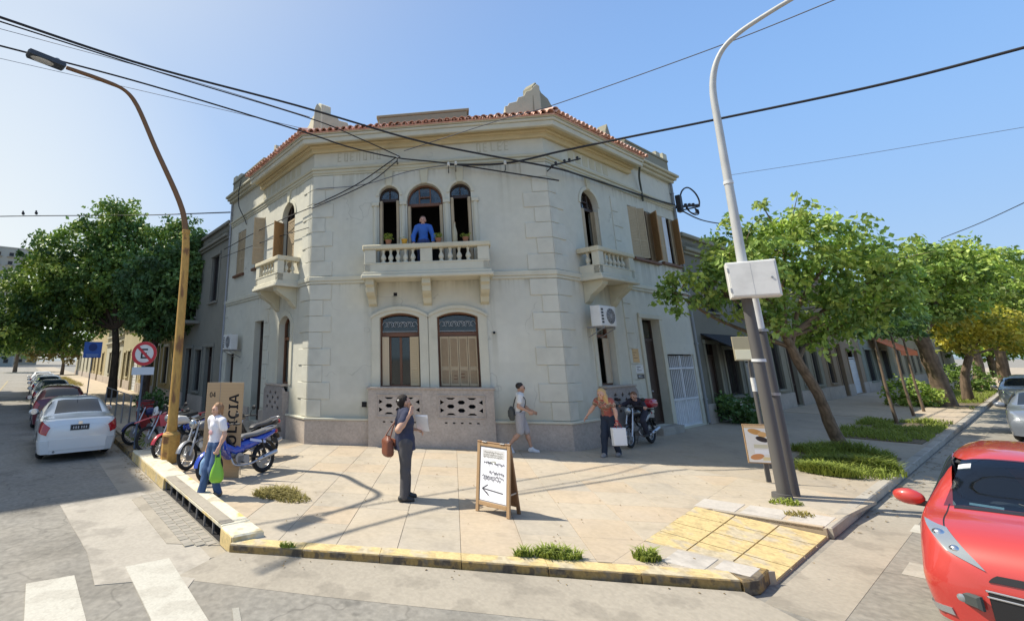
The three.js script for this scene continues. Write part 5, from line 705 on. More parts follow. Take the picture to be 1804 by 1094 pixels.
{ // A-frame board: hand-written white panel in a wooden frame
  const t = thing('a_frame_board', 'wooden sandwich board with a hand-written white panel and a left arrow', 'sandwich board', [0.6, 0.15, 5.5], -0.62);
  const lean = 0.16, H = 1.04, W = 0.6;
  const tx = canvasTex(256, 448, (c, w, h) => {
    c.fillStyle = '#e9e9ef'; c.fillRect(0, 0, w, h); c.lineCap = 'round'; const r = rng(17), scr = (y, x0, x1, hh, lw, col) => { c.strokeStyle = col; c.lineWidth = lw; c.beginPath(); let x = x0; c.moveTo(x, y); while (x < x1) { const dx = 5 + r() * 9; c.quadraticCurveTo(x + dx * 0.4, y - hh * (0.4 + r() * 0.8), x + dx * 0.7, y + hh * (r() - 0.4)); x += dx; c.lineTo(x, y + hh * 0.35 * (r() - 0.5)); } c.stroke(); };
    c.fillStyle = '#cfcdcb'; c.fillRect(18, 14, w - 36, 74); for (const y of [40, 62, 78]) scr(y, 30, w - 40, 16, 4, '#8d8a86'); scr(132, 34, 110, 22, 5, '#4b4c55'); scr(136, 140, 228, 22, 5, '#4f505a'); scr(120, 104, 150, 18, 5, '#8a8a76'); scr(212, 90, 228, 30, 4, '#5a5b63'); scr(250, 16, 226, 26, 4, '#62636b'); scr(268, 30, 200, 20, 5, '#77777e');
    c.strokeStyle = '#3a3b44'; c.lineWidth = 10; c.beginPath(); c.moveTo(24, 352); c.lineTo(222, 366); c.moveTo(24, 352); c.lineTo(74, 318); c.moveTo(24, 352); c.lineTo(84, 398); c.stroke(); c.fillStyle = '#2d2e36'; c.beginPath(); c.moveTo(40, 372); c.lineTo(100, 412); c.lineTo(70, 376); c.fill();
  });
  const face = (sgn, panel) => {
    const g = [cbox(-W / 2, -W / 2 + 0.055, 0, H, -0.02, 0.02, 0.006), cbox(W / 2 - 0.055, W / 2, 0, H, -0.02, 0.02, 0.006), cbox(-W / 2 + 0.055, W / 2 - 0.055, H - 0.075, H - 0.004, -0.018, 0.018, 0.006), cbox(-W / 2 + 0.055, W / 2 - 0.055, 0.1, 0.16, -0.018, 0.018, 0.006)]; const p = merge(g); p.rotateX(-lean); if (sgn < 0) p.rotateY(Math.PI); p.translate(0, 0, sgn * lean * H * 0.97); const f = part(t, 'frame', p, sgn > 0 ? Mt.wood : Mt.woodDark);
    const b = norm(box(W - 0.11, H - 0.24, 0.012, 0, 0.16 + (H - 0.24) / 2, -0.004)); b.rotateX(-lean); if (sgn < 0) b.rotateY(Math.PI); b.translate(0, 0, sgn * lean * H * 0.97); sub(f, 'backing', b, sgn > 0 ? std([0.3, 0.3, 0.31], 0.7) : Mt.woodDark);
    if (sgn > 0) { const q = norm(box(W - 0.135, H - 0.27, 0.003, 0, 0.175 + (H - 0.27) / 2, 0.0045)); quadUV(q, W - 0.135, H - 0.27, -(W - 0.135) / 2, 0.175); q.rotateX(-lean); q.translate(0, 0, lean * H * 0.97); sub(f, 'writing', q, std(null, 0.5, { map: tx })); }
  };
  face(1); face(-1);
  part(t, 'hinge', [cbox(-0.2, -0.12, H * 0.975, H * 0.985, -0.03, 0.03, 0.002), cbox(0.12, 0.2, H * 0.975, H * 0.985, -0.03, 0.03, 0.002)], Mt.steel); part(t, 'stay', [cbox(-W / 2 + 0.01, -W / 2 + 0.02, 0.3, 0.32, -0.11, 0.11, 0.003), cbox(W / 2 - 0.02, W / 2 - 0.01, 0.3, 0.32, -0.11, 0.11, 0.003)], Mt.steel);
}
{ // folded cardboard sheet with lettering that reads upwards
  const t = thing('cardboard_sheet', 'tall folded cardboard sheet lettered POLICIA behind the girl', 'cardboard', [-4.93, 0.15, 4.06], 0.1);
  const mk = (w, h, txt, size, x, y) => canvasTex(w, h, (c) => { c.fillStyle = '#b89a74'; c.fillRect(0, 0, w, h); for (let i = 0; i < 60; i++) { c.fillStyle = i % 2 ? 'rgba(90,66,40,0.02)' : 'rgba(230,205,165,0.02)'; c.fillRect(0, i * h / 60, w, h / 60); } c.save(); c.translate(x, y); if (size > 100) c.rotate(-Math.PI / 2); c.fillStyle = '#1d1a1a'; c.font = `bold ${size}px sans-serif`; c.fillText(txt, 0, 0); c.restore(); });
  const tR = mk(256, 896, 'POLICIA', 150, 210, 700), tL = mk(160, 896, '04', 70, 34, 140); const H = 1.86;
  const pr = part(t, 'right_leaf', cbox(0.004, 0.53, 0, H, -0.008, 0.008, 0.002), Mt.cardboard); pr.rotation.y = -0.1; const rp = sub(pr, 'lettering', quadUV(norm(box(0.515, H - 0.02, 0.002, 0.268, H / 2, 0.0095)), 0.515, H - 0.02, 0.0105, 0.01), std(null, 0.9, { map: tR }));
  const pl = part(t, 'left_leaf', cbox(-0.27, -0.004, 0, H, -0.008, 0.008, 0.002), Mt.cardboard); pl.rotation.y = 0.35; sub(pl, 'numbers', quadUV(norm(box(0.26, H - 0.02, 0.002, -0.137, H / 2, 0.0095)), 0.26, H - 0.02, -0.267, 0.01), std(null, 0.9, { map: tL }));
}
// ---------------------------------------------------------------- overhead cables, insulators, birds
{
  const C = (pts, r0, label, mat = Mt.cable, group) => solo('overhead_cable', tube(pts, r0 * 1.0, 40, 6), mat, label, 'cable', group);
  C([[-9.19, 9.36, 7.2], [-7.21, 9.5, 4.82], [-4.02, 9.31, 2.68], [-1.86, 9.04, 1.36], [-1.02, 8.76, 1.24], [0.05, 8.5, 1.02], [1.67, 8.27, 0.5], [3.28, 7.96, 0.16], [4.3, 8.14, -1.06], [7.7, 8.35, -4.5], [9.06, 8.46, -5.82]], 0.032, 'thickest black cable, from the top left corner to the right end of the corner house');
  C([[-9.24, 9.3, 7.15], [-6.92, 9.42, 4.56], [-3.73, 9.1, 2.28], [-2.45, 8.86, 1.24], [-1.37, 8.62, 0.3]], 0.018, 'cable just under the thickest one that ends over the middle arched window');
  C([[-10.19, 9.43, 6.33], [-7.54, 9.34, 4.31], [-4.1, 8.9, 1.97], [-2.9, 8.72, 1.1], [-1.5, 8.62, 0.25], [0.11, 8.32, 0.22], [3.31, 7.59, 0.12]], 0.024, 'black cable passing over the lamp arm on the left and along the frieze');
  C([[-19.38, 16.41, -0.33], [-10.23, 13.06, -0.58], [-4.48, 10.48, -0.08]], 0.012, 'thin faint blue wire reaching the left roof corner', Mt.cableGrey);
  C([[-19.19, 15.09, -0.69], [-11.33, 12.47, -0.55], [-4.6, 10.07, -0.16]], 0.010, 'faintest thin wire below the blue one on the left', Mt.cableGrey);
  C([[11.53, 8.37, 4.07], [9.78, 8.43, 2.81], [7.04, 8.5, 1.52], [4.93, 8.4, 0.99], [3.42, 8.42, 0.35], [1.79, 8.19, 0.25], [0.11, 8.29, 0.2]], 0.034, 'thick black cable from the right edge to the insulators over the windows');
  C([[8.25, 9.64, 4.41], [6.49, 9.59, 3.12], [3.19, 9.34, 1.51], [1.56, 8.98, 1.48], [-1.25, 8.83, 0.25]], 0.014, 'pale wire from the top right crossing the eave of the house', Mt.cableGrey);
  C([[-1.47, 8.67, 0.22], [-2.56, 7.95, 0.2], [-3.31, 7.6, 0.12], [-4.18, 7.25, 0.09]], 0.018, 'upper of two wires slanting down to the left corner quoins');
  C([[-1.47, 8.54, 0.2], [-2.39, 7.87, 0.16], [-4.13, 7.19, 0.1], [-4.36, 7.18, 0.04], [-6.7, 7.3, -2.2], [-10.02, 7.3, -5.45]], 0.016, 'lower slanting wire that turns the left corner and runs along the left facade');
  C([[0.11, 8.29, 0.2], [-1.13, 8.17, 0.15], [-2.57, 7.84, 0.12], [-4.14, 7.8, 0.1]], 0.012, 'slack beaded wire below the frieze, left of the arched windows', Mt.cableGrey);
  C([[-4.35, 6.53, 0.06], [-6.7, 6.77, -2.25], [-10.32, 6.99, -5.8]], 0.014, 'lowest wire across the left facade');
  C([[-29.58, 11.34, -10.36], [-25.29, 11.39, -11.05], [-19.2, 11.4, -12.01], [-9.74, 8.97, -5.22]], 0.03, 'wire behind the big left tree with two birds on it');
  C([[18.06, 13.82, -17.56], [23.57, 14.06, -16.31], [31.24, 14.47, -14.33]], 0.014, 'faint wire high over the right street', Mt.cableGrey);
  C([[41.49, 12.3, -32.22], [39.27, 12.21, -26.66], [34.81, 11.77, -18.73]], 0.03, 'far wire over the trees at the right edge');
  C([[9.09, 8.34, -5.82], [11.85, 8.72, -9.44], [15.85, 9.56, -14.06]], 0.03, 'cable from the black bracket towards the trees on the right');
  const ins = (p, label) => { const t = thing('insulator', label, 'insulator', p); part(t, 'bell', lathe([[0, 0], [0.03, 0], [0.05, 0.02], [0.035, 0.04], [0.055, 0.06], [0.035, 0.08], [0.045, 0.11], [0.02, 0.13], [0, 0.13]], 0, 0, 0, 12), Mt.porcelain); part(t, 'pin', [cyl(0.012, 0.012, 0.2, 0, -0.05, 0, 8), rod([0, -0.14, 0], [0, -0.14, -0.22], 0.014)], Mt.iron); return t; };
  ins([-1.47, 8.6, 0.24], 'white insulator left of the middle keystone where slanting wires meet'); ins([0.11, 8.24, 0.22], 'white insulator above the right arched window'); ins([0.33, 8.25, 0.22], 'second white insulator just right of the one over the right arched window'); ins([1.79, 8.14, 0.26], 'white insulator on the frieze right of the arched windows');
  const k = thing('insulator_rack', 'slanted black bar carrying insulators over the right front corner', 'cable rack', [3.1, 8.0, 0.3]); const a = [0, 0, 0], b = [1.0, 0.42, -0.62]; part(k, 'bar', rod(a, b, 0.025), Mt.iron); for (const q of [0.15, 0.45, 0.62, 0.9]) part(k, 'insulator', lathe([[0, 0], [0.04, 0], [0.03, 0.05], [0.045, 0.07], [0.03, 0.11], [0, 0.12]], b[0] * q, b[1] * q - 0.02, b[2] * q, 10), Mt.iron); part(k, 'strut', rod([b[0] * 0.1, b[1] * 0.1, b[2] * 0.1], [-0.1, -0.1, -0.18], 0.018), Mt.iron);
  const rb = thing('cable_bracket', 'black bracket with a looped cable coil at the right end of the house', 'bracket', [9.35, 8.42, -6.05], Math.PI / 4);
  part(rb, 'arm', [cbox(-0.1, 0.12, -0.2, 0.5, -0.1, 0.08, 0.01), rod([0, 0.02, 0], [0.95, 0.18, 0.35], 0.05), rod([0, -0.14, 0], [0.9, 0.1, 0.33], 0.03)], Mt.iron);
  part(rb, 'coil', [0, 1, 2].map((i) => { const g = new THREE.TorusGeometry(0.42 + i * 0.03, 0.03, 8, 28, Math.PI * 1.15); g.rotateZ(Math.PI * 1.02); g.scale(1.12, 0.42, 1); g.translate(0.52, -0.02 - i * 0.03, 0.2 + i * 0.03); return g; }), Mt.cable);
  part(rb, 'loop', tube([[0.02, 0.3, 0], [0.2, 0.72, 0.1], [0.55, 0.9, 0.2], [0.9, 0.72, 0.3], [1.05, 0.4, 0.35], [1.0, 0.12, 0.33]], 0.03, 30, 8), Mt.cable); part(rb, 'clamp', [0.3, 0.5, 0.7].map((q) => cbox(0.95 * q - 0.04, 0.95 * q + 0.04, 0.12 * q, 0.12 * q + 0.14, 0.35 * q - 0.05, 0.35 * q + 0.05, 0.01)), Mt.iron);
  const bird = (p, label) => { const t = thing('bird', label, 'bird', p, 0.6); part(t, 'body', [sph(0.09, 0, 0.1, 0, 1, 1.0, 1.5, 12), sph(0.055, 0, 0.2, 0.1, 1, 1, 1, 10), rod([0, 0.2, 0.14], [0, 0.19, 0.21], 0.018, 0.004, 6)], std([0.07, 0.07, 0.08], 0.8)); part(t, 'tail', box(0.06, 0.015, 0.16, 0, 0.06, -0.18, 0.4), Mt.black); part(t, 'leg', [rod([-0.02, 0.04, 0], [-0.02, -0.02, 0], 0.008), rod([0.02, 0.04, 0], [0.02, -0.02, 0], 0.008)], Mt.black); };
  bird([-26.71, 11.44, -10.78], 'dark bird on the wire, the left one of two'); bird([-25.89, 11.46, -10.92], 'dark bird on the wire, the right one of two');
}
// things on the middle balcony
{
  const potP = [[0, 0], [0.06, 0], [0.085, 0.13], [0.095, 0.13], [0.095, 0.16], [0.078, 0.16], [0.075, 0.14], [0, 0.14]];
  const pot = (p, mat, label, leaves, seed, h) => { const t = thing('potted_plant', label, 'plant', p); part(t, 'pot', lathe(potP, 0, 0, 0, 14), mat); const r = rng(seed), pos = []; for (let i = 0; i < leaves; i++) { const a = r() * 6.28, b = r() * 6.28, q = 0.04 + 0.1 * r(), y = 0.15 + h * r(), l = 0.05; pos.push(q * Math.cos(a), y, q * Math.sin(a), q * Math.cos(a) + l * Math.cos(b), y + l * r(), q * Math.sin(a) + l * Math.sin(b), q * Math.cos(a) - l * 0.6 * Math.sin(b), y + l * 0.5, q * Math.sin(a) + l * 0.6 * Math.cos(b)); } const g = new THREE.BufferGeometry(); g.setAttribute('position', new THREE.Float32BufferAttribute(pos, 3)); g.computeVertexNormals(); part(t, 'leaves', g, Mt.grass); };
  const clay = std([0.34, 0.15, 0.08], 0.9);
  pot([-1.72, 5.70, 0.66], clay, 'leafy pot plant on the balcony rail before the left arched window', 160, 3, 0.18); pot([-1.25, 5.70, 0.66], std([0.62, 0.33, 0.03], 0.6), 'bright yellow pot on the balcony rail left of the person in blue', 14, 4, 0.05); pot([-0.27, 5.70, 0.62], clay, 'pot plant on the balcony rail right of the person in blue', 120, 5, 0.14); pot([0.5, 5.70, 0.62], clay, 'small pot plant on the balcony rail before the right arched window', 60, 6, 0.1);
  const b = thing('bottle', 'pale bottle standing on the balcony rail near the right arched window', 'bottle', [0.2, 5.70, 0.6]); part(b, 'glass_body', lathe([[0, 0], [0.07, 0], [0.075, 0.3], [0.05, 0.42], [0.03, 0.5], [0.03, 0.6], [0, 0.6]], 0, 0, 0, 12), std([0.40, 0.36, 0.24], 0.3)); part(b, 'cap', cyl(0.034, 0.034, 0.05, 0, 0.6, 0, 10), Mt.shutter);
}
// ---------------------------------------------------------------- trees
function leafCloud(blobs, seed, { len = 0.14, wid = 0.06, clusters = 300, per = 40, rad = 0.4, tones, droop = 0.3, noiseS = 0.9 }) {
  const r = rng(seed), pos = [], nor = [], col = [], twigs = [], vol = blobs.map((b) => Math.pow(b[3] * b[4] * b[5], 0.72)), tot = vol.reduce((a, b) => a + b, 0), n = V3(), d = V3(), s = V3();
  blobs.forEach((b, bi) => {
    const k = Math.max(3, Math.round(clusters * vol[bi] / tot));
    for (let i = 0; i < k; i++) {
      const u = r() * 2 - 1, a = r() * 6.283, q0 = r(), w = Math.sqrt(1 - u * u), bump = 0.72 + 0.56 * noise3(u * 2.1 + b[0], Math.cos(a) * w * 2.1 + b[1], Math.sin(a) * w * 2.1 + b[2], seed);
      const out0 = i % 6 === 0, q = out0 ? 0.9 + 0.2 * q0 : Math.pow(q0, 0.42), cx = b[0] + b[3] * q * bump * w * Math.cos(a), cy = b[1] + b[4] * q * bump * u, cz = b[2] + b[5] * q * bump * w * Math.sin(a), R = rad * (out0 ? 0.35 + 0.35 * r() : 0.6 + 0.7 * r()), tone = tones[Math.floor(r() * tones.length)], tb = 0.75 + 0.5 * r(), m = Math.round(per * (0.5 + r()) * (out0 ? 0.45 : 1));
      twigs.push([cx, cy, cz, bi]);
      for (let j = 0; j < m; j++) {
        const v = r() * 2 - 1, c = r() * 6.283, e = Math.sqrt(1 - v * v), p = Math.cbrt(r()) * R, x = cx + p * e * Math.cos(c), y = cy + p * v * 0.75, z = cz + p * e * Math.sin(c);
        d.set(r() - 0.5, r() - 0.5 - droop, r() - 0.5).normalize(); s.set(r() - 0.5, r() - 0.5, r() - 0.5).cross(d).normalize(); n.crossVectors(d, s);
        const L = len * (0.45 + 0.95 * r()), W = wid * (0.7 + 0.5 * r()), f = W * 0.25, k2 = tb * (0.85 + 0.3 * r()), cr = [tone[0] * k2, tone[1] * k2, tone[2] * k2];
        const A = [x, y, z], B = [x + d.x * L * 0.5 + s.x * W - n.x * f, y + d.y * L * 0.5 + s.y * W - n.y * f, z + d.z * L * 0.5 + s.z * W - n.z * f], Cc = [x + d.x * L, y + d.y * L, z + d.z * L], D = [x + d.x * L * 0.5 - s.x * W - n.x * f, y + d.y * L * 0.5 - s.y * W - n.y * f, z + d.z * L * 0.5 - s.z * W - n.z * f];
        pos.push(...A, ...B, ...Cc, ...A, ...Cc, ...D); for (let q2 = 0; q2 < 6; q2++) col.push(...cr);
      }
    }
  });
  const g = new THREE.BufferGeometry(); g.setAttribute('position', new THREE.Float32BufferAttribute(pos, 3)); g.setAttribute('color', new THREE.Float32BufferAttribute(col, 3)); g.computeVertexNormals(); g.setAttribute('uv', new THREE.BufferAttribute(new Float32Array(pos.length / 3 * 2), 2));
  return { g, twigs };
}
const leafM = phys([1, 1, 1], 0.5, { vertexColors: true, transmission: 0.45, thickness: 0, specularIntensity: 0.5 });
function tree(name, label, base, trunk, tr, blobs, opt) {
  const t = thing(name, label, opt.cat || 'tree', base), rel = (p) => [p[0] - base[0], p[1] - base[1], p[2] - base[2]], B = blobs.map((b) => [...rel(b), b[3], b[4], b[5]]), tk = trunk.map(rel);
  const { g, twigs } = leafCloud(B, opt.seed, opt), bark = opt.bark || Mt.bark, top = tk[tk.length - 1];
  const r = rng(opt.seed + 7), g0 = pole(tk, tr, 12, 5); { const p = g0.attributes.position; for (let i = 0; i < p.count; i++) { const k = 1 + 0.0 * i; const q = 0.16 * tr[0] * (noise3(p.getX(i) * 5, p.getY(i) * 3, p.getZ(i) * 5, opt.seed) - 0.5); p.setX(i, p.getX(i) + q); p.setZ(i, p.getZ(i) + q * 0.7); } g0.computeVertexNormals(); }
  part(t, 'trunk', g0, bark);
  const br = []; const rt = tr[tr.length - 1];
  const limb = (a, b, ra, rb, sag = 0.1) => { const m = a.map((v, i) => (v + b[i]) / 2 + (r() - 0.5) * 0.25 * Math.hypot(b[0] - a[0], b[2] - a[2])); m[1] += sag * Math.hypot(b[0] - a[0], b[2] - a[2]); br.push(pole([a, m, b], [ra, (ra + rb) / 2, rb], 7, 3)); return m; };
  B.forEach((b, i) => { const k = Math.max(0, tk.length - 2 - (i % 2)), st = opt.low && i % 3 === 2 ? tk[k].map((v, j) => lerp(v, top[j], 0.6)) : top; const c = [b[0], b[1] - b[4] * 0.25, b[2]]; limb(st, c, rt * 0.62, rt * 0.24); const mine = twigs.filter((q) => q[3] === i); for (let j = 0; j < Math.min(mine.length, opt.twigs || 14); j++) { const q = mine[Math.floor(r() * mine.length)]; limb(c, q, rt * 0.2, rt * 0.05, 0.05); } });
  part(t, 'limb', br, bark);
  const m = new THREE.Mesh(g, opt.mat || leafM); m.name = 'crown'; m.castShadow = m.receiveShadow = true; t.add(m); return t;
}
const GR = [[0.27, 0.40, 0.075], [0.36, 0.48, 0.09], [0.18, 0.29, 0.06], [0.44, 0.54, 0.13]], DK = [[0.12, 0.22, 0.07], [0.155, 0.27, 0.075], [0.095, 0.18, 0.06], [0.19, 0.31, 0.085]], YE = [[0.66, 0.60, 0.09], [0.56, 0.54, 0.09], [0.34, 0.40, 0.07], [0.74, 0.66, 0.13]];
tree('leaning_tree', 'small bright green tree with a leaning forked trunk beside the right kerb', [9.85, 0.15, -0.96], [[9.9, 0.1, -0.98], [9.62, 0.75, -0.85], [9.28, 1.6, -0.55], [8.85, 2.35, -0.3], [8.55, 3.0, -0.1]], [0.165, 0.128, 0.115, 0.105, 0.095],
  [[7.55, 5.1, 0.45, 1.15, 1.0, 1.15], [8.75, 5.5, 0.2, 1.3, 0.95, 1.35], [10.05, 5.3, -0.1, 1.25, 1.0, 1.3], [11.3, 4.8, -0.5, 1.0, 0.9, 1.1], [10.0, 4.0, -0.4, 1.2, 0.8, 1.1], [9.9, 3.2, -0.7, 0.95, 0.55, 0.9], [7.1, 4.2, 0.4, 0.9, 0.7, 0.9], [8.3, 4.2, 0.0, 1.1, 0.8, 1.0], [5.95, 4.25, 0.35, 0.62, 0.55, 0.6], [7.9, 3.45, 0.1, 0.7, 0.45, 0.6], [11.1, 3.9, -0.6, 0.7, 0.6, 0.8]],
  { seed: 3, len: 0.165, wid: 0.052, clusters: 430, per: 32, rad: 0.29, tones: GR, low: true, twigs: 16, droop: 0.4 });
tree('street_tree', 'largest dark green tree over the parked cars on the left street', [-21.52, 0.15, -14.29], [[-21.5, 0.1, -14.3], [-21.55, 1.6, -14.3], [-21.7, 3.2, -14.4], [-22.0, 4.4, -14.5]], [0.32, 0.24, 0.22, 0.2],
  [[-28.6, 7.2, -14.6, 2.3, 2.2, 2.3], [-30.3, 4.6, -14.6, 2.0, 1.5, 2.0], [-23.0, 8.0, -13.6, 2.8, 2.4, 2.2], [-19.0, 7.8, -15.4, 2.3, 2.2, 2.3], [-26.4, 8.5, -14.5, 2.9, 2.7, 2.7], [-23.2, 10.2, -14.5, 2.9, 2.3, 2.8], [-20.0, 9.4, -15.2, 2.6, 2.4, 2.6], [-28.4, 5.4, -15.0, 2.2, 1.7, 2.2], [-24.5, 6.2, -15.4, 2.8, 2.0, 2.6], [-20.6, 6.2, -16.0, 2.6, 2.0, 2.4], [-22.5, 12.2, -14.2, 1.7, 1.1, 1.7], [-26.6, 4.0, -15.6, 2.0, 1.0, 1.8], [-18.6, 11.0, -15.6, 1.4, 1.2, 1.4]],
  { seed: 11, len: 0.28, wid: 0.105, clusters: 1150, per: 44, rad: 0.68, tones: [...GR, ...DK], bark: Mt.barkDark, twigs: 10 });
tree('street_tree', 'dark tree against the left end of the corner house, in front of the grey house', [-15.99, 0.15, -9.48], [[-16, 0.1, -9.5], [-15.9, 1.6, -9.45], [-15.6, 3.0, -9.3], [-15.2, 4.2, -9.2]], [0.26, 0.2, 0.18, 0.16],
  [[-14.7, 6.6, -8.9, 1.9, 1.8, 1.8], [-13.3, 7.0, -9.3, 1.3, 1.7, 1.5], [-13.8, 5.2, -9.5, 1.5, 1.0, 1.4], [-15.6, 4.6, -9.3, 1.7, 1.1, 1.5], [-13.5, 8.4, -9.2, 0.9, 0.8, 1.0], [-16.6, 6.4, -9.6, 1.6, 1.6, 1.6]],
  { seed: 12, len: 0.25, wid: 0.095, clusters: 560, per: 42, rad: 0.5, tones: DK, bark: Mt.barkDark, twigs: 9 });
tree('street_tree', 'green tree with a thick pale trunk down the right pavement', [24.0, 0.15, -14.98], [[24.05, 0.1, -15], [23.9, 1.2, -14.8], [23.6, 2.5, -14.6], [23.4, 3.6, -14.5]], [0.5, 0.34, 0.3, 0.26],
  [[23.4, 6.6, -14.0, 1.7, 1.5, 1.8], [25.4, 6.8, -14.3, 1.9, 1.4, 1.9], [24.4, 5.1, -14.6, 1.7, 1.0, 1.6], [22.7, 4.7, -14.5, 1.2, 0.9, 1.3], [21.9, 4.3, -13.7, 1.2, 0.7, 1.1], [26.6, 6.8, -15.4, 1.4, 1.0, 1.4], [25.6, 7.6, -14.4, 1.0, 0.7, 1.0]],
  { seed: 13, len: 0.22, wid: 0.08, clusters: 420, per: 32, rad: 0.48, tones: GR, twigs: 8 });
tree('flowering_tree', 'yellow flowering tree beyond the thick trunk on the right', [27.6, 0.15, -17.9], [[27.6, 0.1, -17.9], [27.5, 1.5, -17.6], [27.6, 2.5, -17.2]], [0.24, 0.18, 0.15],
  [[25.6, 4.5, -15.9, 1.05, 0.85, 1.0], [27.3, 4.4, -16.5, 1.4, 1.0, 1.3], [29.0, 4.2, -17.0, 1.35, 0.95, 1.2], [27.4, 3.3, -17.2, 1.0, 0.5, 1.0], [30.0, 3.3, -17.6, 0.8, 0.55, 0.8]],
  { seed: 14, len: 0.2, wid: 0.08, clusters: 300, per: 30, rad: 0.48, tones: YE, twigs: 8 });
tree('street_tree', 'tall light green tree at the right edge behind the yellow one', [51.5, 0.15, -41.5], [[51.5, 0.1, -41.5], [51.6, 3, -41.3], [51.8, 5.2, -41.1]], [0.45, 0.35, 0.3],
  [[49.0, 10.4, -40.2, 3.2, 2.3, 3], [53.1, 10.9, -40.6, 3.2, 2.2, 3], [56.0, 9.6, -41.3, 3, 2.4, 3], [51.8, 8.2, -41.2, 3.2, 1.9, 3], [58.0, 7.5, -42, 2.6, 2.2, 2.6], [46.5, 9.0, -40, 2.2, 2, 2.4]],
  { seed: 15, len: 0.38, wid: 0.15, clusters: 420, per: 30, rad: 0.8, tones: GR, twigs: 6 });
tree('street_tree', 'green tree between the thick trunk and the right edge, second row', [40.5, 0.15, -31.5], [[40.5, 0.1, -31.5], [40.6, 2.4, -31.3], [40.4, 4, -31.2]], [0.35, 0.28, 0.24],
  [[39.0, 7.2, -31, 2.4, 1.9, 2.3], [42.2, 7.4, -31.4, 2.4, 1.8, 2.4], [44.8, 6.4, -31.8, 2.2, 1.6, 2.2], [40.5, 5.6, -31.2, 2.2, 1.2, 2]],
  { seed: 16, len: 0.3, wid: 0.12, clusters: 320, per: 28, rad: 0.62, tones: [...GR, [0.19, 0.26, 0.04]], twigs: 6 });
for (const [b, h, l, s] of [[[15.9, 0.15, -7.2], 4.3, 'thin young tree in the shade, nearest behind the leaning tree', 21], [[18.6, 0.15, -9.9], 4.6, 'second thin young tree in the shade, farther along the right pavement', 22], [[20.6, 0.15, -11.9], 4.4, 'third thin young tree, just before the thick trunk', 23]])
  tree('young_tree', l, b, [b, [b[0] - 0.08, 1.5, b[2] + 0.03], [b[0] - 0.05, h - 1.2, b[2]]], [0.055, 0.045, 0.035], [[b[0], h, b[2], 0.9, 0.9, 0.9], [b[0] - 0.7, h - 0.5, b[2] + 0.3, 0.6, 0.5, 0.6], [b[0] + 0.6, h - 0.4, b[2] - 0.3, 0.6, 0.5, 0.6]], { seed: s, len: 0.2, wid: 0.07, clusters: 70, per: 26, rad: 0.42, tones: DK, twigs: 6 });
tree('street_tree', 'sunlit yellow brown tree in the distance on the left street', [-61, 0.15, -54], [[-61, 0.1, -54], [-61, 1.8, -54], [-61.2, 2.6, -54]], [0.3, 0.22, 0.2], [[-62.3, 4.2, -53.9, 2.2, 1.5, 2.2], [-59.4, 3.6, -54.4, 2.0, 1.3, 2], [-65.2, 3.8, -53.4, 2, 1.3, 2]], { seed: 17, len: 0.4, wid: 0.17, clusters: 160, per: 26, rad: 0.75, tones: [[0.26, 0.21, 0.06], [0.20, 0.20, 0.05], [0.30, 0.24, 0.08]], twigs: 5 });
tree('street_tree', 'hazy green tree at the far end of the left street', [-84, 0.15, -68], [[-84, 0.1, -68], [-84, 2.4, -68], [-84, 4, -68]], [0.4, 0.3, 0.25], [[-84, 7, -68, 4, 3, 4], [-88, 6, -70, 3.4, 2.6, 3.4], [-80, 6, -67, 3, 2.4, 3]], { seed: 18, len: 0.55, wid: 0.22, clusters: 200, per: 24, rad: 1.0, tones: GR, twigs: 5 });
for (const [b, l, sd] of [[[66, 0.15, -58], 'farthest tree closing the view down the right street', 41], [[78, 0.15, -62], 'far tree on the other side of the right street', 42], [[58, 0.15, -40], 'round green tree across the right street at the edge of the frame', 43]])
  tree('street_tree', l, b, [b, [b[0], 2.4, b[2]], [b[0], 4, b[2]]], [0.4, 0.3, 0.25], [[b[0], 7.5, b[2], 4.2, 3, 4.2], [b[0] - 4, 6, b[2] - 1, 3.2, 2.6, 3.2], [b[0] + 4, 6, b[2] + 1, 3.2, 2.6, 3.2], [b[0], 4.2, b[2], 4.5, 1.6, 4.5]], { seed: sd, len: 0.5, wid: 0.2, clusters: 300, per: 26, rad: 0.95, tones: GR, twigs: 5 });
const bush = (name, label, p, R, n, seed, tones) => { const t = thing(name, label, 'bush', p), { g, twigs } = leafCloud([[0, R * 0.75, 0, R, R * 0.8, R], [R * 0.6, R * 0.5, R * 0.2, R * 0.6, R * 0.5, R * 0.6]], seed, { len: 0.17, wid: 0.07, clusters: n, per: 26, rad: 0.3, tones }); part(t, 'stem', twigs.slice(0, 14).map((q) => pole([[0, 0, 0], [q[0] * 0.4, q[1] * 0.5, q[2] * 0.4], q], [0.03, 0.02, 0.008], 6, 3)), Mt.bark); const m = new THREE.Mesh(g, leafM); m.name = 'leaves'; m.castShadow = m.receiveShadow = true; t.add(m); };
bush('bush', 'bright green bush beside the thick trunk on the right', [22.3, 0.15, -14.6], 0.95, 60, 31, GR); bush('bush', 'round light green bush farther down the right kerb', [35.6, 0.15, -26.9], 1.3, 70, 32, [[0.16, 0.25, 0.04], [0.2, 0.3, 0.05]]); bush('doorway_bush', 'leafy bush beside the doorway under the black awning', [10.4, 0.15, -6.6], 0.7, 40, 33, DK);
bush('roof_plant', 'wild plant growing on the wall top above the stained concrete building', [12.3, 7.35, -10.3], 0.5, 26, 34, DK);
bush('hedge_bush', 'low dark bush along the left pavement by the barrier', [-13.4, 0.15, -6.4], 0.6, 40, 35, DK);
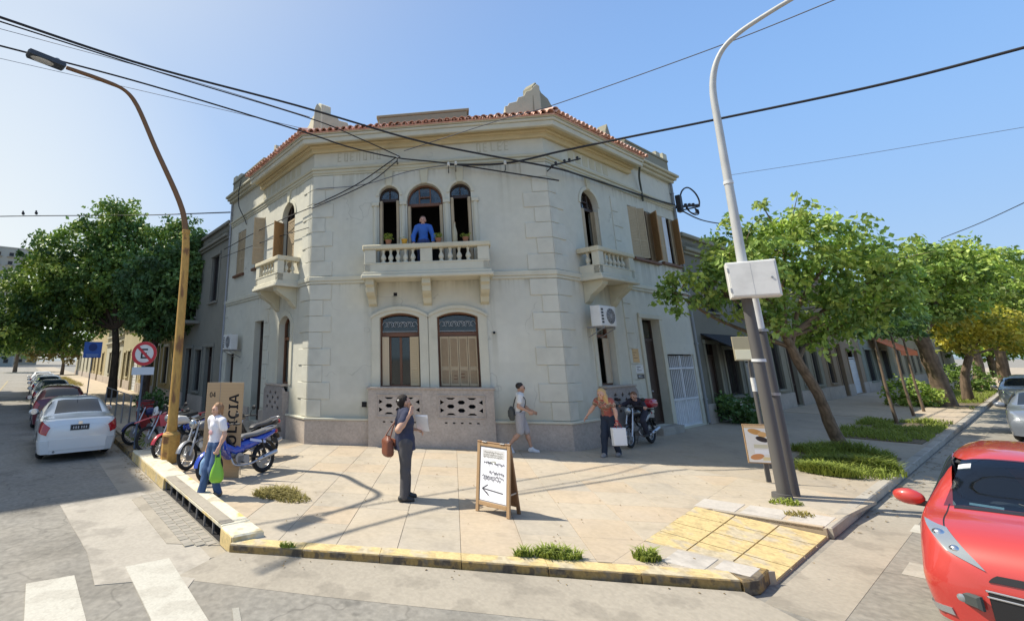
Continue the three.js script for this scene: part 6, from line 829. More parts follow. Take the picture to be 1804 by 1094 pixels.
// ---------------------------------------------------------------- vehicles
function cr1(p, t) { const n = p.length - 1, x = clamp(t) * n, i = Math.min(n - 1, Math.floor(x)), f = x - i, a = p[Math.max(0, i - 1)], b = p[i], c = p[i + 1], d = p[Math.min(n, i + 2)]; return 0.5 * (2 * b + (c - a) * f + (2 * a - 5 * b + 4 * c - d) * f * f + (3 * b - a - 3 * c + d) * f * f * f); }
// stations: [z, sillW, midW, beltW, beltY, topW, topY, centreY]; S(z, v): v = 0 sill .. 0.5 belt .. 0.75 roof edge .. 1 centre line, v > 1 the other side
function carSurface(st, sillY = 0.2, midY = 0.52) {
  const zs = st.map((s) => s[0]), lerpSt = (z) => { let i = 0; while (i < zs.length - 2 && zs[i + 1] < z) i++; const f = clamp((z - zs[i]) / (zs[i + 1] - zs[i])), q = (k) => { const a = st[Math.max(0, i - 1)], b = st[i], c = st[i + 1], d = st[Math.min(st.length - 1, i + 2)], ha = zs[i] - a[0] || 1, hb = zs[i + 1] - zs[i], hc = d[0] - zs[i + 1] || 1; let m0 = i ? ((b[k] - a[k]) / ha + (c[k] - b[k]) / hb) / 2 : (c[k] - b[k]) / hb, m1 = i < st.length - 2 ? ((c[k] - b[k]) / hb + (d[k] - c[k]) / hc) / 2 : (c[k] - b[k]) / hb; const s = (c[k] - b[k]) / hb; if (s === 0 || m0 * s < 0) m0 = 0; if (s === 0 || m1 * s < 0) m1 = 0; if (Math.abs(m0) > 3 * Math.abs(s)) m0 = 3 * s; if (Math.abs(m1) > 3 * Math.abs(s)) m1 = 3 * s; const f2 = f * f, f3 = f2 * f; return b[k] * (2 * f3 - 3 * f2 + 1) + m0 * hb * (f3 - 2 * f2 + f) + c[k] * (-2 * f3 + 3 * f2) + m1 * hb * (f3 - f2); }; return [1, 2, 3, 4, 5, 6, 7].map(q); };
  return (z, v) => { const [ws, wm, wb, yb, wt, yt, yc] = lerpSt(z), sg = v > 1 ? -1 : 1, t = v > 1 ? 2 - v : v, my = Math.min(midY, yb - 0.1), X = [ws, wm, wb, wt, 0], Y = [sillY, my, yb, yt, yc]; return V3(sg * Math.max(0, cr1(X, t)), cr1(Y, t), z); };
}
function carShell(S, z0, z1, nu = 46, nv = 40) {
  const pos = [], idx = [], zz = Array.from({ length: nu + 1 }, (_, i) => { const t = i / nu; return lerp(z0, z1, t + 0.12 * Math.sin(t * 2 * Math.PI) * -0.6); });
  for (let i = 0; i <= nu; i++) for (let j = 0; j <= nv; j++) { const p = S(zz[i], 2 * j / nv); pos.push(p.x, p.y, p.z); }
  const W = nv + 1; for (let i = 0; i < nu; i++) { for (let j = 0; j < nv; j++) { const a = i * W + j, b = a + 1, c = a + W, d = c + 1; idx.push(a, c, b, b, c, d); } idx.push(i * W, i * W + nv, (i + 1) * W, i * W + nv, (i + 1) * W + nv, (i + 1) * W); }
  for (const [i, fl] of [[0, 0], [nu, 1]]) { const c = pos.length / 3, a = i * W; let sx = 0, sy = 0; for (let j = 0; j <= nv; j++) { sx += pos[(a + j) * 3]; sy += pos[(a + j) * 3 + 1]; } pos.push(sx / W, sy / W, zz[i]); for (let j = 0; j < nv; j++) fl ? idx.push(a + j, c, a + j + 1) : idx.push(a + j, a + j + 1, c); fl ? idx.push(a + nv, c, a) : idx.push(a + nv, a, c); }
  const g = new THREE.BufferGeometry(); g.setAttribute('position', new THREE.Float32BufferAttribute(pos, 3)); g.setIndex(idx); g.computeVertexNormals(); return g;
}
// panel lying on the shell: quad with corners [z, v] (a b c d round), raised by h, with a rim
function carPatch(S, q, h = 0.006, n = 8, m = 8, th = 0.012) {
  const P = (u, w) => { const l = (i) => lerp(lerp(q[0][i], q[1][i], u), lerp(q[3][i], q[2][i], u), w), z = l(0), v = l(1), p = S(z, v), dz = S(z + 0.01, v).sub(S(z - 0.01, v)), dv = S(z, v + 0.01).sub(S(z, v - 0.01)), nn = dv.cross(dz).normalize(); if (nn.dot(V3(p.x, p.y - 0.6, p.z * 0.25)) < 0) nn.negate(); return [p.clone().addScaledVector(nn, h), p.clone().addScaledVector(nn, h - th)]; };
  const pos = [], idx = [], W = m + 1; for (let k = 0; k < 2; k++) for (let i = 0; i <= n; i++) for (let j = 0; j <= m; j++) { const p = P(i / n, j / m)[k]; pos.push(p.x, p.y, p.z); }
  const o = (n + 1) * W; for (let i = 0; i < n; i++) for (let j = 0; j < m; j++) { const a = i * W + j; idx.push(a, a + W, a + 1, a + 1, a + W, a + W + 1, o + a, o + a + 1, o + a + W, o + a + 1, o + a + W + 1, o + a + W); }
  const rim = []; for (let j = 0; j < m; j++) rim.push([j, j + 1], [n * W + j, n * W + j + 1]); for (let i = 0; i < n; i++) rim.push([i * W, (i + 1) * W], [i * W + m, (i + 1) * W + m]); const g = new THREE.BufferGeometry(), q2 = []; for (const [a, b] of rim) idx.push(a, b, o + a, b, o + b, o + a);
  g.setAttribute('position', new THREE.Float32BufferAttribute(pos, 3)); g.setIndex(idx); return toCreasedNormals(g, 0.7);
}
const evalr = new Evaluator(); evalr.attributes = ['position', 'normal']; evalr.useGroups = false;
function cutArches(g, cuts) { let b = new Brush(g); for (const [x, y, z, r, w] of cuts) { const c = new Brush(cyl(r, r, w, x, y, z, 28, 0, 0, Math.PI / 2)); c.updateMatrixWorld(); b.updateMatrixWorld(); b = evalr.evaluate(b, c, SUBTRACTION); } const r = b.geometry; return r; }
const carPaint = (c, r = 0.32) => phys(c, r, { clearcoat: 1, clearcoatRoughness: 0.06, metalness: 0.15 });
const carGlass = phys([0.022, 0.03, 0.038], 0.03, { specularIntensity: 1, ior: 1.55 }), lampRed = phys([0.42, 0.012, 0.018], 0.15, { clearcoat: 1 }), lampClear = phys([0.36, 0.39, 0.41], 0.1, { clearcoat: 1, metalness: 0.5 });
const wheelTyre = norm((() => { const g = new THREE.TorusGeometry(0.235, 0.082, 12, 30); g.scale(1, 1, 1.25); return g; })()), wheelRim = merge(cyl(0.185, 0.185, 0.05, 0, 0, 0.06, 26, Math.PI / 2), ...[0, 1, 2, 3, 4, 5, 6].map((k) => box(0.035, 0.17, 0.03, Math.sin(k * 0.8976) * 0.1, Math.cos(k * 0.8976) * 0.1, 0.09, 0, 0, -k * 0.8976)), cyl(0.05, 0.05, 0.07, 0, 0, 0.075, 14, Math.PI / 2)), rimDisc = cyl(0.18, 0.18, 0.02, 0, 0, 0.055, 24, Math.PI / 2);
function carWheels(t, pts, rimMat) { for (const [x, z] of pts) { const w = part(t, 'wheel', wheelTyre, Mt.rubber, [x, 0.315, z], x > 0 ? Math.PI / 2 : -Math.PI / 2); sub(w, 'rim', wheelRim, rimMat || Mt.alu); } }
const SEDAN = [[-2.27, .58, .64, .60, .72, .46, .82, .85], [-2.245, .70, .76, .72, .80, .58, .93, .95], [-2.17, .78, .84, .80, .87, .64, .985, 1.0], [-2.0, .81, .87, .83, .915, .66, 1.01, 1.03], [-1.7, .83, .875, .84, .925, .66, 1.025, 1.05], [-1.45, .84, .875, .85, .93, .645, 1.06, 1.10], [-0.75, .85, .875, .85, .93, .55, 1.355, 1.395], [-0.2, .85, .875, .85, .93, .56, 1.40, 1.44], [.35, .85, .875, .85, .92, .55, 1.355, 1.41], [1.05, .85, .875, .84, .915, .64, 1.0, 1.05], [1.6, .84, .87, .82, .86, .64, .93, .97], [2.0, .82, .85, .76, .78, .6, .83, .86], [2.2, .74, .78, .66, .66, .5, .70, .73], [2.27, .6, .64, .56, .55, .42, .58, .6]];
const HATCH = [[-1.95, .60, .66, .62, .78, .48, .86, .88], [-1.92, .74, .79, .76, .88, .60, .98, 1.0], [-1.8, .79, .84, .81, .93, .62, 1.08, 1.11], [-1.35, .81, .85, .83, .95, .56, 1.36, 1.42], [-0.7, .82, .855, .84, .95, .57, 1.43, 1.49], [-0.05, .82, .855, .84, .94, .58, 1.435, 1.495], [.42, .82, .855, .84, .93, .565, 1.37, 1.44], [1.16, .82, .855, .835, .925, .66, 1.0, 1.04], [1.5, .82, .86, .82, .89, .66, .95, .99], [1.76, .81, .85, .77, .82, .62, .87, .905], [1.88, .78, .82, .70, .74, .56, .785, .81], [1.95, .70, .75, .62, .64, .48, .68, .70], [1.98, .60, .66, .54, .55, .42, .585, .60]];
function makeCar(st, label, pos, ry, paint, o = {}) {
  const S = carSurface(st), z0 = st[0][0], z1 = st[st.length - 1][0], t = thing('parked_car', label, 'car', pos, ry, o.group), wf = o.wf ?? z1 - 0.82, wr = o.wr ?? z0 + 0.88, far = o.far;
  if (o.name) t.name = numbered(o.name);
  const shell = carShell(S, z0, z1, far ? 26 : 46, far ? 24 : 40);
  let cut0 = shell;
  if (o.open) { const c = new Brush(prism([[-1.6, 0.95], [1.11, 0.94], [1.11, 1.2], [0.50, 1.53], [0.43, 1.385], [-1.25, 1.35]], -0.62, 0.62).rotateY(-Math.PI / 2)), b = new Brush(cut0); c.updateMatrixWorld(); b.updateMatrixWorld(); cut0 = evalr.evaluate(b, c, SUBTRACTION).geometry; part(t, 'cabin_lining', [box(0.012, 0.42, 1.7, -0.612, 1.16, -0.45), box(0.012, 0.42, 1.7, 0.612, 1.16, -0.45), box(1.22, 0.012, 1.6, 0, 1.343, -0.42), box(1.22, 0.012, 2.6, 0, 0.957, -0.28), box(1.22, 0.4, 0.012, 0, 1.15, -1.28)], std([0.05, 0.05, 0.055], 0.9)); }
  const cut = cutArches(cut0, [[0.78, 0.315, wf, 0.36, 0.5], [-0.78, 0.315, wf, 0.36, 0.5], [0.78, 0.315, wr, 0.36, 0.5], [-0.78, 0.315, wr, 0.36, 0.5]]);
  part(t, 'body', toCreasedNormals(cut, 0.6), paint);
  part(t, 'underbody', [box(1.3, 0.12, z1 - z0 - 0.3, 0, 0.24, 0), box(1.0, 0.3, 0.5, 0, 0.4, wf), box(1.0, 0.3, 0.5, 0, 0.4, wr)], Mt.rubber);
  carWheels(t, [[0.735, wf], [-0.735, wf], [0.735, wr], [-0.735, wr]]);
  const ws = o.ws, rw = o.rw; // windscreen [zBase, zTop], rear window [zBase, zTop]
  part(t, 'windscreen', carPatch(S, [[ws[0], o.wv || 0.768], [ws[0] + 0.0, 2 - (o.wv || 0.768)], [ws[1], 1.235], [ws[1], 0.765]], 0.004, 12, 10), o.glass || carGlass);
  part(t, 'rear_window', carPatch(S, [[rw[0], 0.79], [rw[0], 1.21], [rw[1], 1.215], [rw[1], 0.785]], 0.004, 12, 8), carGlass);
  for (const f of [(v) => v, (v) => 2 - v]) { const b = o.pillar; part(t, 'side_window', carPatch(S, [[ws[0] - 0.22, f(0.535)], [b + 0.05, f(0.53)], [b + 0.05, f(0.715)], [ws[1] + 0.02, f(0.715)]], 0.003, 8, 6), carGlass); part(t, 'side_window', carPatch(S, [[b - 0.05, f(0.53)], [rw[0] + 0.28, f(0.535)], [rw[1] + 0.0, f(0.71)], [b - 0.05, f(0.715)]], 0.003, 8, 6), carGlass);
    const m = part(t, 'wing_mirror', (() => { const g = new THREE.SphereGeometry(0.1, 14, 10); g.scale(1.25, 0.82, 0.75); return g; })(), paint); m.position.set((f(0) ? -1 : 1) * 0.965, 0.985, ws[0] - 0.32); sub(m, 'stalk', box(0.14, 0.05, 0.06, (f(0) ? 1 : -1) * 0.11, -0.05, 0), Mt.black); sub(m, 'mirror_glass', cyl(0.075, 0.075, 0.01, 0, 0, -0.072, 16, Math.PI / 2), Mt.chrome);
    part(t, 'door_handle', carPatch(S, [[b - 0.12, f(0.465)], [b - 0.3, f(0.465)], [b - 0.3, f(0.44)], [b - 0.12, f(0.44)]], 0.02, 4, 2), paint);
    part(t, 'door_seam', [carPatch(S, [[b, f(0.08)], [b + 0.012, f(0.08)], [b + 0.012, f(0.52)], [b, f(0.52)]], 0.002, 2, 10), carPatch(S, [[wf - 0.42, f(0.12)], [wf - 0.408, f(0.12)], [ws[0] - 0.2, f(0.5)], [ws[0] - 0.212, f(0.5)]], 0.002, 2, 10)], Mt.black);
    part(t, 'headlight', o.hq ? carPatch(S, o.hq.map(([z, v]) => [z, f(v)]), 0.008, 12, 6) : carPatch(S, [[z1 - 0.06, f(o.hl ? o.hl[0] : 0.50)], [z1 - (o.hl ? o.hl[2] : 0.45), f(o.hl ? o.hl[1] : 0.56)], [z1 - (o.hl ? o.hl[3] : 0.38), f(o.hv || 0.68)], [z1 - 0.02, f((o.hv || 0.70) - 0.015)]], 0.008, 8, 8), lampClear);
    part(t, 'tail_light', carPatch(S, [[z0 + 0.012, f(0.36)], [z0 + (o.tl || 0.3), f(0.40)], [z0 + (o.tl || 0.3) - 0.03, f(0.545)], [z0 + 0.012, f(0.60)]], 0.012, 8, 8, 0.02), lampRed);
  }
  if (o.extra) o.extra(t, S, z0, z1);
  return t;
}
const plateTex = canvasTex(128, 48, (c, w, h) => { c.fillStyle = '#15161a'; c.fillRect(0, 0, w, h); c.strokeStyle = '#9a9a9a'; c.lineWidth = 3; c.strokeRect(3, 3, w - 6, h - 6); c.fillStyle = '#b9b9b9'; for (let i = 0; i < 6; i++) c.fillRect(16 + i * 16 + (i > 2 ? 6 : 0), 15, 9, 20); });
{
  const Lr = -Math.PI * 0.75, Rr = -Math.PI * 0.25, p = (q) => [q[0], 0.016, q[1]];
  makeCar(SEDAN, 'white saloon parked at the left kerb, seen from behind', p(LP(2.02 + 2.27, NL + 1.18)), Lr, carPaint([0.74, 0.74, 0.72], 0.3), { ws: [1.0, 0.4], rw: [-1.44, -0.8], pillar: -0.1, tl: 0.36, group: 'cars parked along the left kerb', extra: (t, S, z0) => {
    part(t, 'number_plate', [quadUV(norm(box(0.42, 0.14, 0.01, 0, 0.80, z0 - 0.012)), 0.42, 0.14, -0.21, 0.73)], std(null, 0.5, { map: plateTex })); part(t, 'boot_seam', [carPatch(S, [[z0 + 0.005, 0.33], [z0 + 0.005, 1.67], [z0 + 0.005, 1.675], [z0 + 0.005, 0.325]], 0.004, 20, 2), carPatch(S, [[z0 + 0.02, 0.64], [z0 + 0.72, 0.74], [z0 + 0.72, 0.745], [z0 + 0.02, 0.65]], 0.002, 10, 2), carPatch(S, [[z0 + 0.02, 1.36], [z0 + 0.72, 1.26], [z0 + 0.72, 1.255], [z0 + 0.02, 1.35]], 0.002, 10, 2)], Mt.galv);
    part(t, 'bumper', [carPatch(S, [[z0 + 0.0, 0.02], [z0 + 0.42, 0.02], [z0 + 0.36, 0.24], [z0 + 0.0, 0.25]], 0.014, 8, 6, 0.02), carPatch(S, [[z0 + 0.0, 1.98], [z0 + 0.42, 1.98], [z0 + 0.36, 1.76], [z0 + 0.0, 1.75]], 0.014, 8, 6, 0.02), box(1.24, 0.26, 0.03, 0, 0.42, z0 + 0.0)], carPaint([0.74, 0.74, 0.72], 0.3)); part(t, 'badge', [box(0.09, 0.07, 0.012, 0, 0.905, z0 - 0.0)], Mt.chrome); part(t, 'brake_light', box(0.3, 0.03, 0.02, 0, 1.34, -0.86), lampRed); part(t, 'exhaust', cyl(0.03, 0.03, 0.1, 0.5, 0.25, z0 + 0.05, 10, Math.PI / 2), Mt.steel); part(t, 'aerial', rod([0, 1.42, -0.55], [0, 1.62, -0.78], 0.006), Mt.black); } });
  const G = 'cars parked along the left kerb';
  makeCar(HATCH, 'dark red hatchback parked just ahead of the white saloon', p(LP(9.0 + 1.95, NL + 1.25)), Lr, carPaint([0.13, 0.012, 0.022]), { ws: [1.1, 0.46], rw: [-1.76, -1.42], pillar: -0.1, group: G, far: 1 });
  makeCar(SEDAN, 'grey saloon parked third along the left kerb', p(LP(16.4 + 2.27, NL + 1.2)), Lr, carPaint([0.16, 0.18, 0.20]), { ws: [1.0, 0.4], rw: [-1.44, -0.8], pillar: -0.1, group: G, far: 1 });
  makeCar(HATCH, 'pale silver hatchback parked fourth along the left kerb', p(LP(26, NL + 1.2)), Lr, carPaint([0.5, 0.5, 0.5]), { ws: [1.1, 0.46], rw: [-1.76, -1.42], pillar: -0.1, group: G, far: 1 });
  makeCar(SEDAN, 'white car farthest along the left kerb, in the sun', p(LP(40, NL + 1.2)), Lr, carPaint([0.7, 0.7, 0.68]), { ws: [1.0, 0.4], rw: [-1.44, -0.8], pillar: -0.1, group: G, far: 1 });
  makeCar(SEDAN, 'beige car farther down the left street beyond the fourth parked car', p(LP(33, NL + 1.2)), Lr, carPaint([0.42, 0.38, 0.31]), { ws: [1.0, 0.4], rw: [-1.44, -0.8], pillar: -0.1, group: G, far: 1 });
  // red hatchback in the foreground, cut by the right edge
  const red = carPaint([0.50, 0.042, 0.034], 0.42);
  makeCar(HATCH, 'bright red hatchback in the right foreground, cut off by the frame', p(RP(-4.92 + 1.98, NR + 2.02)), Rr, red, { name: 'red_car', ws: [1.13, 0.44], rw: [-1.76, -1.42], pillar: -0.1, open: 1, hq: [[1.50, 0.60], [1.89, 0.625], [1.954, 0.772], [1.66, 0.752]], glass: phys([0.55, 0.66, 0.70], 0.02, { transmission: 1, thickness: 0 }), wv: 0.735, extra: (t, S, z0, z1) => {
    part(t, 'grille', [carPatch(S, [[z1 - 0.004, 0.74], [z1 - 0.004, 1.26], [z1 - 0.02, 1.2], [z1 - 0.02, 0.80]], 0.012, 18, 5, 0.02)], Mt.black); part(t, 'grille_bar', [0.475, 0.52].map((y) => cbox(-0.47, 0.47, y, y + 0.016, z1 + 0.005, z1 + 0.022, 0.004)), Mt.chrome); part(t, 'lower_grille', cbox(-0.46, 0.46, 0.27, 0.535, z1 - 0.005, z1 + 0.014, 0.03), Mt.black);
    part(t, 'badge', [cbox(-0.11, 0.11, 0.51, 0.545, z1 + 0.02, z1 + 0.03, 0.006), cbox(-0.035, 0.035, 0.495, 0.56, z1 + 0.019, z1 + 0.029, 0.006)], std([0.7, 0.5, 0.15], 0.25, { metalness: 1 }));
    for (const f of [(v) => v, (v) => 2 - v]) { { const sx = f(0) ? -1 : 1; part(t, 'fog_lamp', tf(cbox(-0.13, 0.13, -0.055, 0.055, -0.03, 0.03, 0.02), sx * 0.61, 0.42, z1 - 0.035, 0, sx * 0.6), std([0.06, 0.07, 0.07], 0.25)); part(t, 'fog_lens', sph(0.04, sx * 0.62, 0.42, z1 - 0.012, 1, 1, 0.5), lampClear); }; part(t, 'bumper_strip', carPatch(S, [[z1 - 0.02, f(0.06)], [z1 - 0.36, f(0.05)], [z1 - 0.36, f(0.08)], [z1 - 0.02, f(0.1)]], 0.012, 8, 2, 0.02), lampClear); part(t, 'bonnet_seam', carPatch(S, [[z1 - 0.12, f(0.735)], [1.1, f(0.755)], [1.1, f(0.76)], [z1 - 0.12, f(0.742)]], 0.002, 16, 2), Mt.black); for (const [z, v, q] of [[1.74, 0.685, 0.05], [1.87, 0.715, 0.042]]) { const c = S(z, f(v)); part(t, 'headlight_lens', sph(q, c.x * 0.985, c.y - 0.012, c.z - 0.01, 1, 0.9, 0.9), Mt.chrome); } part(t, 'wiper', [rod([(f(0) ? -1 : 1) * 0.05 + 0.05, 1.045, 1.12], [(f(0) ? -1 : 1) * 0.4 + 0.2, 1.10, 1.0], 0.009)], Mt.black); }
    part(t, 'sticker', carPatch(S, [[0.60, 1.242], [0.60, 1.20], [0.53, 1.20], [0.53, 1.242]], 0.006, 2, 2), std([0.6, 0.62, 0.62], 0.5)); part(t, 'cowl', carPatch(S, [[1.17, 0.775], [1.17, 1.225], [1.12, 1.225], [1.12, 0.775]], 0.006, 14, 2), Mt.black);
    part(t, 'number_plate', cbox(-0.2, 0.2, 0.40, 0.51, z1 + 0.016, z1 + 0.03, 0.004), std([0.5, 0.5, 0.5], 0.5));
    part(t, 'cabin', [box(1.2, 0.05, 0.4, 0, 0.985, 0.85), box(0.5, 0.62, 0.14, 0.36, 0.8, -0.25, -0.2), box(0.5, 0.62, 0.14, -0.36, 0.8, -0.25, -0.2), box(0.24, 0.18, 0.1, 0.36, 1.2, -0.34), box(0.24, 0.18, 0.1, -0.36, 1.2, -0.34)], Mt.black); const wh = new THREE.TorusGeometry(0.18, 0.016, 8, 26); wh.rotateX(-0.5); wh.translate(0.36, 0.97, 0.52); part(t, 'steering_wheel', wh, Mt.black); part(t, 'dash_papers', [box(0.22, 0.012, 0.16, -0.42, 1.0, 0.92, 0.2)], std([0.7, 0.7, 0.68], 0.7)); part(t, 'hanging_cloth', box(0.2, 0.4, 0.05, -0.1, 1.12, -0.16, 0.1, 0, 0.4), std([0.55, 0.1, 0.07], 0.8));
    part(t, 'rear_view_mirror', cbox(-0.11, 0.11, 1.30, 1.36, 0.42, 0.45, 0.01), Mt.black); } });
  const GR2 = 'cars parked along the right kerb';
  makeCar(SEDAN, 'grey blue saloon behind the red car at the right edge', p(RP(12.3 + 2.27, NR + 2.02)), Rr, carPaint([0.17, 0.19, 0.22]), { ws: [1.0, 0.4], rw: [-1.44, -0.8], pillar: -0.1, group: GR2, far: 1 });
  makeCar(HATCH, 'pale grey car parked farther down the right street', p(RP(30, NR + 1.3)), Rr, carPaint([0.4, 0.4, 0.4]), { ws: [1.1, 0.46], rw: [-1.76, -1.42], pillar: -0.1, group: GR2, far: 1 });
  makeCar(SEDAN, 'dark car parked last down the right street', p(RP(37, NR + 1.3)), Rr, carPaint([0.05, 0.055, 0.065]), { ws: [1.0, 0.4], rw: [-1.44, -0.8], pillar: -0.1, group: GR2, far: 1 });
}
// ---- motorcycles: front at +z, wheels touch y = 0
const mTyre = (R, w) => { const g = new THREE.TorusGeometry(R - w, w, 10, 34); g.rotateY(Math.PI / 2); return norm(g); }, mRim = (R) => { const g = new THREE.TorusGeometry(R, 0.016, 8, 30); g.rotateY(Math.PI / 2); const sp = []; for (let i = 0; i < 18; i++) { const a = i / 18 * 6.283; sp.push(rod([i % 2 ? 0.03 : -0.03, 0, 0], [0, Math.sin(a) * R, Math.cos(a) * R], 0.0045, 0.0045, 5)); } return merge(g, cyl(0.05, 0.05, 0.1, 0, 0, 0, 14, 0, 0, Math.PI / 2), ...sp); };
function motorbike(label, pos, ry, o) {
  const t = thing('motorcycle', label, 'motorcycle', pos, ry, 'motorcycles parked on the pavement'), R = o.R || 0.29, wf = 0.63, wr = -0.62, body = o.body, lean = new THREE.Matrix4();
  const wheel = (z, w) => { const m = part(t, 'wheel', mTyre(R, w), Mt.rubber, [0, R, z]); sub(m, 'rim', mRim(R - w * 1.75), o.rim || Mt.alu); sub(m, 'brake_disc', cyl(0.1, 0.1, 0.008, 0.05, 0, 0, 20, 0, 0, Math.PI / 2), Mt.steel); };
  wheel(wf, 0.04); wheel(wr, 0.048);
  const hx = 0.42, hy = 0.98; // steering head
  part(t, 'fork', [-1, 1].map((s) => merge(rod([s * 0.075, R, wf], [s * 0.085, 0.62, 0.49], 0.027, 0.027), rod([s * 0.085, 0.62, 0.49], [s * 0.07, hy, 0.33], 0.02, 0.02))), o.fork || Mt.alu);
  part(t, 'handlebar', [tube([[-0.36, 1.04, 0.2], [-0.2, 1.05, 0.3], [0, hy + 0.03, 0.33], [0.2, 1.05, 0.3], [0.36, 1.04, 0.2]], 0.013, 24, 8), rod([-0.37, 1.04, 0.195], [-0.25, 1.047, 0.27], 0.02), rod([0.37, 1.04, 0.195], [0.25, 1.047, 0.27], 0.02)], Mt.black);
  for (const s of [-1, 1]) { const m = part(t, 'mirror', [sph(0.06, s * 0.36, 1.22, 0.26, 1.15, 0.75, 0.3)], Mt.black); sub(m, 'mirror_stalk', tube([[s * 0.25, 1.05, 0.27], [s * 0.3, 1.14, 0.28], [s * 0.35, 1.2, 0.265]], 0.008, 10, 6), Mt.black); }
  part(t, 'frame', [tube([[0, hy - 0.05, 0.34], [0, 0.62, 0.12], [0, 0.46, -0.1], [0, 0.6, -0.4], [0, 0.72, -0.72]], 0.026, 24, 8), ...[-1, 1].map((s) => merge(rod([s * 0.09, R, wr], [s * 0.08, 0.42, -0.1], 0.022), rod([s * 0.11, R + 0.04, wr], [s * 0.12, 0.68, -0.5], 0.024)))], Mt.black);
  part(t, 'engine', [cyl(0.1, 0.1, 0.22, 0, 0.38, 0.02, 14, 0, 0, Math.PI / 2), cbox(-0.11, 0.11, 0.26, 0.42, -0.22, 0.08, 0.02), ...[0, 1, 2, 3, 4].map((k) => cyl(0.075, 0.075, 0.012, 0, 0.44 + 0.004 * k, 0.1 + k * 0.022, 12, Math.PI / 2.4))], Mt.steel);
  part(t, 'exhaust', [tube([[0.07, 0.4, 0.2], [0.11, 0.26, 0.12], [0.13, 0.24, -0.2], [0.15, 0.3, -0.42]], 0.02, 20, 8), rod([0.15, 0.29, -0.38], [0.165, 0.4, -0.85], 0.042, 0.05, 14)], o.ex || Mt.alu);
  part(t, 'footrest', [rod([-0.2, 0.3, -0.02], [0.2, 0.3, -0.02], 0.013), rod([0.14, 0.34, -0.5], [0.22, 0.34, -0.5], 0.012)], Mt.black); part(t, 'side_stand', rod([-0.1, 0.26, -0.12], [-0.22, 0.01, -0.2], 0.012), Mt.steel);
  const fender = (z, r0, a0, a1, w, lift = 0) => { const g = new THREE.BufferGeometry(), q = [], ix = [], n = 12; for (let i = 0; i <= n; i++) { const a = lerp(a0, a1, i / n); for (let j = 0; j <= 4; j++) { const u = j / 4 * 2 - 1, rr = r0 - 0.03 * u * u; q.push(u * w, R + lift + rr * Math.sin(a), z + rr * Math.cos(a)); } } for (let i = 0; i < n; i++) for (let j = 0; j < 4; j++) { const a = i * 5 + j; ix.push(a, a + 5, a + 1, a + 1, a + 5, a + 6); } g.setAttribute('position', new THREE.Float32BufferAttribute(q, 3)); g.setIndex(ix); g.computeVertexNormals(); return g; };
  const loft = (secs, m = 12) => { const q = [], ix = []; secs.forEach((s) => { for (let j = 0; j < m; j++) { const a = j / m * 6.283, c = Math.cos(a), n = Math.sin(a), e = 0.75; q.push(s[3] * Math.sign(c) * Math.pow(Math.abs(c), e), s[1] + s[4] * Math.sign(n) * Math.pow(Math.abs(n), e), s[2] + (s[5] || 0) * n); } }); const k = secs.length; for (let i = 0; i < k - 1; i++) for (let j = 0; j < m; j++) { const a = i * m + j, b = i * m + (j + 1) % m; ix.push(a, b, a + m, b, b + m, a + m); } const c0 = q.length / 3; q.push(0, secs[0][1], secs[0][2], 0, secs[k - 1][1], secs[k - 1][2]); for (let j = 0; j < m; j++) { ix.push((j + 1) % m, j, c0, (k - 1) * m + j, (k - 1) * m + (j + 1) % m, c0 + 1); } const g = new THREE.BufferGeometry(); g.setAttribute('position', new THREE.Float32BufferAttribute(q, 3)); g.setIndex(ix); g.computeVertexNormals(); return g; };
  const L = (a) => loft(a.map(([y, z, w, h, tz]) => [0, y, z, w, h, tz || 0]));
  if (o.style === 'cub') {
    part(t, 'front_mudguard', fender(wf, R + 0.035, 0.1, 2.4, 0.075), body); part(t, 'leg_shield', [L([[0.98, 0.43, 0.09, 0.05], [0.9, 0.44, 0.17, 0.06], [0.72, 0.40, 0.2, 0.07], [0.55, 0.32, 0.2, 0.06], [0.42, 0.24, 0.16, 0.05]]), L([[0.62, 0.30, 0.09, 0.08], [0.52, 0.1, 0.09, 0.08], [0.56, -0.1, 0.1, 0.09]])], body);
    part(t, 'side_panel', [L([[0.58, -0.04, 0.08, 0.10], [0.62, -0.25, 0.13, 0.11], [0.69, -0.55, 0.125, 0.085], [0.78, -0.85, 0.07, 0.05], [0.82, -0.96, 0.03, 0.03]])], body); part(t, 'side_stripe', [...[-1, 1].map((s) => box(0.006, 0.05, 0.4, s * 0.132, 0.66, -0.4, -0.22))], o.stripe || Mt.white);
    part(t, 'headlight_cowl', L([[1.02, 0.26, 0.1, 0.06], [1.03, 0.36, 0.14, 0.085], [1.0, 0.46, 0.11, 0.075], [0.99, 0.5, 0.07, 0.05]]), o.cowl || body); part(t, 'headlight', sph(0.07, 0, 0.995, 0.47, 1.1, 0.9, 0.7), lampClear);
    part(t, 'seat', L([[0.74, 0.0, 0.08, 0.03], [0.775, -0.1, 0.12, 0.045], [0.79, -0.4, 0.135, 0.05], [0.835, -0.65, 0.12, 0.05], [0.855, -0.82, 0.08, 0.035]]), o.seat || Mt.black); part(t, 'rear_mudguard', fender(wr, R + 0.06, 1.1, 2.9, 0.08, 0.02), Mt.black); part(t, 'tail_light', sph(0.06, 0, 0.80, -0.95, 1.2, 0.8, 0.7), lampRed); part(t, 'grab_rail', tube([[-0.12, 0.84, -0.6], [-0.13, 0.9, -0.85], [0, 0.91, -0.96], [0.13, 0.9, -0.85], [0.12, 0.84, -0.6]], 0.012, 20, 6), Mt.alu);
  } else {
    const cross = o.style === 'cross';
